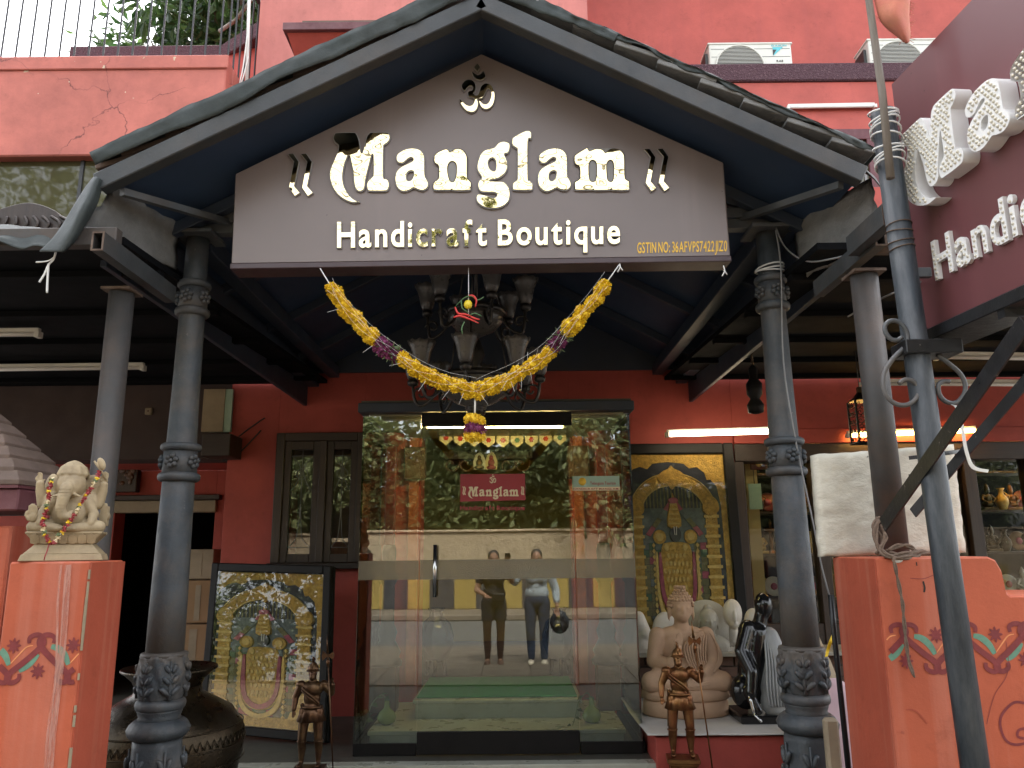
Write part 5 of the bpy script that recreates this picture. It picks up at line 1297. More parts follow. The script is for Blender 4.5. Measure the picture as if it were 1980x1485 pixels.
# ================================================================== chandelier
ch = thing('chandelier', 'two tier dark chandelier with frosted tulip shades hanging in the porch', 'chandelier', (at(920, 700, 4.4).x, 4.4, 2.27))
cX, cY = at(920, 700, 4.4).x, 4.4
c = (cX, cY, 0)
MB().lathe([(.02, 2.27), (.05, 2.285), (.055, 2.31), (.12, 2.335), (.19, 2.385), (.225, 2.45), (.22, 2.46)], c, 32).build('lower_bowl', 'shade_glass', ch)
MB().lathe([(.015, 2.255), (.03, 2.262), (.045, 2.285), (.06, 2.30), (.056, 2.315)], c, 20, mod=lambda a, i: 1 + .06 * math.cos(a * 14)).build('finial', 'lamp_iron', ch)
MB().lathe([(.235, 2.455), (.245, 2.47), (.235, 2.49), (.05, 2.495)], c, 32).build('lower_ring', 'lamp_iron', ch)
MB().lathe([(.03, 2.73), (.06, 2.745), (.12, 2.775), (.165, 2.83), (.17, 2.86)], c, 28).build('upper_bowl', 'shade_glass', ch)
MB().lathe([(.175, 2.86), (.185, 2.875), (.175, 2.895), (.04, 2.9)], c, 28, mod=lambda a, i: 1 + .03 * math.cos(a * 18)).build('upper_ring', 'lamp_iron', ch)
MB().lathe([(.05, 2.5), (.03, 2.56), (.055, 2.62), (.03, 2.70), (.02, 2.73)], c, 16).build('stem', 'lamp_iron', ch)
MB().tube([(cX, cY, 2.9), (cX, cY, 3.75)], .011, 8).build('stem', 'lamp_iron', ch)
for k in range(3):
    a = k * 2.094 + .4; MB().tube([(cX + .16 * math.cos(a), cY + .16 * math.sin(a), 2.88), (cX + .02 * math.cos(a), cY + .02 * math.sin(a), 3.5)], .005, 6).build('chain', 'lamp_iron', ch)
    MB().tube([(cX + .2 * math.cos(a), cY + .2 * math.sin(a), 2.48), (cX + .15 * math.cos(a), cY + .15 * math.sin(a), 2.86)], .005, 6).build('chain', 'lamp_iron', ch)
def shade_mesh():
    n = 48; pr = [(.020, 0), (.032, .011), (.041, .036), (.047, .07), (.053, .10), (.063, .128), (.077, .148)]
    mb = MB(); vs = []
    for i, (r, z) in enumerate(pr):
        for j in range(n):
            a = 2 * math.pi * j / n; s_ = 1 + (.05 * abs(math.sin(a * 5)) * i / 6); vs.append((r * s_ * math.cos(a), r * s_ * math.sin(a), z + (.012 * abs(math.sin(a * 5)) if i == 6 else 0)))
    mb.add(vs, [(i * n + j, i * n + (j + 1) % n, (i + 1) * n + (j + 1) % n, (i + 1) * n + j) for i in range(6) for j in range(n)], True); return mb
for tier, (r0, ra, zr, zs, n_, off) in enumerate(((.21, .375, 2.455, 2.47, 8, .1), (.15, .30, 2.865, 2.90, 6, .35))):
    for k in range(n_):
        a = -math.pi / 2 + off * (1 if tier else -1) + k * 2 * math.pi / n_; d = Vector((math.cos(a), math.sin(a), 0)); o = Vector((cX, cY, 0))
        pts = [o + d * r0 + Vector((0, 0, zr)), o + d * (r0 + .05) + Vector((0, 0, zr - .09)), o + d * (r0 + .12) + Vector((0, 0, zr - .13)), o + d * (ra - .01) + Vector((0, 0, zr - .08)), o + d * ra + Vector((0, 0, zs))]
        arm = MB().tube(catmull(pts, 6, False), .0095, 8)
        cc = o + d * (r0 + .115) + Vector((0, 0, zr - .06))
        arm.tube([cc + d * math.cos(t) * (.045 - .006 * t) + Vector((0, 0, math.sin(t) * (.045 - .006 * t))) for t in [i * .45 for i in range(15)]], .007, 6)
        ao = arm.build('arm', 'lamp_iron', ch)
        MB().lathe([(.012, -.03), (.03, -.02), (.034, 0), (.024, .012)], o + d * ra + Vector((0, 0, zs)), 14).build('lamp_holder', 'lamp_iron', ao)
        s_ = shade_mesh(); s_.v = [tuple(Vector(v) + o + d * ra + Vector((0, 0, zs + .01))) for v in s_.v]
        q = s_.build('shade', 'shade_glass', ch); m_ = q.modifiers.new('t', 'SOLIDIFY'); m_.thickness = .003
# ================================================================== garland, charm
def flower_mesh(name, m, seed):
    """a marigold head: dense ruffled petals"""
    rnd = random.Random(seed); mb = MB(); mb.ball((0, 0, 0), .029, 12, 8)
    for k in range(130):
        z = rnd.uniform(-1, 1); a = rnd.uniform(0, 6.283); s_ = math.sqrt(1 - z * z); n = Vector((s_ * math.cos(a), s_ * math.sin(a), z))
        t = n.orthogonal().normalized(); t.rotate(Matrix.Rotation(rnd.uniform(0, 6.28), 3, n)); b = n.cross(t)
        p = n * .026; L_ = rnd.uniform(.008, .016); w = rnd.uniform(.004, .0065)
        mb.add([p - t * w * .6, p + t * w * .6, p + n * L_ + t * w + b * .004, p + n * (L_ + .003) + b * .008, p + n * L_ - t * w + b * .004], [(0, 1, 2, 3, 4)])
    me = bpy.data.meshes.new(name); me.from_pydata(mb.v, [], mb.f); me.materials.append(MAT[m]); return me
FM = [flower_mesh('marigold', 'marigold', i) for i in range(3)]; FP = [flower_mesh('aster', 'aster_purple', i + 9) for i in range(2)]; FY = [flower_mesh('yellow_marigold', 'marigold_lemon', i + 5) for i in range(2)]
YGd = 3.13
gl_ = thing('marigold_garland', 'V shaped orange marigold garland hung under the sign', 'garland', at(920, 760, YGd))
def rot(): return Euler((random.uniform(0, 6.28), random.uniform(0, 6.28), random.uniform(0, 6.28))).to_matrix().to_4x4()
pathL = catmull([at(x, y, YGd) for x, y in ((645, 562), (662, 590), (690, 622), (718, 652), (745, 675), (772, 693), (803, 714), (838, 732), (872, 745), (903, 752), (923, 757))], 8, False)
pathR = catmull([at(x, y, YGd) for x, y in ((923, 757), (948, 746), (980, 734), (1012, 718), (1040, 700), (1064, 678), (1084, 655), (1106, 630), (1128, 604), (1150, 578), (1168, 553))], 8, False)
def chainflow(path, purple):
    acc = 0; last = path[0]; idx = 0
    for i, p in enumerate(path):
        acc += (p - last).length; last = p
        if i == 0 or acc > .021:
            acc = 0; f = i / (len(path) - 1)
            for rep in range(3):
                j = Vector((random.uniform(-.012, .012), random.uniform(-.014, .008), random.uniform(-.013, .013)))
                pur = purple[0] < f < purple[1]
                if pur and rep and random.random() < .5:
                    mb = MB()
                    for q in range(14):
                        d = Vector((random.gauss(0, 1), random.gauss(0, 1) - .6, random.gauss(0, 1))).normalized(); r_ = d.orthogonal().normalized() * .006
                        mb.add([p, p + d * .03 + r_, p + d * .055, p + d * .03 - r_], [(0, 1, 2, 3)])
                    mb.build('leaf_sprig', 'leaf_sprig', gl_)
                me = random.choice(FP if pur else FM)
                s_ = random.uniform(.58, .76)
                inst('aster' if pur else 'marigold', me, gl_, Matrix.Translation(p + j) @ rot() @ Matrix.Scale(s_, 4))
chainflow(pathL, (.36, .50)); chainflow(pathR, (.50, .63))
for pth, e0, e1 in ((pathL, at(619, 519, YGd + .03), None), (pathR, at(1197, 512, YGd + .03), None)):
    q = pth[0] if pth is pathL else pth[-1]
    MB().tube([e0, q], .0028, 5).build('string', 'string_white', gl_)
    th = MB()
    for k in range(4):
        a0 = random.uniform(-.012, .012); th.tube([p + Vector((a0, -.045 + .012 * math.cos(i * .11 + k), (.045 if k == 0 else .02 * math.sin(i * .16 + k * 2)))) for i, p in enumerate(pth)][::4], .0005, 4)
    for k in range(11):
        p = random.choice(pth); d = Vector((random.uniform(-1, 1), random.uniform(-.5, .1), random.uniform(-1, .6))).normalized(); th.tube([p + d * .03 + Vector((0, -.04, 0)), p + d * .075 + Vector((0, -.045, -.01))], .0007, 4)
    o = th.build('tinsel_threads', 'string_white', gl_, fixn=False); o['kind'] = 'stuff'
MB().tube([at(919, 762, YGd), at(918, 806, YGd)], .004, 6).build('string', 'string_white', gl_)
for k in range(18):
    a = k * 2.4; q = k // 6
    py = (814, 830, 845)[q]; p = at(918, py, YGd) + Vector((math.cos(a) * .022, math.sin(a) * .02, random.uniform(-.008, .008)))
    me = random.choice((FY, FP, FY)[q]); inst(('yellow_marigold', 'aster', 'yellow_marigold')[q], me, gl_, Matrix.Translation(p) @ rot() @ Matrix.Scale(.62 if q != 1 else .72, 4))
for x0_, y0_ in ((1197, 512), (1399, 520)):
    t = thing('string_end', 'loose white string end under the sign near %s' % ('the garland hook' if x0_ < 1300 else 'its right corner'), 'string', at(x0_, y0_, YGd + .05))
    MB().tube(catmull([at(x0_, y0_ - 6, YGd + .05), at(x0_ + 2, y0_ + 4, YGd + .04), at(x0_ - 3, y0_ + 14, YGd + .04)], 4, False), .003, 5).tube([at(x0_ + 1, y0_ + 2, YGd + .045), at(x0_ + 7, y0_ + 11, YGd + .04)], .003, 5).build('string', 'string_white', t)
cm = thing('lemon_chilli_charm', 'lemon and red green chillies strung on a thread in front of the chandelier', 'charm', at(905, 588, 3.2))
MB().tube([at(906, 512, 3.2), at(906, 612, 3.2)], .0016, 5).build('thread', 'string_white', cm)
MB().ball(at(905, 589, 3.2), (.0185, .0185, .0205), 16, 10).build('lemon', 'lemon', cm)
for pts, m in (([(906, 572), (914, 572), (921, 580), (919, 594)], 'chilli_red'), ([(880, 594), (886, 606), (900, 608), (910, 611)], 'chilli_red'), ([(877, 614), (888, 611), (905, 616), (926, 625)], 'chilli_red'), ([(910, 612), (918, 616), (928, 618)], 'chilli_red'),
               ([(936, 574), (924, 580), (912, 573), (898, 576), (880, 593)], 'chilli_green'), ([(892, 580), (894, 596), (906, 604)], 'chilli_green'), ([(898, 622), (893, 634), (894, 646)], 'chilli_green'), ([(908, 610), (918, 606), (932, 612)], 'chilli_green')):
    c_ = catmull([at(x, y, 3.195) for x, y in pts], 5, False); n_ = len(c_); w = .0052 if m == 'chilli_red' else .0032
    MB().tube(c_, [w * (.35 + .65 * math.sin(math.pi * min(1, .12 + .88 * i / (n_ - 1)))) for i in range(n_)], 7).build('chilli', m, cm)
# ================================================================== statues
def cap(mb, a, b, r0, r1, n=14):
    a, b = Vector(a), Vector(b)
    k = 4; d = (b - a)
    mb.ball(a, r0, n, 8); mb.ball(b, r1, n, 8)
    mb.tube([a.lerp(b, i / k) for i in range(k + 1)], [r0 + (r1 - r0) * i / k for i in range(k + 1)], n)
def limb(mb, pts, rs, n=14):
    for i in range(len(pts) - 1): cap(mb, pts[i], pts[i + 1], rs[i], rs[i + 1], n)
def xf(mb, M):
    mb.v = [tuple(M @ Vector(v)) for v in mb.v]; return mb
def hand(mb, p, d, n, s, curl=.6):
    """palm and five fingers: p wrist, d pointing direction, n palm normal, s size"""
    p, d, n = Vector(p), Vector(d).normalized(), Vector(n).normalized(); x = d.cross(n).normalized()
    mb.ball(p + d * s * .45, (s * .42, s * .2, s * .5), 10, 8, M=Matrix((x, n, d)).transposed())
    for k in range(4):
        b = p + d * s * .85 + x * s * (-.3 + .2 * k); L = s * (.75, .9, .85, .65)[k]
        m1 = b + d * L * .5 + n * L * .1 * curl; m2 = m1 + d * L * .42 * (1 - .4 * curl) + n * L * .35 * curl
        limb(mb, [b, m1, m2], [s * .12, s * .105, s * .085], 8)
    b = p + d * s * .25 - x * s * .38; limb(mb, [b, b + d * s * .4 - x * s * .22, b + d * s * .75 - x * s * .15 + n * s * .1 * curl], [s * .14, s * .12, s * .09], 8)

# ---- Ganesha on the left pillar
g0 = Vector((-1.535, 2.70, zpL + .002)); sG = .00187
gn = thing('ganesha_statue', 'cream carved stone elephant headed seated deity on the left pillar', 'statue', g0)
_gy = R_(20)
def gl(x, y, z): return g0 + Vector((x * math.cos(_gy) - y * math.sin(_gy), x * math.sin(_gy) + y * math.cos(_gy), z))      # front is -Y, turned to the gate
base = MB()
for (w, d, z0_, w2, d2, z1_) in ((.125, .075, 0, .118, .07, .022), (.115, .068, .022, .085, .05, .055), (.085, .052, .056, .112, .066, .088), (.114, .068, .088, .114, .068, .096)):
    vs = [gl(sx * a, sy * b, z) for (a, b, z) in ((w, d, z0_), (w2, d2, z1_)) for sx, sy in ((-1, -1), (1, -1), (1, 1), (-1, 1))]
    base.add(vs, [(0, 3, 2, 1), (4, 5, 6, 7), (0, 1, 5, 4), (1, 2, 6, 5), (2, 3, 7, 6), (3, 0, 4, 7)])
lot = base.build('lotus_base', 'stone_cream', gn, bev=.002)
for k in range(7):
    x = -.085 + .028 * k; MB().poly([[(x - .013, .058), (x, .054), (x + .013, .058), (x + .014, .08), (x, .09), (x - .014, .08)]], lambda a, b, d: gl(a, -.053 - (b - .056) * .42 - d, b), 0, .003).build('petal', 'stone_cream', lot, bev=.001)
b = MB()
b.ball(gl(0, -.005, .155), (.062, .052, .058), 18, 12); b.ball(gl(0, 0, .20), (.055, .042, .04), 16, 10)
b.ball(gl(.0, -.024, .255), (.047, .046, .050), 18, 12); b.ball(gl(0, -.05, .243), (.03, .03, .035), 12, 8)
limb(b, [gl(-.004, -.074, .24), gl(-.010, -.088, .205), gl(-.014, -.090, .172), gl(-.006, -.090, .148), gl(.016, -.088, .142), gl(.018, -.086, .158)], [.022, .019, .017, .015, .012, .009])
for s_ in (-1, 1):
    b.ball(gl(s_ * .066, .004, .252), (.032, .009, .044), 12, 8, M=Matrix.Rotation(s_ * .35, 3, 'Z') @ Matrix.Rotation(s_ * -.15, 3, 'Y'))
    cap(b, gl(s_ * .022, -.07, .218), gl(s_ * .04, -.095, .212), .0065, .0035)
    limb(b, [gl(s_ * .055, -.005, .215), gl(s_ * .085, .0, .19), gl(s_ * .095, -.005, .235), gl(s_ * .098, -.012, .26)], [.02, .018, .016, .013])
    limb(b, [gl(s_ * .055, -.02, .195), gl(s_ * .078, -.03, .155), gl(s_ * .075, -.055, .125)], [.02, .017, .013])
    limb(b, [gl(s_ * .04, -.01, .118), gl(s_ * .098, -.035, .112), gl(s_ * .02, -.07, .108)], [.026, .022, .014])
    b.ball(gl(s_ * .016, -.074, .106), (.022, .014, .01), 10, 6)
for k in range(7): b.ball(gl(0, 0, 0) + Vector((-.016 + (-.001) * k, -.092 + .0 * k, .225 - k * .011)), (.013 - k * .0004, .003, .0025), 8, 5) if False else None
b.lathe([(.046, .282), (.05, .292), (.047, .30), (.04, .318), (.02, .335), (.004, .342)], gl(0, -.012, 0), 20, mod=lambda a, i: 1 + .05 * math.cos(a * 10))
b.build('body', 'stone_cream', gn, remesh=.003, smoothit=1)
for hp, hd, hs, hc in ((gl(-.098, -.05, .128), (-.05, -.1, 1), .036, .1), (gl(.1, -.014, .262), (.05, -.05, 1), .026, .3), (gl(-.098, -.014, .262), (-.1, 0, 1), .022, .3)):
    dt = MB(); hand(dt, hp, hd, (math.sin(_gy), -math.cos(_gy), 0), hs, hc); dt.build('hand', 'stone_cream', gn, remesh=.0028, smoothit=1)
MB().ball(gl(.086, -.03, .33), (.014, .006, .024), 10, 8, M=Matrix.Rotation(-.5, 3, 'Y')).tube([gl(.105, -.02, .275), gl(.07, -.03, .335)], .004, 6).tube([gl(.1, -.02, .285), gl(.062, -.028, .34)], .0035, 6).build('axe', 'stone_cream', gn)
MB().ball(gl(-.1, .0, .235), (.012, .01, .02), 10, 8).tube([gl(-.1, 0, .255), gl(-.088, .0, .275)], .003, 6).build('noose', 'stone_cream', gn)
gw_ = MB(); wh = gl(.108, -.0, .15)
pts = [(.034 * (1 + .12 * math.cos(a * 8)) * math.cos(a), .034 * (1 + .12 * math.cos(a * 8)) * math.sin(a)) for a in [i * math.pi / 32 for i in range(64)]]
gw_.poly([pts], lambda x, y, d: wh + Vector((x * .45, d, y * 1.2)), -.008, .008).build('wheel', 'stone_cream', gn, bev=.002)
for k in range(8):
    z = .236 - .0105 * k; w = .019 - .0006 * k
    MB().tube([gl(-.006 - .0012 * k + w * math.cos(a), -.083 - .0012 * k - .0195 * math.sin(a) * 1.0, z) for a in [i * math.pi / 8 for i in range(9)]], .0011, 4).build('trunk_crease', 'stone_cream', gn)
gg = thing('flower_string', 'thin red and yellow flower string draped over the cream elephant headed statue', 'garland', gl(0, -.09, .06))
path = catmull([gl(.082, -.03, .30), gl(.07, -.06, .25), gl(.05, -.078, .2), gl(.03, -.094, .15), gl(.004, -.104, .1), gl(-.024, -.1, .058), gl(-.05, -.098, .085), gl(-.06, -.086, .13), gl(-.058, -.072, .18), gl(-.06, -.055, .23), gl(-.062, -.03, .275)], 6, False)
cols = [('rose_red', 3), ('marigold_lemon', 1), ('leaf_sprig', 1), ('cream_print', 2), ('rose_red', 3), ('marigold', 1)]
seq = [c0 for c0, n_ in cols for _ in range(n_)]
pm = {}
for c0 in set(seq):
    mb = MB()
    rnd = random.Random(3)
    for k in range(10):
        d = Vector((rnd.gauss(0, 1), rnd.gauss(0, 1), rnd.gauss(0, 1))).normalized(); r_ = d.orthogonal().normalized() * .0045
        mb.add([d * .001, d * .008 + r_, d * .013, d * .008 - r_], [(0, 1, 2, 3)])
    mb.ball((0, 0, 0), .0058, 8, 6)
    me = bpy.data.meshes.new('blossom'); me.from_pydata(mb.v, [], mb.f); me.materials.append(MAT[c0]); pm[c0] = me
for i, p in enumerate(path): inst('blossom', pm[seq[i % len(seq)]], gg, Matrix.Translation(p + Vector((random.uniform(-.003, .003), random.uniform(-.003, .001), 0))) @ rot() @ Matrix.Scale(.78, 4))
MB().tube(path, .0012, 4).build('thread', 'string_white', gg)
MB().tube(catmull([gl(-.034, -.1, .058), gl(-.036, -.104, .035), gl(-.04, -.108, .015), gl(-.043, -.1, .004)], 4, False), .002, 5).build('tassel', 'rose_red', gg)

# ---- bronze guards with halberds
def guard(label, p, m, s=1.0, yaw=0):
    """armoured standing guard, .54 m tall, on a carved pedestal; front is -Y"""
    t = thing('bronze_guard', label, 'statue', p, 'bronze guards')
    R = Matrix.Translation(Vector(p)) @ Matrix.Rotation(yaw, 4, 'Z') @ Matrix.Scale(s, 4)
    def bld(mb, nm, par=t, **k): return xf(mb, R).build(nm, m, par, **k)
    b = MB()
    for sx in (-1, 1):
        ft = .012 if sx < 0 else -.012
        limb(b, [(sx * .036, 0, .285), (sx * .045, -.012, .15), (sx * .046, .006, .10), (sx * .046, .004, .02)], [.034, .024, .024, .013])
        b.ball((sx * .045, -.02, .155), (.02, .016, .024), 10, 8)
        b.ball((sx * .05, -.022, .012), (.016, .038, .013), 12, 8)
    b.ball((0, 0, .30), (.052, .038, .045), 14, 10); b.ball((0, 0, .355), (.048, .036, .05), 14, 10); b.ball((0, -.004, .405), (.062, .042, .045), 16, 10)
    limb(b, [(0, 0, .43), (0, -.003, .465)], [.022, .02]); b.ball((0, -.006, .488), (.024, .029, .031), 14, 10)
    b.ball((0, -.036, .485), (.006, .006, .009), 8, 6); b.ball((0, -.028, .466), (.017, .014, .016), 10, 8)
    limb(b, [(-.062, 0, .425), (-.092, .004, .36), (-.096, -.016, .30)], [.025, .019, .014]); limb(b, [(.062, 0, .425), (.108, -.012, .382), (.118, -.045, .43)], [.025, .019, .014])
    bld(b, 'body', remesh=.0048, smoothit=1)
    for ha in (((-.096, -.018, .292), (0, -.1, -1), (0, -1, 0), .022, .8), ((.118, -.048, .438), (0, -.1, 1), (0, -1, 0), .02, .9)):
        h = MB(); hand(h, *ha); bld(h, 'hand', remesh=.0026, smoothit=1)
    he = MB(); he.lathe([(.033, .50), (.031, .515), (.022, .535), (.006, .548)], (0, -.004, 0), 16)
    he.tube([(0, -.034, .515), (0, -.02, .545), (0, .0, .556), (0, .022, .535)], [.004, .007, .008, .005], 8)
    for k in range(4): he.tube([(0, -.006 + k * .006, .548), (-.006 + k * .004, -.008 + k * .009, .578 - k * .004)], [.006, .002], 6)
    he.tube([(.034 * math.cos(a), -.004 + .034 * math.sin(a), .5) for a in [i * math.pi / 8 for i in range(16)]], .004, 6, closed=True); bld(he, 'helmet')
    sk = MB(); n = 40
    vs = []
    for (r, z) in ((.05, .31), (.06, .285), (.078, .235)):
        for j in range(n): a = 2 * math.pi * j / n; q = 1 + (.07 * math.cos(a * 12) if z < .3 else 0); vs.append((r * q * math.cos(a), r * .8 * q * math.sin(a), z))
    sk.add(vs, [(i * n + j, i * n + (j + 1) % n, (i + 1) * n + (j + 1) % n, (i + 1) * n + j) for i in range(2) for j in range(n)], True); o = bld(sk, 'skirt'); mm = o.modifiers.new('t', 'SOLIDIFY'); mm.thickness = .004
    bt = MB(); bt.tube([(.053 * math.cos(a), .042 * math.sin(a), .31) for a in [i * math.pi / 12 for i in range(24)]], .008, 6, closed=True)
    bt.tube(catmull([Vector((-.05, -.03, .415)), Vector((-.02, -.048, .39)), Vector((.02, -.048, .36)), Vector((.045, -.035, .33))], 4, False), .008, 6)
    bt.tube(catmull([Vector((-.055, -.025, .40)), Vector((-.02, -.046, .372)), Vector((.02, -.044, .345)), Vector((.045, -.03, .32))], 4, False), .006, 6); bld(bt, 'sash')
    for sx in (-1, 1):
        MB_ = MB().ball((sx * .066, 0, .428), (.026, .026, .02), 12, 8); bld(MB_, 'pauldron')
        kn = MB().tube([(sx * .046 + .025 * math.cos(a), -.004 + .025 * math.sin(a), .132) for a in [i * math.pi / 6 for i in range(12)]], .004, 6, closed=True); bld(kn, 'greave_rim')
    sw = MB().tube([(-.058, .01, .31), (-.066, .035, .14)], [.007, .004], 8).ball((-.056, .006, .318), .01, 8, 6); bld(sw, 'sword')
    sp = MB().tube([(.085, -.055, .62), (.15, -.06, -.12)], .0042, 8)
    sp.tube([(.085, -.055, .60), (.078, -.054, .70)], [.008, .0005], 8)
    hb = sp; 
    bld(hb, 'spear_shaft')
    ax = MB(); c0 = Vector((.0895, -.055, .585))
    ax.poly([[(-.01, -.008), (-.03, -.026), (-.036, 0), (-.03, .028), (-.01, .01), (.01, .008), (.028, .024), (.034, 0), (.026, -.022), (.01, -.008)]], lambda x, y, d: c0 + Vector((x, d, y)), -.003, .003)
    ax.lathe([(.005, -.06), (.011, -.035), (.006, -.015)], c0, 10); bld(ax, 'axe_head')
    pd = MB(); pd.box((-.085, -.075, -.022), (.085, .06, -.001)); pd.box((-.075, -.066, -.036), (.075, .05, -.0225)); o = bld(pd, 'plinth', bev=.003)
    pk = MB(); pk.box((-.068, -.06, -p[2] / s + .012 / s), (.068, .045, -.0365)); bld(pk, 'pedestal', bev=.004)
    fo = MB()
    for k in range(6):
        x = -.06 + .024 * k; fo.tube([(x + .012 * math.cos(a), -.062, -.062 + .018 * math.sin(a)) for a in [i * math.pi / 6 for i in range(12)]], .0035, 5, closed=True)
    bld(fo, 'pedestal_carving')
    return t
pr_ = at(1320, 1462, 4.82); guard('shiny bronze guard with halberd standing before the sandstone Buddha', (pr_.x, 4.82, pr_.z), 'bronze', 1.1, -.12)
plq = at(598, 1482, 4.86); guard('dark bronze guard with spear in front of the leaning framed picture', (plq.x, 4.86, plq.z), 'bronze_dark', 1.06, .05)

# ---- plinth with cloth, Buddha, shelf with heads
px0, px1_ = X(1250, 1420, 4.95), X(1700, 1420, 4.95)
pf_ = thing('display_plinth', 'low coral plinth with pale cloth on top at right of the entrance', 'plinth', (1.3, 5.3, .012))
zP = at(1400, 1419, 4.95).z
MB().box((px0 + .05, 4.93, .013), (px1_, 6.2, zP - .012)).build('block', 'coral_wall', pf_, bev=.006)
sheet('cloth', [[Vector((px0, 4.9, zP + .003)), Vector((px0 + .5, 4.89, zP + .004)), Vector((px0 + 1.0, 4.9, zP + .003)), Vector((px1_, 4.9, zP + .003))], [Vector((px0 - .01, 5.4, zP + .004)), Vector((px0 + .5, 5.4, zP + .003)), Vector((px0 + 1.0, 5.4, zP + .004)), Vector((px1_, 5.4, zP + .003))], [Vector((px0, 6.1, zP + .004)), Vector((px0 + .5, 6.1, zP + .003)), Vector((px0 + 1, 6.1, zP + .003)), Vector((px1_, 6.1, zP + .004))]], 'cloth_white', pf_, .006, .004)
B0 = Vector((at(1330, 1380, 5.4).x, 5.45, zP + .012))
bd = thing('buddha_statue', 'large seated sandstone Buddha with raised hand on the cloth covered plinth', 'statue', B0)
def bl(x, y, z): return B0 + Vector((x, y, z))
q = MB(); q.lathe([(.25, 0), (.265, .01), (.265, .085), (.25, .10)], (0, 0, 0), 48, M=Matrix.Diagonal((1.05, .62, 1)), mod=lambda a, i: 1 + .02 * abs(math.cos(a * 14)))
q.lathe([(.255, .10), (.275, .115), (.265, .165), (.25, .175)], (0, 0, 0), 48, M=Matrix.Diagonal((1.05, .62, 1)), mod=lambda a, i: 1 + .03 * abs(math.cos(a * 11)))
xf(q, Matrix.Translation(B0)).build('lotus_base', 'sandstone', bd)
b = MB()
b.ball(bl(0, .02, .30), (.14, .10, .12), 20, 12); b.ball(bl(0, .025, .42), (.145, .09, .13), 20, 12); b.ball(bl(0, .03, .50), (.175, .075, .065), 20, 10)
limb(b, [bl(0, .02, .52), bl(0, .005, .60)], [.055, .048])
b.ball(bl(0, -.005, .68), (.072, .082, .095), 20, 14); b.ball(bl(0, -.03, .645), (.056, .058, .06), 16, 10)
b.ball(bl(0, .015, .785), (.038, .038, .04), 14, 10); b.ball(bl(0, .0, .72), (.077, .085, .062), 18, 12)
b.ball(bl(0, -.088, .665), (.011, .016, .024), 10, 8); b.ball(bl(0, -.082, .632), (.022, .01, .008), 10, 6)
for s_ in (-1, 1):
    b.ball(bl(s_ * .03, -.078, .682), (.02, .01, .008), 10, 6); b.ball(bl(s_ * .082, .005, .65), (.01, .02, .062), 10, 8)
    limb(b, [bl(s_ * .165, .02, .50), bl(s_ * .20, -.01, .34), bl(s_ * (.12 if s_ > 0 else .11), -.11, .27 if s_ > 0 else .335)], [.056, .05, .034])
    limb(b, [bl(s_ * .10, -.01, .235), bl(s_ * .235, -.07, .215), bl(s_ * .02, -.135, .205)], [.085, .068, .042])
limb(b, [bl(-.11, -.11, .335), bl(-.075, -.14, .40), bl(-.06, -.145, .44)], [.034, .03, .026])
b.build('body', 'sandstone', bd, remesh=.0085, smoothit=2)
for ha in ((bl(-.055, -.145, .44), (.1, -.1, 1), (0, -1, 0), .058, .15), (bl(.1, -.13, .275), (-1, -.2, -.1), (0, 0, 1), .056, .3)):
    h = MB(); hand(h, *ha); h.build('hand', 'sandstone', bd, remesh=.005, smoothit=2)
cu = MB()
for r in range(7):
    zz = .695 + .02 * r; rad = .082 * math.cos(min(1.35, (zz - .70) / .075)) if zz < .79 else .03
    k_ = max(6, int(rad * 300))
    for j in range(k_):
        a = 2 * math.pi * j / k_ + r * .3
        if math.sin(a) < -.5 and zz < .725: continue
        cu.ball(bl(rad * math.cos(a), .0 + rad * 1.08 * math.sin(a), zz), .012, 6, 5)
cu.build('hair_curls', 'sandstone', bd)
rb = MB()
for k in range(9):
    u = k / 8; rb.tube(catmull([bl(.17 - .10 * u, .0 - .06 * u, .53 - .01 * u), bl(.14 - .15 * u, -.075 - .02 * u, .46 - .02 * u), bl(.13 - .12 * u, -.085 - .015 * u, .36 - .02 * u), bl(.15 - .10 * u, -.08 - .03 * u, .27)], 5, False), .006, 6)
for k in range(6):
    u = k / 5; rb.tube(catmull([bl(.18, -.03 + .02 * u, .52), bl(.235 - .01 * u, -.04 - .01 * u, .42), bl(.24 - .03 * u, -.06 - .01 * u, .34), bl(.17 - .03 * u, -.11, .275)], 5, False), .006, 6)
for k in range(5): rb.tube(catmull([bl(-.23 + .02 * k, -.1 - .012 * k, .235 - .012 * k), bl(-.05, -.165, .20 - .004 * k), bl(.12, -.155, .21 + .004 * k), bl(.25 - .01 * k, -.09, .235 - .006 * k)], 5, False), .006, 6)
rb.build('robe_folds', 'sandstone', bd)
# brick back wall with shelf
bw = thing('brick_shelf_wall', 'dark brick dwarf wall with stone shelf behind the Buddha', 'wall', (1.3, 6.1, zP))
zS = at(1350, 1262, 5.95).z
bx0, bx1 = gx1 + .06, X(1660, 1260, 6.05)
MB().box((bx0, 6.08, zP - .01), (bx1, 6.35, zS - .03)).build('core', 'mortar', bw)
bm_ = bpy.data.meshes.new('brick'); _b = MB().box((-.105, -.02, -.033), (.105, .02, .033)); bm_.from_pydata(_b.v, [], _b.f); bm_.materials.append(MAT['brick'])
r = 0; z = zP + .03
while z < zS - .06:
    x = bx0 + (.0 if r % 2 else .11)
    while x < bx1:
        if x - .105 > bx0 - .11: inst('brick', bm_, bw, Matrix.Translation((x, 6.075 + random.uniform(-.004, .003), z)) @ Matrix.Rotation(random.uniform(-.01, .01), 4, 'Y'))
        x += .222
    z += .078; r += 1
MB().box((bx0 - .02, 5.93, zS - .028), (bx1, 6.36, zS)).build('shelf_slab', 'halo_stone', bw, bev=.004)
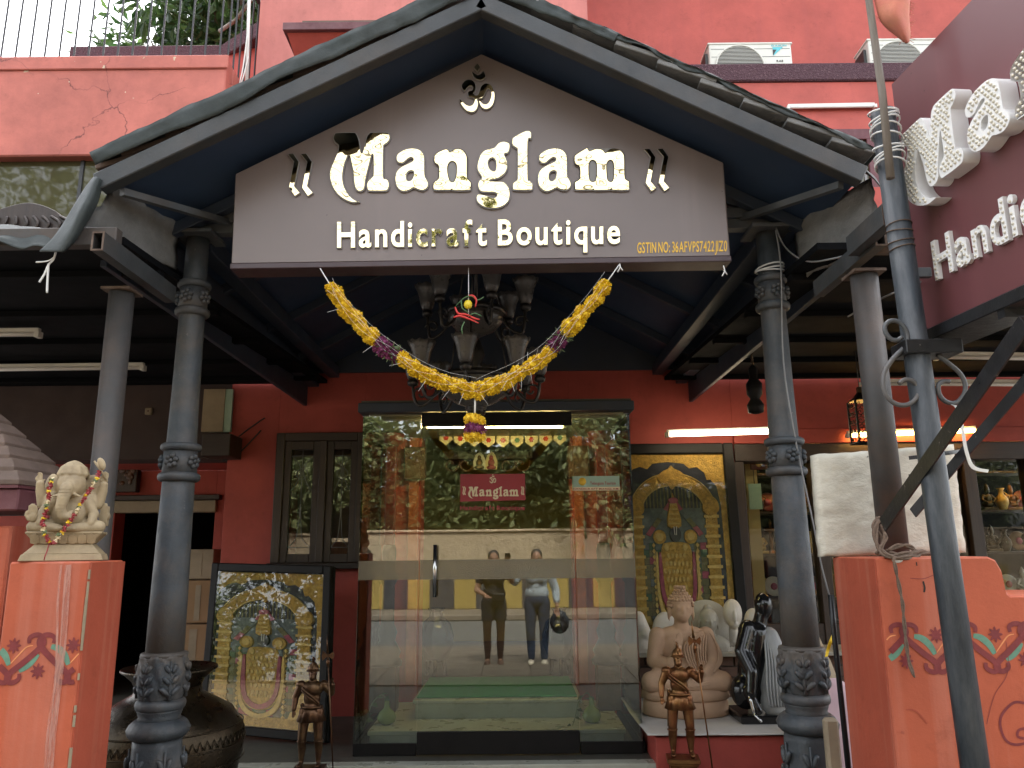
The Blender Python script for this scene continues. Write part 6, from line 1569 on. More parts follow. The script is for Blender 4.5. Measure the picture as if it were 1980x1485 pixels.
def bust(mb, o, s, kind):
    if kind == 'abstract':
        mb.lathe([(.055, 0), (.055, .03)], o, 4, smooth=False)
        limb(mb, [o + Vector((0, 0, .03)) * s, o + Vector((0, 0, .13)) * s], [.038 * s, .034 * s]); mb.ball(o + Vector((0, -.005, .24)) * s, (.072 * s, .06 * s, .105 * s), 16, 12); mb.ball(o + Vector((0, -.06, .22)) * s, (.012 * s, .02 * s, .05 * s), 10, 8); mb.ball(o + Vector((0, -.03, .165)) * s, (.04 * s, .035 * s, .035 * s), 10, 8)
    else:
        mb.ball(o + Vector((0, 0, .03)) * s, (.125 * s, .06 * s, .07 * s), 16, 10); limb(mb, [o + Vector((0, 0, .07)) * s, o + Vector((0, -.004, .12)) * s], [.036 * s, .034 * s])
        mb.ball(o + Vector((0, -.008, .175)) * s, (.05 * s, .055 * s, .068 * s), 16, 12); mb.ball(o + Vector((0, .005, .245)) * s, .026 * s, 12, 8); mb.ball(o + Vector((0, -.06, .168)) * s, (.008 * s, .012 * s, .016 * s), 8, 6); mb.ball(o + Vector((0, -.057, .148)) * s, (.015 * s, .006 * s, .005 * s), 8, 6)
        mb.ball(o + Vector((0, 0, .2)) * s, (.054 * s, .057 * s, .045 * s), 14, 10)
        for s_ in (-1, 1): mb.ball(o + Vector((s_ * .056, .005, .16)) * s, (.007 * s, .014 * s, .04 * s), 8, 6); mb.ball(o + Vector((s_ * .02, -.056, .178)) * s, (.013 * s, .006 * s, .005 * s), 8, 6)
o1 = Vector((at(1422, 1255, 6.0).x, 6.02, zS + .001)); t = thing('marble_bust', 'white marble abstract head on square base, right of the round halo', 'sculpture', o1, 'marble heads on the shelf')
mb = MB(); bust(mb, o1 + Vector((0, 0, .03)), 1.0, 'abstract'); mb2 = mb.build('head', 'white_marble', t, remesh=.006, smoothit=2)
MB().box((o1.x - .065, o1.y - .055, zS + .001), (o1.x + .065, o1.y + .055, zS + .035)).build('base', 'white_marble', t, bev=.003)
o2 = Vector((at(1462, 1212, 5.7).x, 5.75, at(1462, 1212, 5.75).z - .22)); t = thing('marble_bust', 'pale blank faced marble head rising behind the black statue', 'sculpture', (o2.x, o2.y, zP), 'marble heads on the shelf')
mb = MB(); mb.ball(o2 + Vector((0, 0, .25)), (.068, .055, .10), 16, 12); limb(mb, [o2 + Vector((0, 0, -.25)), o2 + Vector((0, 0, .16))], [.09, .045]); mb.build('head', 'white_marble', t, remesh=.007, smoothit=2)
o3 = Vector((at(1373, 1255, 6.0).x, 6.0, zS + .001)); t = thing('halo_bust', 'small stone Buddha bust in front of a round grey halo disc', 'sculpture', o3)
mb = MB(); bust(mb, o3, 1.25, 'buddha'); mb.build('bust', 'halo_stone', t, remesh=.006, smoothit=2)
hc = Vector((at(1366, 1212, 6.1).x, 6.12, at(1366, 1212, 6.12).z)); MB().lathe([(.0, -.014), (.195, -.012), (.2, 0), (.195, .012), (0, .014)], hc, 40, M=Matrix.Rotation(R_(90), 3, 'X')).build('halo', 'halo_stone', t)
o4 = Vector((at(1241, 1250, 5.95).x, 5.98, zS + .001)); t = thing('marble_figure', 'white marble draped figure at the left end of the shelf by the glass', 'sculpture', o4)
mb = MB(); limb(mb, [o4 + Vector((0, 0, .05)), o4 + Vector((.02, 0, .15)), o4 + Vector((-.01, 0, .25))], [.06, .055, .045]); mb.ball(o4 + Vector((.03, -.02, .13)), (.05, .05, .05), 12, 8); mb.ball(o4 + Vector((-.01, -.01, .2)), (.06, .05, .06), 12, 8); mb.build('figure', 'white_marble', t, remesh=.007, smoothit=2)
MB().box((o4.x - .09, o4.y - .05, zS + .0015), (o4.x + .07, o4.y + .06, zS + .03)).build('base', 'white_marble', t, bev=.003)
o5 = Vector((at(1290, 1245, 6.05).x, 6.1, zS + .001)); t = thing('marble_mask', 'pale marble oval mask on the shelf behind the Buddha shoulder', 'sculpture', o5)
mb = MB(); mb.ball(o5 + Vector((0, 0, .14)), (.10, .04, .14), 16, 12); mb.ball(o5 + Vector((0, -.035, .13)), (.02, .02, .05), 8, 6); mb.build('mask', 'white_marble', t, remesh=.007, smoothit=2)

# ---- black polished statue with grey drapery
k0 = Vector((at(1470, 1395, 5.25).x, 5.3, zP + .012)); t = thing('black_statue', 'glossy black seated statue with grey draped robe beside the right column', 'statue', k0)
def kl(x, y, z): return k0 + Vector((x, y, z))
MB().box((k0.x - .15, k0.y - .16, zP + .009), (k0.x + .3, k0.y + .2, zP + .06)).build('base', 'black_polish', t, bev=.008)
b = MB(); limb(b, [kl(-.02, 0, .18), kl(.0, 0, .36), kl(.03, .0, .52)], [.10, .10, .085]); limb(b, [kl(-.03, -.02, .56), kl(-.09, -.06, .42), kl(-.05, -.12, .30), kl(-.07, -.14, .18)], [.055, .048, .04, .034]); b.ball(kl(.09, .0, .70), (.06, .065, .085), 16, 12); limb(b, [kl(.05, 0, .56), kl(.08, 0, .66)], [.05, .045])
b.ball(kl(-.07, -.02, .17), (.10, .09, .11), 14, 10); limb(b, [kl(-.08, -.12, .18), kl(-.04, -.16, .08)], [.035, .028]); b.build('body', 'black_polish', t, remesh=.008, smoothit=3)
b = MB(); limb(b, [kl(.10, -.02, .50), kl(.13, -.05, .35), kl(.10, -.08, .2), kl(.09, -.08, .1)], [.07, .09, .10, .08]); b.ball(kl(.08, -.1, .12), (.085, .06, .09), 14, 10); b.build('drapery', 'grey_statue', t, remesh=.008, smoothit=3)
fo = MB()
for k in range(8): fo.tube(catmull([kl(.06 + .012 * k, -.07, .5), kl(.04 + .018 * k, -.135, .36), kl(.02 + .02 * k, -.175, .22), kl(.03 + .018 * k, -.165, .1)], 5, False), .006, 6)
fo.build('drapery_folds', 'grey_statue', t)
fo = MB(); limb(fo, [kl(-.085, -.15, .16), kl(-.07, -.17, .06), kl(-.04, -.2, .025)], [.012, .01, .008]); fo.build('silver_foot', 'steel_bright', t)

# ---- wrapped figure, cloth and metal rod behind the right column
w0 = Vector((at(1602, 1330, 4.6).x, 4.7, .012)); t = thing('wrapped_figure', 'cream draped statue half hidden between the right column and pillar', 'statue', w0)
b = MB(); limb(b, [w0 + Vector((-.02, 0, .05)), w0 + Vector((0, 0, .45)), w0 + Vector((-.05, 0, .8)), w0 + Vector((-.06, 0, 1.0))], [.2, .17, .12, .06]); b.build('body', 'cloth_tan', t, remesh=.012, smoothit=3)
sheet('pink_cloth', [[w0 + Vector((-.12, -.2, .75)), w0 + Vector((.0, -.22, .78)), w0 + Vector((.1, -.2, .74))], [w0 + Vector((-.16, -.26, .45)), w0 + Vector((0, -.29, .48)), w0 + Vector((.14, -.26, .44))], [w0 + Vector((-.17, -.28, .1)), w0 + Vector((.02, -.31, .1)), w0 + Vector((.16, -.28, .08))]], 'cloth_pink', t, .004, .02, 7)
rd = thing('black_rod', 'slim black metal rod standing beside the right pillar', 'rod', at(1640, 1480, 3.2))
MB().tube([at(1642, 1500, 3.1), at(1612, 1215, 3.1), at(1606, 1150, 3.1)], .011, 8).build('rod', 'black_steel', rd)
MB().box(tuple(at(1604, 1495, 3.25)), tuple(at(1622, 1390, 3.25) + Vector((0, .04, 0)))).build('foot_plate', 'lintel_cream', rd, bev=.01)
yr = thing('yellow_ribbon', 'yellow plastic ribbon tied between the right column and pillar', 'ribbon', at(1602, 1250, 3.3))
sheet('strip', [[at(1608, 1226, 3.3), at(1612, 1228, 3.3)], [at(1602, 1240, 3.28), at(1608, 1242, 3.28)], [at(1597, 1256, 3.3), at(1603, 1257, 3.3)], [at(1594, 1270, 3.28), at(1600, 1269, 3.28)]], 'marigold_lemon', yr, .001, .004)

# ---- big brass urn
u0 = Vector((at(312, 1400, 4.15).x, 4.2, .012)); t = thing('brass_urn', 'huge dark engraved brass urn behind the left column', 'urn', u0)
MB().lathe([(.2, 0), (.24, .03), (.3, .2), (.36, .38), (.385, .53), (.375, .62), (.32, .70), (.22, .755), (.165, .785), (.16, .82)], u0, 56).build('belly', 'brass_old', t)
MB().lathe([(.16, .82), (.175, .85), (.215, .885), (.235, .90), (.23, .91), (.16, .87), (.13, .80)], u0, 48).build('rim', 'brass_old', t)
en = MB()
for rr, zz in ((.388, .55), (.374, .635), (.386, .47)): en.tube([(u0.x + rr * math.cos(a), u0.y + rr * math.sin(a), u0.z + zz) for a in [i * math.pi / 28 for i in range(56)]], .004, 5, closed=True)
for k in range(64):
    a = k * 6.283 / 64; en.tube([(u0.x + (.388 + .002) * math.cos(a), u0.y + .39 * math.sin(a), u0.z + .56), (u0.x + .381 * math.cos(a + .05), u0.y + .381 * math.sin(a + .05), u0.z + .60), (u0.x + .388 * math.cos(a + .09), u0.y + .388 * math.sin(a + .09), u0.z + .565)], .003, 5)
en.build('engraving', 'brass_old', t)
# ---- cartons by the store door
for k, (a, b_, nm, m) in enumerate((((362, 1120), (414, 1062), 'pale carton on top of the stack by the store door', 'lintel_cream'), ((355, 1205), (414, 1122), 'brown carton with tape in the middle of the stack by the store door', 'cardboard'), ((335, 1290), (416, 1207), 'brown carton at the bottom of the stack by the store door', 'cardboard'))):
    p, q_ = at(*a, 6.75), at(*b_, 6.75); t = thing('carton', nm, 'box', p, 'cartons by the store door')
    MB().box((p.x, 6.75, p.z if k < 2 else FL), (q_.x, 7.2, q_.z)).build('box', m, t, bev=.006)
    MB().box((p.x + (q_.x - p.x) * .35, 6.747, p.z + .02), (p.x + (q_.x - p.x) * .55, 6.7495, q_.z - .04)).build('tape', 'lintel_cream', t)
# ---- carved panel and small boxes in the left recess
p, q_ = at(168, 952, 7.2), at(268, 888, 7.2); t = thing('carved_wall_hanging', 'dark carved timber panel on the red wall behind the left post', 'panel', p)
MB().box((p.x, 7.2, p.z), (q_.x, 7.28, q_.z)).build('board', 'dark_timber', t, bev=.006)
mb = MB()
for k in range(26): mb.ball((random.uniform(p.x + .04, q_.x - .04), 7.2, random.uniform(p.z + .04, q_.z - .04)), (random.uniform(.015, .04), .012, random.uniform(.015, .04)), 8, 6)
mb.build('relief', 'wood_carved', t)['kind'] = 'stuff'
p = at(286, 795, YW - .05); t = thing('switch_box', 'small cream switch box on the dark beam wall left', 'switch box', p)
MB().box((p.x - .028, YW - .05, p.z - .03), (p.x + .028, YW - .021, p.z + .03)).build('case', 'lintel_cream', t, bev=.006); MB().ball((p.x, YW - .05, p.z), (.008, .004, .008), 8, 6).build('knob', 'wood_carved', t)
p, q_ = at(400, 835, YW - .06), at(450, 752, YW - .06); t = thing('wall_vent', 'pale green lit vent opening beside the red wall under the left ceiling', 'vent', p)
MB().box((p.x, YW - .05, p.z), (q_.x, YW - .022, q_.z)).build('panel', 'green_sticker', t); MB().box((p.x - .05, YW - .06, p.z), (p.x + .13, YW - .03, q_.z)).build('flap', 'cloth_tan', t)
p, q_ = at(388, 882, YW - .3), at(446, 838, YW - .3); t = thing('black_ledge_box', 'black timber box ledge below the vent at the left wall corner', 'ledge', p)
MB().box((p.x, YW - .3, p.z), (q_.x, YW - .02, q_.z)).build('box', 'dark_timber_h', t, bev=.006)
# lamp glow in the left recess
tube_light('warm tube light glowing at the top of the left recess', at(170, 893, 7.15), at(330, 890, 7.15), 'tube_orange', r=.012)
for pix, nm in (([(455, 850, 6.36), (480, 830, 6.36), (512, 808, 6.36)], 'loose dark cable drooping down the red wall beside the timber window'), ([(430, 892, 6.36), (460, 878, 6.36), (505, 832, 6.36)], 'second loose dark cable crossing the red wall lower down')):
    t = thing('cable', nm, 'cable', at(*pix[0]), 'loose wall cables'); MB().tube(catmull([at(*q) for q in pix], 6, False), .006, 5).build('wire', 'wire_dark', t)
for pix, nm in (([(1500, 440, 3.42), (1520, 480, 3.4), (1560, 505, 3.2), (1620, 498, 3.0), (1690, 478, 2.85)], 'sagging grey wire from the right column head to the flag pole'), ([(1500, 445, 3.42), (1510, 520, 3.42), (1515, 700, 3.42), (1540, 860, 3.42), (1570, 1000, 3.42), (1590, 1100, 3.42), (1612, 1180, 3.42)], 'thin grey wire running down beside the right column'), ([(1780, 545, 2.4), (1720, 570, 2.8), (1680, 590, 3.0), (1640, 612, 3.3)], 'thin wire with a lamp holder hanging left of the right post')):
    t = thing('wire', nm, 'wire', at(*pix[0]), 'porch wires'); MB().tube(catmull([at(*q) for q in pix], 6, False), .004, 5).build('wire', 'wire_grey', t)

# ================================================================== paintings
def painting(name, label, fn, W_, H_, glassm='glass_picture', fw=.06):
    """relief painting; fn(u, v, d) maps 0..1 across, 0..1 up and depth out of the picture (metres)"""
    t = thing(name, label, 'painting', fn(.5, 0, 0))
    def slab(u0, v0, u1, v1, d0, d1, nm, m, par=t, bev=.003):
        vs = [fn(u, v, d) for d in (d0, d1) for u, v in ((u0, v0), (u1, v0), (u1, v1), (u0, v1))]
        return MB().add(vs, [(0, 1, 2, 3), (4, 7, 6, 5), (0, 4, 5, 1), (1, 5, 6, 2), (2, 6, 7, 3), (3, 7, 4, 0)]).build(nm, m, par, bev=bev)
    a, b_ = fw / W_, fw / H_
    slab(0, 0, 1, 1, -.03, .002, 'backing', 'black_frame')
    can = slab(a * .9, b_ * .9, 1 - a * .9, 1 - b_ * .9, .0025, .006, 'canvas', 'paint_navy', bev=0)
    for (u0, v0, u1, v1) in ((0, 0, a, 1), (1 - a, 0, 1, 1), (a, 0, 1 - a, b_), (a, 1 - b_, 1 - a, 1)):
        f = slab(u0, v0, u1, v1, .0025, .045, 'frame_rail', 'black_frame', bev=.008)
    def P(pts, d1, nm, m, d0=.0062, sm=0, hole=None):
        L = [pts] + (hole or [])
        if sm: L = [[(q.x, q.y) for q in catmull([(x, y, 0) for x, y in l], sm)] for l in L]
        # drawing space 0..700 x 0..1120 (y down)
        return MB().poly(L, lambda x, y, d: fn(a + (1 - 2 * a) * x / 700, 1 - b_ - (1 - 2 * b_) * y / 1120, d), d0, d1).build(nm, m, can)
    # coloured flower-brick field
    cols = ['paint_pink', 'paint_olive', 'paint_greyblue', 'paint_olive', 'paint_green']
    rnd = random.Random(5)
    for i in range(10):
        for j in range(12):
            x0, y0 = 100 + i * 44, 560 + j * 44
            if y0 > 1060: continue
            P([(x0 + 1, y0 + 1), (x0 + 43, y0 + 1), (x0 + 43, y0 + 43), (x0 + 1, y0 + 43)], .0072 + rnd.uniform(0, .001), 'field_square', rnd.choice(cols))
    # fan ribs under the arch
    for k in range(17):
        x = 115 + k * 25; tp = 205 + 90 * abs(k - 8) / 8 * (abs(k - 8) / 8); P([(x, tp), (x + 9, tp), (x + 9, 345), (x, 345)], .008, 'fan_rib', 'paint_olive')
    P([(100, 345), (545, 345), (545, 560), (100, 560)], .0068, 'blue_field', 'paint_greyblue', .0061)
    # scalloped gold border
    P([(0, 0), (700, 0), (700, 1120), (650, 1120), (662, 700), (660, 330), (640, 210), (600, 165), (575, 168), (560, 120), (510, 85), (455, 92), (420, 62), (310, 50), (200, 60), (160, 95), (110, 80), (60, 95), (20, 130), (0, 170)], .011, 'gold_border', 'gold_leaf')
    P([(0, 1050), (700, 1050), (700, 1120), (0, 1120)], .012, 'gold_border', 'gold_leaf')
    # arch
    def arc(rx, ry, c, n=26, a0=180, a1=360): return [(c[0] + rx * math.cos(R_(a0 + (a1 - a0) * i / n)), c[1] + ry * math.sin(R_(a0 + (a1 - a0) * i / n))) for i in range(n + 1)]
    P(arc(292, 240, (325, 370)) + list(reversed(arc(222, 172, (325, 370)))), .02, 'arch', 'gold_leaf')
    P(arc(302, 250, (325, 370)) + list(reversed(arc(295, 243, (325, 370)))), .026, 'arch_bead', 'gold_line'); P(arc(222, 172, (325, 370)) + list(reversed(arc(214, 164, (325, 370)))), .026, 'arch_bead', 'gold_line')
    P([(325, 75), (345, 95), (390, 115), (425, 150), (400, 185), (350, 205), (325, 230), (300, 205), (250, 185), (225, 150), (260, 115), (305, 95)], .032, 'lion_mask', 'gold_leaf', sm=4)
    for sx in (0, 1):
        mx = (lambda x: x) if not sx else (lambda x: 650 - x)
        P([(mx(25), 370), (mx(105), 370), (mx(105), 1050), (mx(25), 1050)], .018, 'pillar', 'gold_leaf')
        for k in range(11): P([(mx(14), 390 + k * 62), (mx(116), 390 + k * 62), (mx(116), 408 + k * 62), (mx(14), 408 + k * 62)], .026, 'pillar_band', 'gold_line')
        P([(mx(20), 300), (mx(70), 270), (mx(115), 310), (mx(118), 370), (mx(70), 395), (mx(12), 365)], .03, 'makara', 'gold_leaf', sm=4)
        P([(mx(0), 1000), (mx(125), 1000), (mx(140), 1050), (mx(0), 1050)], .024, 'pillar_base', 'gold_line')
        # diagonal flower bars
        cc = ['paint_pink', 'paint_greyblue', 'paint_olive', 'paint_pink']
        for k in range(4):
            x0, y0 = 300 - k * 44, 300 + k * 52; P([(mx(x0), y0), (mx(x0 + 30), y0 + 14), (mx(x0 - 12), y0 + 66), (mx(x0 - 42), y0 + 52)], .016, 'garland_bar', cc[k])
        P(arc(44, 44, (mx(218), 525), 24, 0, 345), .026, 'emblem_disc', 'gold_leaf'); P(arc(26, 26, (mx(218), 525), 20, 0, 342), .03, 'emblem_disc', 'gold_line')
        for k in range(14): P([(mx(175), 560 + k * 36), (mx(186), 576 + k * 36), (mx(175), 592 + k * 36), (mx(164), 576 + k * 36)], .02, 'bead', 'gold_line')
        P(arc(16, 22, (mx(262), 590), 16, 0, 340), .03, 'ear_ornament', 'gold_line')
    # deity
    P([(325, 250), (335, 285), (350, 320), (372, 460), (278, 460), (300, 320), (315, 285)], .03, 'crown', 'gold_leaf', sm=3)
    for k in range(5): P([(284 - 1 + k * 4, 448 - k * 30), (366 - k * 4, 448 - k * 30), (364 - k * 4, 438 - k * 30), (286 + k * 4, 438 - k * 30)], .036, 'crown_band', 'gold_line')
    P(arc(34, 20, (325, 300), 20, 0, 342), .034, 'crown_garland', 'paint_pink')
    P(arc(38, 48, (328, 510), 24, 0, 345), .03, 'face', 'paint_black'); P([(316, 462), (322, 462), (325, 515), (320, 515)], .034, 'forehead_mark', 'white_print'); P([(334, 462), (340, 462), (336, 515), (331, 515)], .034, 'forehead_mark', 'white_print')
    P([(230, 590), (270, 560), (380, 560), (425, 590), (450, 760), (445, 900), (400, 980), (325, 1005), (250, 980), (205, 900), (205, 760)], .022, 'robe', 'gold_leaf', sm=4)
    P([(205, 640), (222, 640), (232, 840), (262, 930), (325, 965), (390, 930), (424, 840), (434, 640), (452, 640), (448, 850), (405, 960), (325, 1000), (245, 960), (205, 850)], .032, 'flower_garland', 'paint_pink', sm=3)
    P([(185, 640), (200, 640), (200, 860), (240, 985), (325, 1030), (412, 985), (455, 860), (458, 640), (474, 640), (474, 870), (430, 1010), (325, 1062), (220, 1010), (182, 870)], .028, 'outer_garland', 'gold_line', sm=3)
    for r_ in range(6):
        for k in range(7 - abs(r_ - 2)):
            x0 = 325 + (k - (6 - abs(r_ - 2)) / 2) * 27; y0 = 640 + r_ * 48; P(arc(10, 14, (x0, y0), 10, 0, 330), .029, 'robe_jewel', 'gold_line')
    for k in range(9): P([(250 + k * 18, 895), (262 + k * 18, 895), (262 + k * 18, 912), (250 + k * 18, 912)], .029, 'robe_jewel', 'gold_line')
    # glass
    slab(a * .95, b_ * .95, 1 - a * .95, 1 - b_ * .95, .037, .039, 'glass', glassm, bev=0)
    return t
c_ = [at(1203, 1272, 6.2), at(1450, 1266, 6.2), at(1420, 858, 6.3), at(1203, 860, 6.3)]
zb_ = zS + .002; c_[0].z = c_[1].z = zb_
def bil(c):
    n = (c[1] - c[0]).cross(c[3] - c[0]).normalized()
    if n.y > 0: n = -n
    return lambda u, v, d: (c[0] * (1 - u) + c[1] * u) * (1 - v) + (c[3] * (1 - u) + c[2] * u) * v + n * d
c_[2].x = c_[1].x; c_[3].x = c_[0].x
painting('deity_painting', 'tall black framed golden relief painting of a crowned deity behind the Buddha', bil(c_), c_[1].x - c_[0].x, c_[2].z - c_[1].z, fw=.085)
c2_ = [at(388, 1413, 5.78), at(634, 1437, 5.5), None, at(416, 1089, 5.94)]
c2_[2] = c2_[1] + c2_[3] - c2_[0]
painting('leaning_painting', 'black framed golden deity painting leaning by the wall with sky reflected in its glass', bil(c2_), (c2_[1] - c2_[0]).length, (c2_[3] - c2_[0]).length, 'glass_picture2', fw=.062)
# ================================================================== timber window left of the entrance
yw = YW - .02
tw_ = thing('timber_window', 'dark timber double window with leaded curves beside the glass entrance', 'window', ((xwn0 + xwn1) / 2, YW, zwb))
MB().box((xwn0, yw - .03, zwb), (xwn0 + .07, yw + .1, zwt)).build('jamb', 'dark_timber', tw_, bev=.005)
MB().box((xwn1 - .05, yw - .03, zwb), (xwn1, yw + .1, zwt)).build('jamb', 'dark_timber', tw_, bev=.005)
MB().box((xwn0 + .07, yw - .028, zwt - .07), (xwn1 - .05, yw + .1, zwt)).build('head', 'dark_timber_h', tw_, bev=.005)
MB().box((xwn0 - .02, yw - .06, zwb - .05), (xwn1 + .02, yw + .1, zwb - .001)).build('sill', 'dark_timber_h', tw_, bev=.005)
xm = (xwn0 + xwn1) / 2 + .03
MB().box((xm - .03, yw - .035, zwb), (xm + .03, yw + .1, zwt - .07)).build('mullion', 'dark_timber', tw_, bev=.005)
for a_, b_ in ((xwn0 + .07, xm - .03), (xm + .03, xwn1 - .05)):
    lf = MB(); w = .055
    lf.box((a_, yw - .01, zwb), (a_ + w, yw + .035, zwt - .07)).box((b_ - w, yw - .01, zwb), (b_, yw + .035, zwt - .07)).box((a_ + w, yw - .009, zwb), (b_ - w, yw + .035, zwb + .07)).box((a_ + w, yw - .009, zwt - .14), (b_ - w, yw + .035, zwt - .07))
    lo = lf.build('leaf_frame', 'dark_timber', tw_, bev=.004)
    MB().box((a_ + w, yw + .012, zwb + .07), (b_ - w, yw + .016, zwt - .14)).build('pane', 'glass_shop', lo)
    cx_ = (a_ + b_) / 2; hw = (b_ - a_) / 2 - w; ld = MB()
    zt_, zb2 = zwt - .14, zwb + .07
    for s_ in (-1, 1):
        ld.tube(catmull([Vector((cx_ + s_ * hw, yw + .008, zt_ - .05)), Vector((cx_ + s_ * hw * .3, yw + .008, zt_ - .12)), Vector((cx_ + s_ * hw * .15, yw + .008, zt_ - .2)), Vector((cx_ + s_ * hw * .6, yw + .008, zt_ - .3)), Vector((cx_ + s_ * hw, yw + .008, zt_ - .34))], 5, False), .003, 5)
        ld.tube(catmull([Vector((cx_ + s_ * hw, yw + .008, zb2 + .05)), Vector((cx_ + s_ * hw * .3, yw + .008, zb2 + .12)), Vector((cx_ + s_ * hw * .1, yw + .008, zb2 + .25)), Vector((cx_, yw + .008, zb2 + .4))], 5, False), .003, 5)
    ld.tube([(cx_, yw + .008, zb2 + .4), (cx_, yw + .008, zt_)], .003, 5).tube([(cx_ - hw, yw + .008, zt_ - .05), (cx_ + hw, yw + .008, zt_ - .05)], .003, 5).tube([(cx_ - hw, yw + .008, zb2 + .05), (cx_ + hw, yw + .008, zb2 + .05)], .003, 5)
    ld.tube([(cx_ + .045 * math.cos(t), yw + .008, zt_ - .2 + .045 * math.sin(t)) for t in [i * math.pi / 8 for i in range(16)]], .003, 5, closed=True)
    ld.build('leading', 'wire_grey', lo)
# small room behind the window
wr_ = MB().box((xwn0 - .2, YW + 1.2, FL), (xwn1 + .1, YW + 1.25, 3.0)).build('window_room_wall', 'cloth_tan', bld)

# ================================================================== right shop front
rs = thing('shop_display_front', 'dark timber shop front with glazed display on the right under the side roof', 'shop front', (2.6, YW, FL))
rx0 = X(1428, 1000, YW); zt0, zt1 = Z(890, YW, 1700), Z(856, YW, 1700)
MB().box((rx0, YW - .01, zt0), (5.2, YW + .2, zt1)).build('lintel', 'dark_timber_h', rs, bev=.005)
MB().box((rx0, YW - .03, zt1 + .001), (5.2, YW - .001, zt1 + .12)).build('lintel_board', 'coral_wall', rs, bev=.004)
for px in (1434, 1588, 1888, 2010): x = X(px, 1000, YW); MB().box((x - .05, YW, FL), (x + .05, YW + .12, zt0)).build('post', 'dark_timber', rs, bev=.005)
for p0_, p1_ in ((1434, 1588), (1588, 1888), (1888, 2010), (2010, 2300)):
    a_, b_ = X(p0_, 1000, YW) + .05, X(p1_, 1000, YW) - .05
    MB().box((a_, YW + .05, .9), (b_, YW + .056, zt0 - .001)).build('pane', 'glass_display', rs)
    MB().box((a_, YW + .01, FL), (b_, YW + .1, .9)).build('stall_riser', 'dark_timber_h', rs, bev=.004)
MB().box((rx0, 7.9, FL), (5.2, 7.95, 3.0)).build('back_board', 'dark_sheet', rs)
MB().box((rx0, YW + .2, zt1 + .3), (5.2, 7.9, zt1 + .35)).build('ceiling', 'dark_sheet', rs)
MB().box((rx0 - .05, YW + .2, FL), (rx0, 7.9, 3.0)).build('side_board', 'dark_timber', rs)
for z in (1.05, 1.42, 1.78, 2.12): MB().box((rx0, 6.85, z), (5.2, 7.15, z + .02)).build('shelf', 'dark_timber_h', rs, bev=.002)
tube_light('lit orange tube light inside the right shop display, reflected in glass', (X(1900, 880, 6.7), 6.7, Z(878, 6.7, 1900)), (X(2060, 880, 6.7), 6.7, Z(876, 6.7, 1900)), 'tube_orange', r=.012)
tube_light('lit tube light strip inside the display behind the right column', (X(1470, 885, 6.75), 6.75, Z(884, 6.75, 1500)), (X(1600, 885, 6.75), 6.75, Z(884, 6.75, 1500)), 'tube_orange', r=.010)
SHELF = {1.07: 'bottom', 1.44: 'middle', 1.80: 'top'}
MW = {'brass_old': 'dull brass', 'bronze': 'bronze', 'bronze_dark': 'dark bronze', 'gold_line': 'gilt', 'white_marble': 'white stone', 'red_lacquer': 'red lacquered'}
def trinket(kind, p, m, where):
    t = thing({'vase': 'metal_vase', 'idol': 'small_idol', 'lamp': 'oil_lamp', 'plate': 'round_plate'}[kind], '%s %s %s' % (MW[m], {'vase': 'handled vase', 'idol': 'seated idol', 'lamp': 'standing oil lamp', 'plate': 'round plate'}[kind], where), 'ornament', p, 'ornaments in the right display')
    p = Vector(p)
    if kind == 'vase': MB().lathe([(.03, 0), (.035, .01), (.055, .06), (.05, .1), (.022, .14), (.02, .17), (.034, .19)], p, 18).build('body', m, t); MB().tube([p + Vector((.05, 0, .08)), p + Vector((.075, 0, .12)), p + Vector((.025, 0, .16))], .005, 6).build('handle', m, t)
    elif kind == 'idol':
        b = MB(); b.ball(p + Vector((0, 0, .05)), (.06, .04, .03), 12, 8); b.ball(p + Vector((0, 0, .1)), (.035, .028, .045), 12, 8); b.ball(p + Vector((0, -.004, .165)), (.022, .023, .027), 12, 8); b.lathe([(.024, .18), (.018, .21), (.003, .24)], p, 12)
        for s_ in (-1, 1): limb(b, [p + Vector((s_ * .035, 0, .13)), p + Vector((s_ * .06, -.015, .09)), p + Vector((s_ * .03, -.035, .07))], [.013, .011, .009])
        b.build('figure', m, t, remesh=.006, smoothit=1); MB().box((p.x - .065, p.y - .045, p.z + .001), (p.x + .065, p.y + .045, p.z + .025)).build('base', m, t, bev=.004)
    elif kind == 'lamp': MB().lathe([(.05, 0), (.045, .015), (.012, .03), (.016, .1), (.011, .18), (.05, .2), (.055, .215), (.01, .22), (.012, .27), (.002, .3)], p, 18).build('stem', m, t)
    else:
        MB().lathe([(.0, -.008), (.07, -.004), (.085, .006), (.08, .01), (0, .004)], p + Vector((0, .03, .09)), 24, M=Matrix.Rotation(R_(80), 3, 'X')).build('dish', m, t)
        MB().ball(p + Vector((0, .015, .09)), (.03, .012, .03), 10, 8).build('boss', 'paint_pink', t)
rnd = random.Random(11)
for z in (1.07, 1.44, 1.80):
    for px in [1462, 1484, 1505, 1562, 1580, 1600, 1905, 1930, 1955, 1978]:
        x = at(px, 1000, 7.0).x; trinket(rnd.choice(['vase', 'idol', 'lamp', 'plate']), (x, 6.95 + rnd.uniform(-.04, .04), z + .001), rnd.choice(['brass_old', 'bronze', 'bronze_dark', 'gold_line', 'white_marble', 'red_lacquer']), 'on the %s shelf, %s item %s' % (SHELF[z], {1462: 'leftmost', 1484: 'second', 1505: 'third', 1562: 'first', 1580: 'second', 1600: 'third', 1905: 'first', 1930: 'second', 1955: 'third', 1978: 'last'}[px], 'left of the right column' if px < 1520 else 'right of the column' if px < 1650 else 'beyond the foam block'))
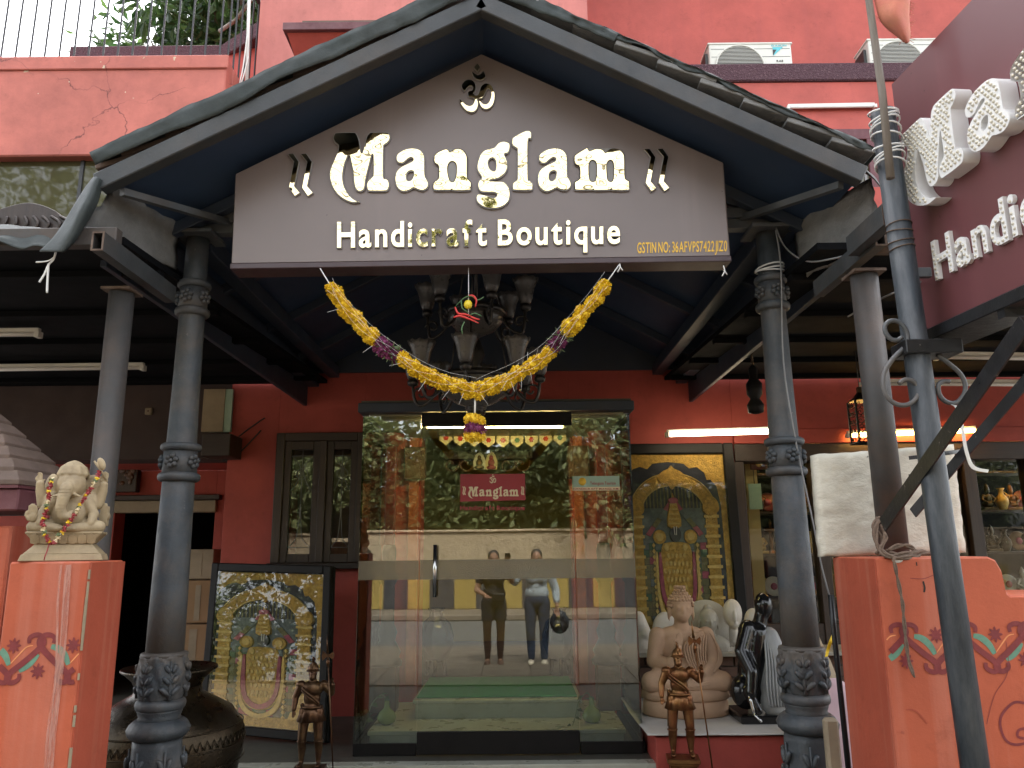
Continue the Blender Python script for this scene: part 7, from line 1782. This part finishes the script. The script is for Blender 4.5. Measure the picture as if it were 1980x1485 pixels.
# hanging deity picture and green card between the painting and the column
t = thing('deity_print', 'small red and gold deity print above the shelf beside the golden painting', 'picture', at(1460, 905, 6.6))
a_, b_ = at(1452, 908, 6.6), at(1482, 876, 6.6); MB().box((a_.x, 6.6, a_.z), (b_.x, 6.62, b_.z)).build('print', 'red_lacquer', t, bev=.003); MB().ball(((a_.x + b_.x) / 2, 6.598, (a_.z + b_.z) / 2), (.035, .006, .05), 10, 8).build('figure', 'gold_line', t)
t = thing('green_card', 'pale green hanging card beside the golden painting', 'card', at(1461, 985, 6.55))
a_, b_ = at(1450, 985, 6.55), at(1471, 935, 6.55); MB().box((a_.x, 6.55, a_.z), (b_.x, 6.556, b_.z)).build('card', 'green_sticker', t); MB().tube([((a_.x + b_.x) / 2, 6.553, b_.z), ((a_.x + b_.x) / 2, 6.553, b_.z + .12)], .003, 5).build('thread', 'wire_dark', t)
# filigree lantern
L0 = at(1672, 855, 5.2); Lt = at(1668, 790, 5.2); t = thing('filigree_lantern', 'black and gold filigree box lantern hanging left of the right post', 'lantern', L0)
w = .062; zl_, zh_ = L0.z, Lt.z + .05; cxL = L0.x
for sx in (-1, 1):
    for sy in (-1, 1): MB().box((cxL + sx * w - .006, 5.2 + sy * w - .006, zl_), (cxL + sx * w + .006, 5.2 + sy * w + .006, zh_)).build('corner_post', 'black_frame', t)
MB().box((cxL - w - .01, 5.2 - w - .01, zl_ - .012), (cxL + w + .01, 5.2 + w + .01, zl_)).build('base', 'black_frame', t, bev=.003)
MB().lathe([(w * 1.5, 0), (w * .8, .03), (.02, .06), (.02, .1)], (cxL, 5.2, zh_), 4, smooth=False, M=Matrix.Rotation(R_(45), 3, 'Z')).build('cap', 'brass_old', t)
MB().tube([(cxL, 5.2, zh_ + .09), (cxL, 5.2, 2.86)], .003, 5).build('chain', 'wire_dark', t)
for sx, sy, ax in ((0, -1, 'x'), (-1, 0, 'y'), (1, 0, 'y'), (0, 1, 'x')):
    fg = MB(); n_ = 5
    for i in range(n_):
        for j in range(3):
            u = (j - 1) * .038; z = zl_ + .025 + i * (zh_ - zl_ - .05) / (n_ - 1)
            pts = []
            for q in range(12):
                a = q * .55; r_ = .004 + .0016 * q; du, dz = r_ * math.cos(a), r_ * math.sin(a)
                pts.append((cxL + (u + du if ax == 'x' else sx * w), 5.2 + (sy * w if ax == 'x' else u + du), z + dz))
            fg.tube(pts, .0028, 4)
    fg.build('filigree', 'brass_old', t)['kind'] = 'stuff'
# dark hanging lamp beside the right column
H0 = at(1462, 800, 5.0); t = thing('hanging_lamp', 'black turned timber hanging lamp behind the right column top', 'lamp', H0)
MB().lathe([(.02, 0), (.05, .01), (.055, .06), (.03, .10), (.05, .13), (.052, .2), (.025, .24), (.03, .3), (.012, .33)], H0, 20).build('body', 'black_frame', t); MB().tube([H0 + Vector((0, 0, .33)), Vector((H0.x, H0.y, 2.85))], .008, 6).build('rod', 'brass_old', t)
# ================================================================== air conditioners
def ac(label, p0x, p1x, top, Y, logo):
    x0, x1 = X(p0x, 100, Y), X(p1x, 100, Y); z1_ = Z(top, Y, p0x); z0_ = zl1 + .003
    t = thing('air_conditioner', label, 'air conditioner', ((x0 + x1) / 2, Y, z0_), 'outdoor units on the ledge')
    D_ = .3
    MB().box((x0, Y, z0_ + .02), (x1, Y + D_, z1_)).build('case', 'ac_white', t, bev=.015, seg=2)
    MB().box((x0 - .01, Y - .008, z1_ - .018), (x1 + .01, Y + D_ + .01, z1_ + .006)).build('lid', 'ac_white', t, bev=.006)
    MB().box((x0 - .03, Y + .05, z0_), (x0 - .002, Y + D_ - .05, z1_ - .08)).build('pipe_cover', 'ac_dark', t, bev=.004)
    for k in (0, 1): MB().box((x0 + .1 + k * (x1 - x0 - .3), Y + .02, z0_), (x0 + .2 + k * (x1 - x0 - .3), Y + D_ - .02, z0_ + .02)).build('foot', 'ac_dark', t)
    R = (x1 - x0) * .29; cx_, cz = x0 + (x1 - x0) * .36, z1_ - .035 - R
    MB().lathe([(0, -.004), (R, -.003), (R, .003), (0, .004)], (cx_, Y - .004, cz), 40, M=Matrix.Rotation(R_(90), 3, 'X')).build('fan_opening', 'ac_dark', t)
    g = MB(); k = -R + .012
    while k < R:
        hw = math.sqrt(max(0, R * R - k * k)); g.box((cx_ - hw, Y - .014, cz + k - .0022), (cx_ + hw, Y - .010, cz + k + .0022)); k += .0155
    g.tube([(cx_ + R * math.cos(a), Y - .012, cz + R * math.sin(a)) for a in [i * math.pi / 24 for i in range(48)]], .009, 6, closed=True)
    o = g.build('fan_grille', 'ac_white', t); o['kind'] = 'stuff'
    for k in range(3): MB().box((x0 + .02, Y - .002, z1_ - .07 - k * .09), (x1 - .02, Y - .0005, z1_ - .066 - k * .09)).build('panel_groove', 'ac_dark', t)
    if logo:
        lx, lz = x1 - (x1 - x0) * .16, z1_ - .05
        MB().add([(lx - .06, Y - .003, lz), (lx + .05, Y - .003, lz), (lx - .055, Y - .003, lz - .1)], [(0, 1, 2)]).build('logo_mark', 'cyan_print', t)
        MB().add([(lx - .06, Y - .0036, lz - .03), (lx - .02, Y - .0036, lz - .03), (lx - .06, Y - .0036, lz - .1)], [(0, 1, 2)]).build('logo_mark', 'ac_dark', t)
        Tt, wt_ = text_mesh('DAIKIN', 1, .02, 1)
        for chh, vs, fs in Tt: extrude_flat(vs, fs, lambda x, y, d: Vector((lx - .07 + x / wt_ * .16, Y - .003 - d, lz + .008 + y * .025)), 0, .001).build('logo_letter', 'cyan_print', t)
        Tt, wt_ = text_mesh('RAE', 1, .03, 1)
        for chh, vs, fs in Tt: extrude_flat(vs, fs, lambda x, y, d: Vector((lx - .03 + x / wt_ * .07, Y - .003 - d, lz - .17 + y * .03)), 0, .001).build('logo_letter', 'ac_dark', t)
ac('white outdoor air conditioner unit on the purple ledge nearer the gable', 1371, 1531, 84, YR - .62, True)
ac('white outdoor air conditioner unit on the purple ledge behind the flag', 1680, 1838, 76, YR - .62, False)

# ================================================================== trees
def tree_mesh(seed, H, R, nclump, nleaf, leafsz, asp, mleaf, trunk_h=.35, flat=.8):
    rnd = random.Random(seed); tk = MB(); lf = MB(); tips = []
    top = Vector((rnd.uniform(-.3, .3), rnd.uniform(-.3, .3), H * .72))
    tk.tube(catmull([Vector((0, 0, 0)), Vector((rnd.uniform(-.1, .1), 0, H * .25)), Vector((rnd.uniform(-.2, .2), .1, H * .5)), top], 4, False), [.17 * H / 8 * (1 - .075 * i) for i in range(13)], 10)
    for k in range(nclump):
        z = rnd.uniform(-1, 1); a = rnd.uniform(0, 6.283); rr = rnd.uniform(.35, 1) ** .5; s_ = math.sqrt(1 - z * z)
        c = Vector((R * rr * s_ * math.cos(a), R * rr * s_ * math.sin(a), H * (trunk_h + (1 - trunk_h) * .5) + z * rr * H * (1 - trunk_h) * .5 * flat + .3 * rnd.uniform(-1, 1)))
        if k % 3 == 0:
            st = Vector((0, 0, min(c.z * .75, H * .6))); md = st.lerp(c, .55) + Vector((0, 0, .2)); tk.tube(catmull([st, md, c], 4, False), [.055 * H / 8 * (1 - .1 * i) for i in range(9)], 6)
        cr_ = R * rnd.uniform(.16, .34)
        for j in range(nleaf):
            d = Vector((rnd.gauss(0, 1), rnd.gauss(0, 1), rnd.gauss(0, .8))); p = c + d * cr_ * .55
            ax = (d.normalized() + Vector((rnd.uniform(-.5, .5), rnd.uniform(-.5, .5), -.35 + rnd.uniform(-.4, .4)))).normalized(); sd = ax.cross(Vector((rnd.uniform(-1, 1), rnd.uniform(-1, 1), 1))).normalized()
            L_ = leafsz * rnd.uniform(.7, 1.25); w = L_ * asp
            nn_ = ax.cross(sd) * L_ * .12
            lf.v += [tuple(p), tuple(p + ax * L_ * .45 + sd * w + nn_), tuple(p + ax * L_), tuple(p + ax * L_ * .45 - sd * w + nn_)]
            o = len(lf.v) - 4; lf.f.append((o, o + 1, o + 2, o + 3)); lf.s.append(False)
    return tk, lf
def tree(name, label, p, args, group=None):
    t = thing(name, label, 'tree', p, group); tk, lf = tree_mesh(*args)
    M_ = Matrix.Translation(Vector(p)); xf(tk, M_); xf(lf, M_)
    tk.build('trunk', 'bark', t, fixn=False); lf.build('crown', args[7], t, fixn=False); return t
tree('mango_tree', 'dark green leafy tree rising behind the balcony railing', (-4.55, 11.2, 0), (3, 11.3, 1.75, 60, 130, .26, .16, 'leaf_mango', .62))
tree('mango_tree', 'second leafy tree low beside the pink tower behind the railing', (-5.75, 11.6, 0), (8, 9.75, .8, 20, 60, .22, .16, 'leaf_mango', .7))
# overhead cable bundles along the street
for k, (y, z, r, nm) in enumerate(((-4.2, 7.0, .035, 'thick overhead cable bundle along the street, lowest'), (-4.3, 7.25, .02, 'thin overhead cable along the street, middle one'), (-4.1, 7.5, .014, 'thin overhead cable along the street, topmost'))):
    t = thing('overhead_cable', nm, 'cable', (0, y, z), 'overhead cables')
    MB().tube([(x, y + .05 * math.sin(x), z + .0018 * x * x - .25 + .03 * math.sin(x * 2.1 + k)) for x in range(-24, 25, 2)], r, 6).build('wire', 'wire_dark', t)
# ---- across the street (seen mirrored in glass, gold letters and picture glass)
mat('granite_wall', (.38, .29, .185), .85, var=.35, scale=7, bmp=1.0, bscale=9, bdist=.05)
mat('stripe_yellow', (.30, .21, .05), .7, var=.25, scale=6, bmp=.3, dirt=(.3, .2, .08))
mat('stripe_black', (.045, .04, .04), .7, var=.3, scale=6, bmp=.3)
props(MB().box((-40, -8.5, 0), (40, -6.9, .13)).build('far_footpath', 'paving', None, bev=.02), kind='structure')
wl = thing('roadside_wall', 'rough beige roadside wall with yellow and black painted foot across the street', 'wall', (0, -8.6, 0))
MB().box((-40, -8.9, 0), (40, -8.6, 1.90)).build('wall_face', 'granite_wall', wl, bev=.02)
MB().box((-40, -8.95, 1.901), (40, -8.55, 1.97)).build('coping', 'granite_wall', wl, bev=.02)
x = -13.0; k = 0
while x < 13:
    w = .52 if k % 2 else .58
    MB().box((x, -8.6 + (-.01), .131), (x + w - .006, -8.585, .98)).build('painted_block', 'stripe_yellow' if k % 2 else 'stripe_black', wl, bev=.006); x += w; k += 1
specs = [(-18.5, -9.6, 11.5, 2.6, 31, 'leaf_street'), (-24.5, -10.2, 5.6, 3.0, 32, 'leaf_olive'), (-14.8, -10.5, 15.5, 4.0, 21, 'leaf_street'), (-5.6, -10.6, 5.9, 2.5, 22, 'leaf_olive'), (-.7, -11.4, 8.9, 1.9, 23, 'leaf_street'), (2.2, -10.5, 6.0, 2.4, 24, 'leaf_street'), (5.2, -11.2, 5.6, 2.5, 25, 'leaf_olive'), (8.6, -10.8, 6.4, 2.8, 26, 'leaf_street'), (13, -11, 6.5, 3.2, 27, 'leaf_olive'), (-9.4, -11, 6.2, 3.0, 28, 'leaf_street')]  # first two trees added to cover sky mirrored in the leaning picture
names_ = ['very tall leafy tree added far left to block mirrored sky', 'low olive tree added at the extreme left for the picture glass reflection', 'big spreading tree left over the far wall', 'paler olive tree left of centre over the far wall', 'tallest leafy tree near the middle over the far wall', 'rounded leafy tree just right of centre over the far wall', 'low olive toned tree right of centre over the far wall', 'tall leafy tree right over the far wall', 'olive tree at the right end over the far wall', 'medium leafy tree between the big tree and the olive one']
for (x, y, H, R, sd_, m), nm in zip(specs, names_): tree('street_tree', nm, (x, y, 0), (sd_, H, R, 62, 110, .24, .3, m, .22, 1.0), 'trees across the street')
# dense shrubs along the wall top so the mirrored band reads as foliage
hg = MB(); rnd = random.Random(2)
for k in range(46000):
    x = rnd.uniform(-14, 14); zz = 1.7 + abs(rnd.gauss(0, 1)) * 1.5 + .5 * noise.noise(Vector((x * .7, 0, 0))); p = Vector((x, -9.4 - rnd.uniform(0, 1.2), zz))
    ax = Vector((rnd.uniform(-1, 1), rnd.uniform(-.3, 1), rnd.uniform(-1, .6))).normalized(); s_ = ax.orthogonal().normalized() * .06; L_ = rnd.uniform(.2, .36)
    hg.v += [tuple(p), tuple(p + ax * L_ * .5 + s_), tuple(p + ax * L_), tuple(p + ax * L_ * .5 - s_)]; o = len(hg.v) - 4; hg.f.append((o, o + 1, o + 2, o + 3)); hg.s.append(False)
props(hg.build('hedge', 'leaf_street', None, fixn=False), 'dense green creeper and hedge behind the far roadside wall', 'hedge', None, 'stuff')

# ================================================================== the two visitors taking the picture (seen mirrored in the glass door)
mat('skin', (.30, .15, .085), .55, var=.1, bmp=.05); mat('hair', (.012, .009, .008), .4, bmp=.3, bscale=150)
mat('cloth_black', (.012, .012, .014), .85, bmp=.2); mat('denim', (.035, .055, .10), .85, var=.4, scale=10, bmp=.2); mat('denim_dark', (.012, .016, .03), .85, bmp=.2)
mat('leggings', (.05, .022, .014), .7, bmp=.05); mat('shirt_print', (.42, .47, .50), .8, var=.1, bmp=.15, fleck=(.05, .06, .09), fleck_amt=.6, fleck_scale=9); mat('shoe_cream', (.55, .48, .36), .6, bmp=.1); mat('shoe_brown', (.10, .05, .03), .6, bmp=.1); mat('bag_black', (.015, .014, .014), .4, bmp=.2)
def woman(label, x, y, top_m, leg_m, shoe_m, short, armL, armR, s=1.0, yaw=0):
    """front is +Y; armL/armR: elbow and wrist points"""
    t = thing('person', label, 'person', (x, y, 0), 'visitors')
    M_ = Matrix.Translation((x, y, 0)) @ Matrix.Rotation(yaw, 4, 'Z') @ Matrix.Scale(s, 4)
    b = MB()
    for sx in (-1, 1):
        limb(b, [(sx * .085, 0, .80), (sx * .092, .012, .44), (sx * .088, -.012, .26), (sx * .085, -.015, .075)], [.082, .052, .05, .033]); b.ball((sx * .09, .05, .035), (.042, .11, .036), 12, 8)
    b.ball((0, 0, .86), (.155, .105, .12), 18, 12); b.ball((0, 0, 1.0), (.125, .085, .12), 16, 10); b.ball((0, .005, 1.14), (.145, .095, .13), 18, 12); b.ball((0, -.005, 1.225), (.16, .07, .05), 16, 8)
    for sx in (-1, 1): b.ball((sx * .065, .075, 1.12), (.06, .055, .06), 12, 8)
    limb(b, [(0, -.01, 1.25), (0, .0, 1.31)], [.05, .046]); b.ball((0, .012, 1.40), (.07, .085, .10), 18, 14); b.ball((0, .045, 1.355), (.05, .05, .045), 12, 8); b.ball((0, .098, 1.385), (.012, .016, .022), 8, 6); b.ball((0, .09, 1.352), (.024, .01, .01), 8, 6)
    for sx in (-1, 1): b.ball((sx * .07, .0, 1.39), (.012, .018, .028), 8, 6)
    for sx, (el, wr) in ((-1, armL), (1, armR)): limb(b, [(sx * .165, 0, 1.215), el, wr], [.048, .04, .026])
    xf(b, M_).build('body', 'skin', t, remesh=.011, smoothit=3)
    for (el, wr) in (armL, armR):
        h = MB(); d = (Vector(wr) - Vector(el)).normalized(); hand(h, wr, d, (0, .3, .9) if abs(d.z) < .6 else (0, 1, 0), .075, .6); xf(h, M_).build('hand', 'skin', t, remesh=.005, smoothit=1)
    e = MB()
    for sx in (-1, 1): e.ball((sx * .03, .088, 1.405), (.013, .008, .008), 8, 6)
    xf(e, M_).build('eyes', 'hair', t)
    hr = MB(); hr.ball((0, -.012, 1.43), (.082, .09, .088), 18, 12); hr.ball((0, -.06, 1.33), (.075, .045, .14), 14, 10); hr.ball((0, -.07, 1.2), (.07, .035, .14), 12, 8); xf(hr, M_).build('hair', 'hair', t, remesh=.011, smoothit=2)
    c = MB(); c.ball((0, 0, .93), (.165, .115, .12), 18, 12); c.ball((0, 0, 1.02), (.142, .10, .14), 16, 10); c.ball((0, .008, 1.14), (.16, .112, .13), 18, 12); c.ball((0, -.005, 1.225), (.172, .082, .048), 16, 8)
    for sx in (-1, 1): c.ball((sx * .066, .08, 1.12), (.066, .06, .066), 12, 8)
    for sx, (el, wr) in ((-1, armL), (1, armR)):
        e_ = Vector(el); w_ = Vector(wr); k_ = .75 if top_m == 'shirt_print' else 0
        limb(c, [(sx * .165, 0, 1.215), e_ if k_ else Vector((sx * .165, 0, 1.215)).lerp(e_, .5)], [.06, .056])
        if k_: limb(c, [e_, e_.lerp(w_, .6)], [.056, .046])
    xf(c, M_).build('top', top_m, t, remesh=.011, smoothit=2)
    p = MB(); p.ball((0, 0, .845), (.165, .118, .12), 18, 12)
    for sx in (-1, 1):
        if short: limb(p, [(sx * .085, 0, .80), (sx * .09, .008, .62)], [.095, .085])
        else: limb(p, [(sx * .085, 0, .80), (sx * .092, .012, .44), (sx * .088, -.012, .26), (sx * .085, -.015, .10)], [.093, .064, .058, .046])
    xf(p, M_).build('shorts' if short else 'jeans', leg_m, t, remesh=.011, smoothit=2)
    if short:
        q = MB()
        for sx in (-1, 1): limb(q, [(sx * .09, .008, .64), (sx * .092, .012, .44), (sx * .088, -.012, .26), (sx * .085, -.015, .09)], [.07, .055, .053, .036])
        xf(q, M_).build('leggings', 'leggings', t, remesh=.011, smoothit=2)
    sh_ = MB()
    for sx in (-1, 1): sh_.ball((sx * .09, .05, .036), (.048, .118, .04), 14, 8); sh_.box((sx * .09 - .04, -.06, .0), (sx * .09 + .04, .155, .018))
    xf(sh_, M_).build('shoes', shoe_m, t, remesh=.008, smoothit=1); return t
woman('person in black top and dark shorts with a small waist bag, raising a phone', -.27, -.38, 'cloth_black', 'denim_dark', 'shoe_brown', True, ((-.24, .05, .98), (-.12, .16, .92)), ((.24, .12, 1.1), (.18, .3, 1.33)), .985, -.05)
woman('person in pale printed shirt and jeans holding a dark bag', .31, -.36, 'shirt_print', 'denim', 'shoe_cream', False, ((-.30, .04, 1.08), (-.36, .20, 1.22)), ((.25, -.02, .97), (.27, .08, .74)), .99, .08)
t = thing('waist_bag', 'small black waist bag worn by the person in the black top', 'bag', (-.2, -.25, .85)); MB().box((-.29, -.265, .82), (-.12, -.215, .93)).build('pouch', 'bag_black', t, bev=.015, seg=2); MB().tube(catmull([Vector((-.29, -.26, .92)), Vector((-.40, -.33, 1.0)), Vector((-.36, -.36, 1.2)), Vector((-.2, -.3, 1.22)), Vector((-.13, -.26, .92))], 5, False), .008, 6).build('strap', 'bag_black', t)
t = thing('hand_bag', 'dark backpack hanging from the hand of the person in jeans', 'bag', (.60, -.28, .45)); b = MB(); b.ball((.60, -.28, .55), (.13, .075, .15), 16, 12); b.ball((.58, -.24, .50), (.09, .06, .09), 12, 8); b.build('body', 'bag_black', t, remesh=.01, smoothit=2); MB().tube([(.56, -.28, .68), (.575, -.28, .76), (.62, -.28, .68)], .009, 6).build('handle', 'bag_black', t)
t = thing('phone', 'phone held up between the two visitors', 'phone', (-.085, -.06, 1.37)); MB().box((-.115, -.075, 1.30), (-.04, -.066, 1.45)).build('case', 'black_polish', t, bev=.004)
bpy.context.view_layer.update()
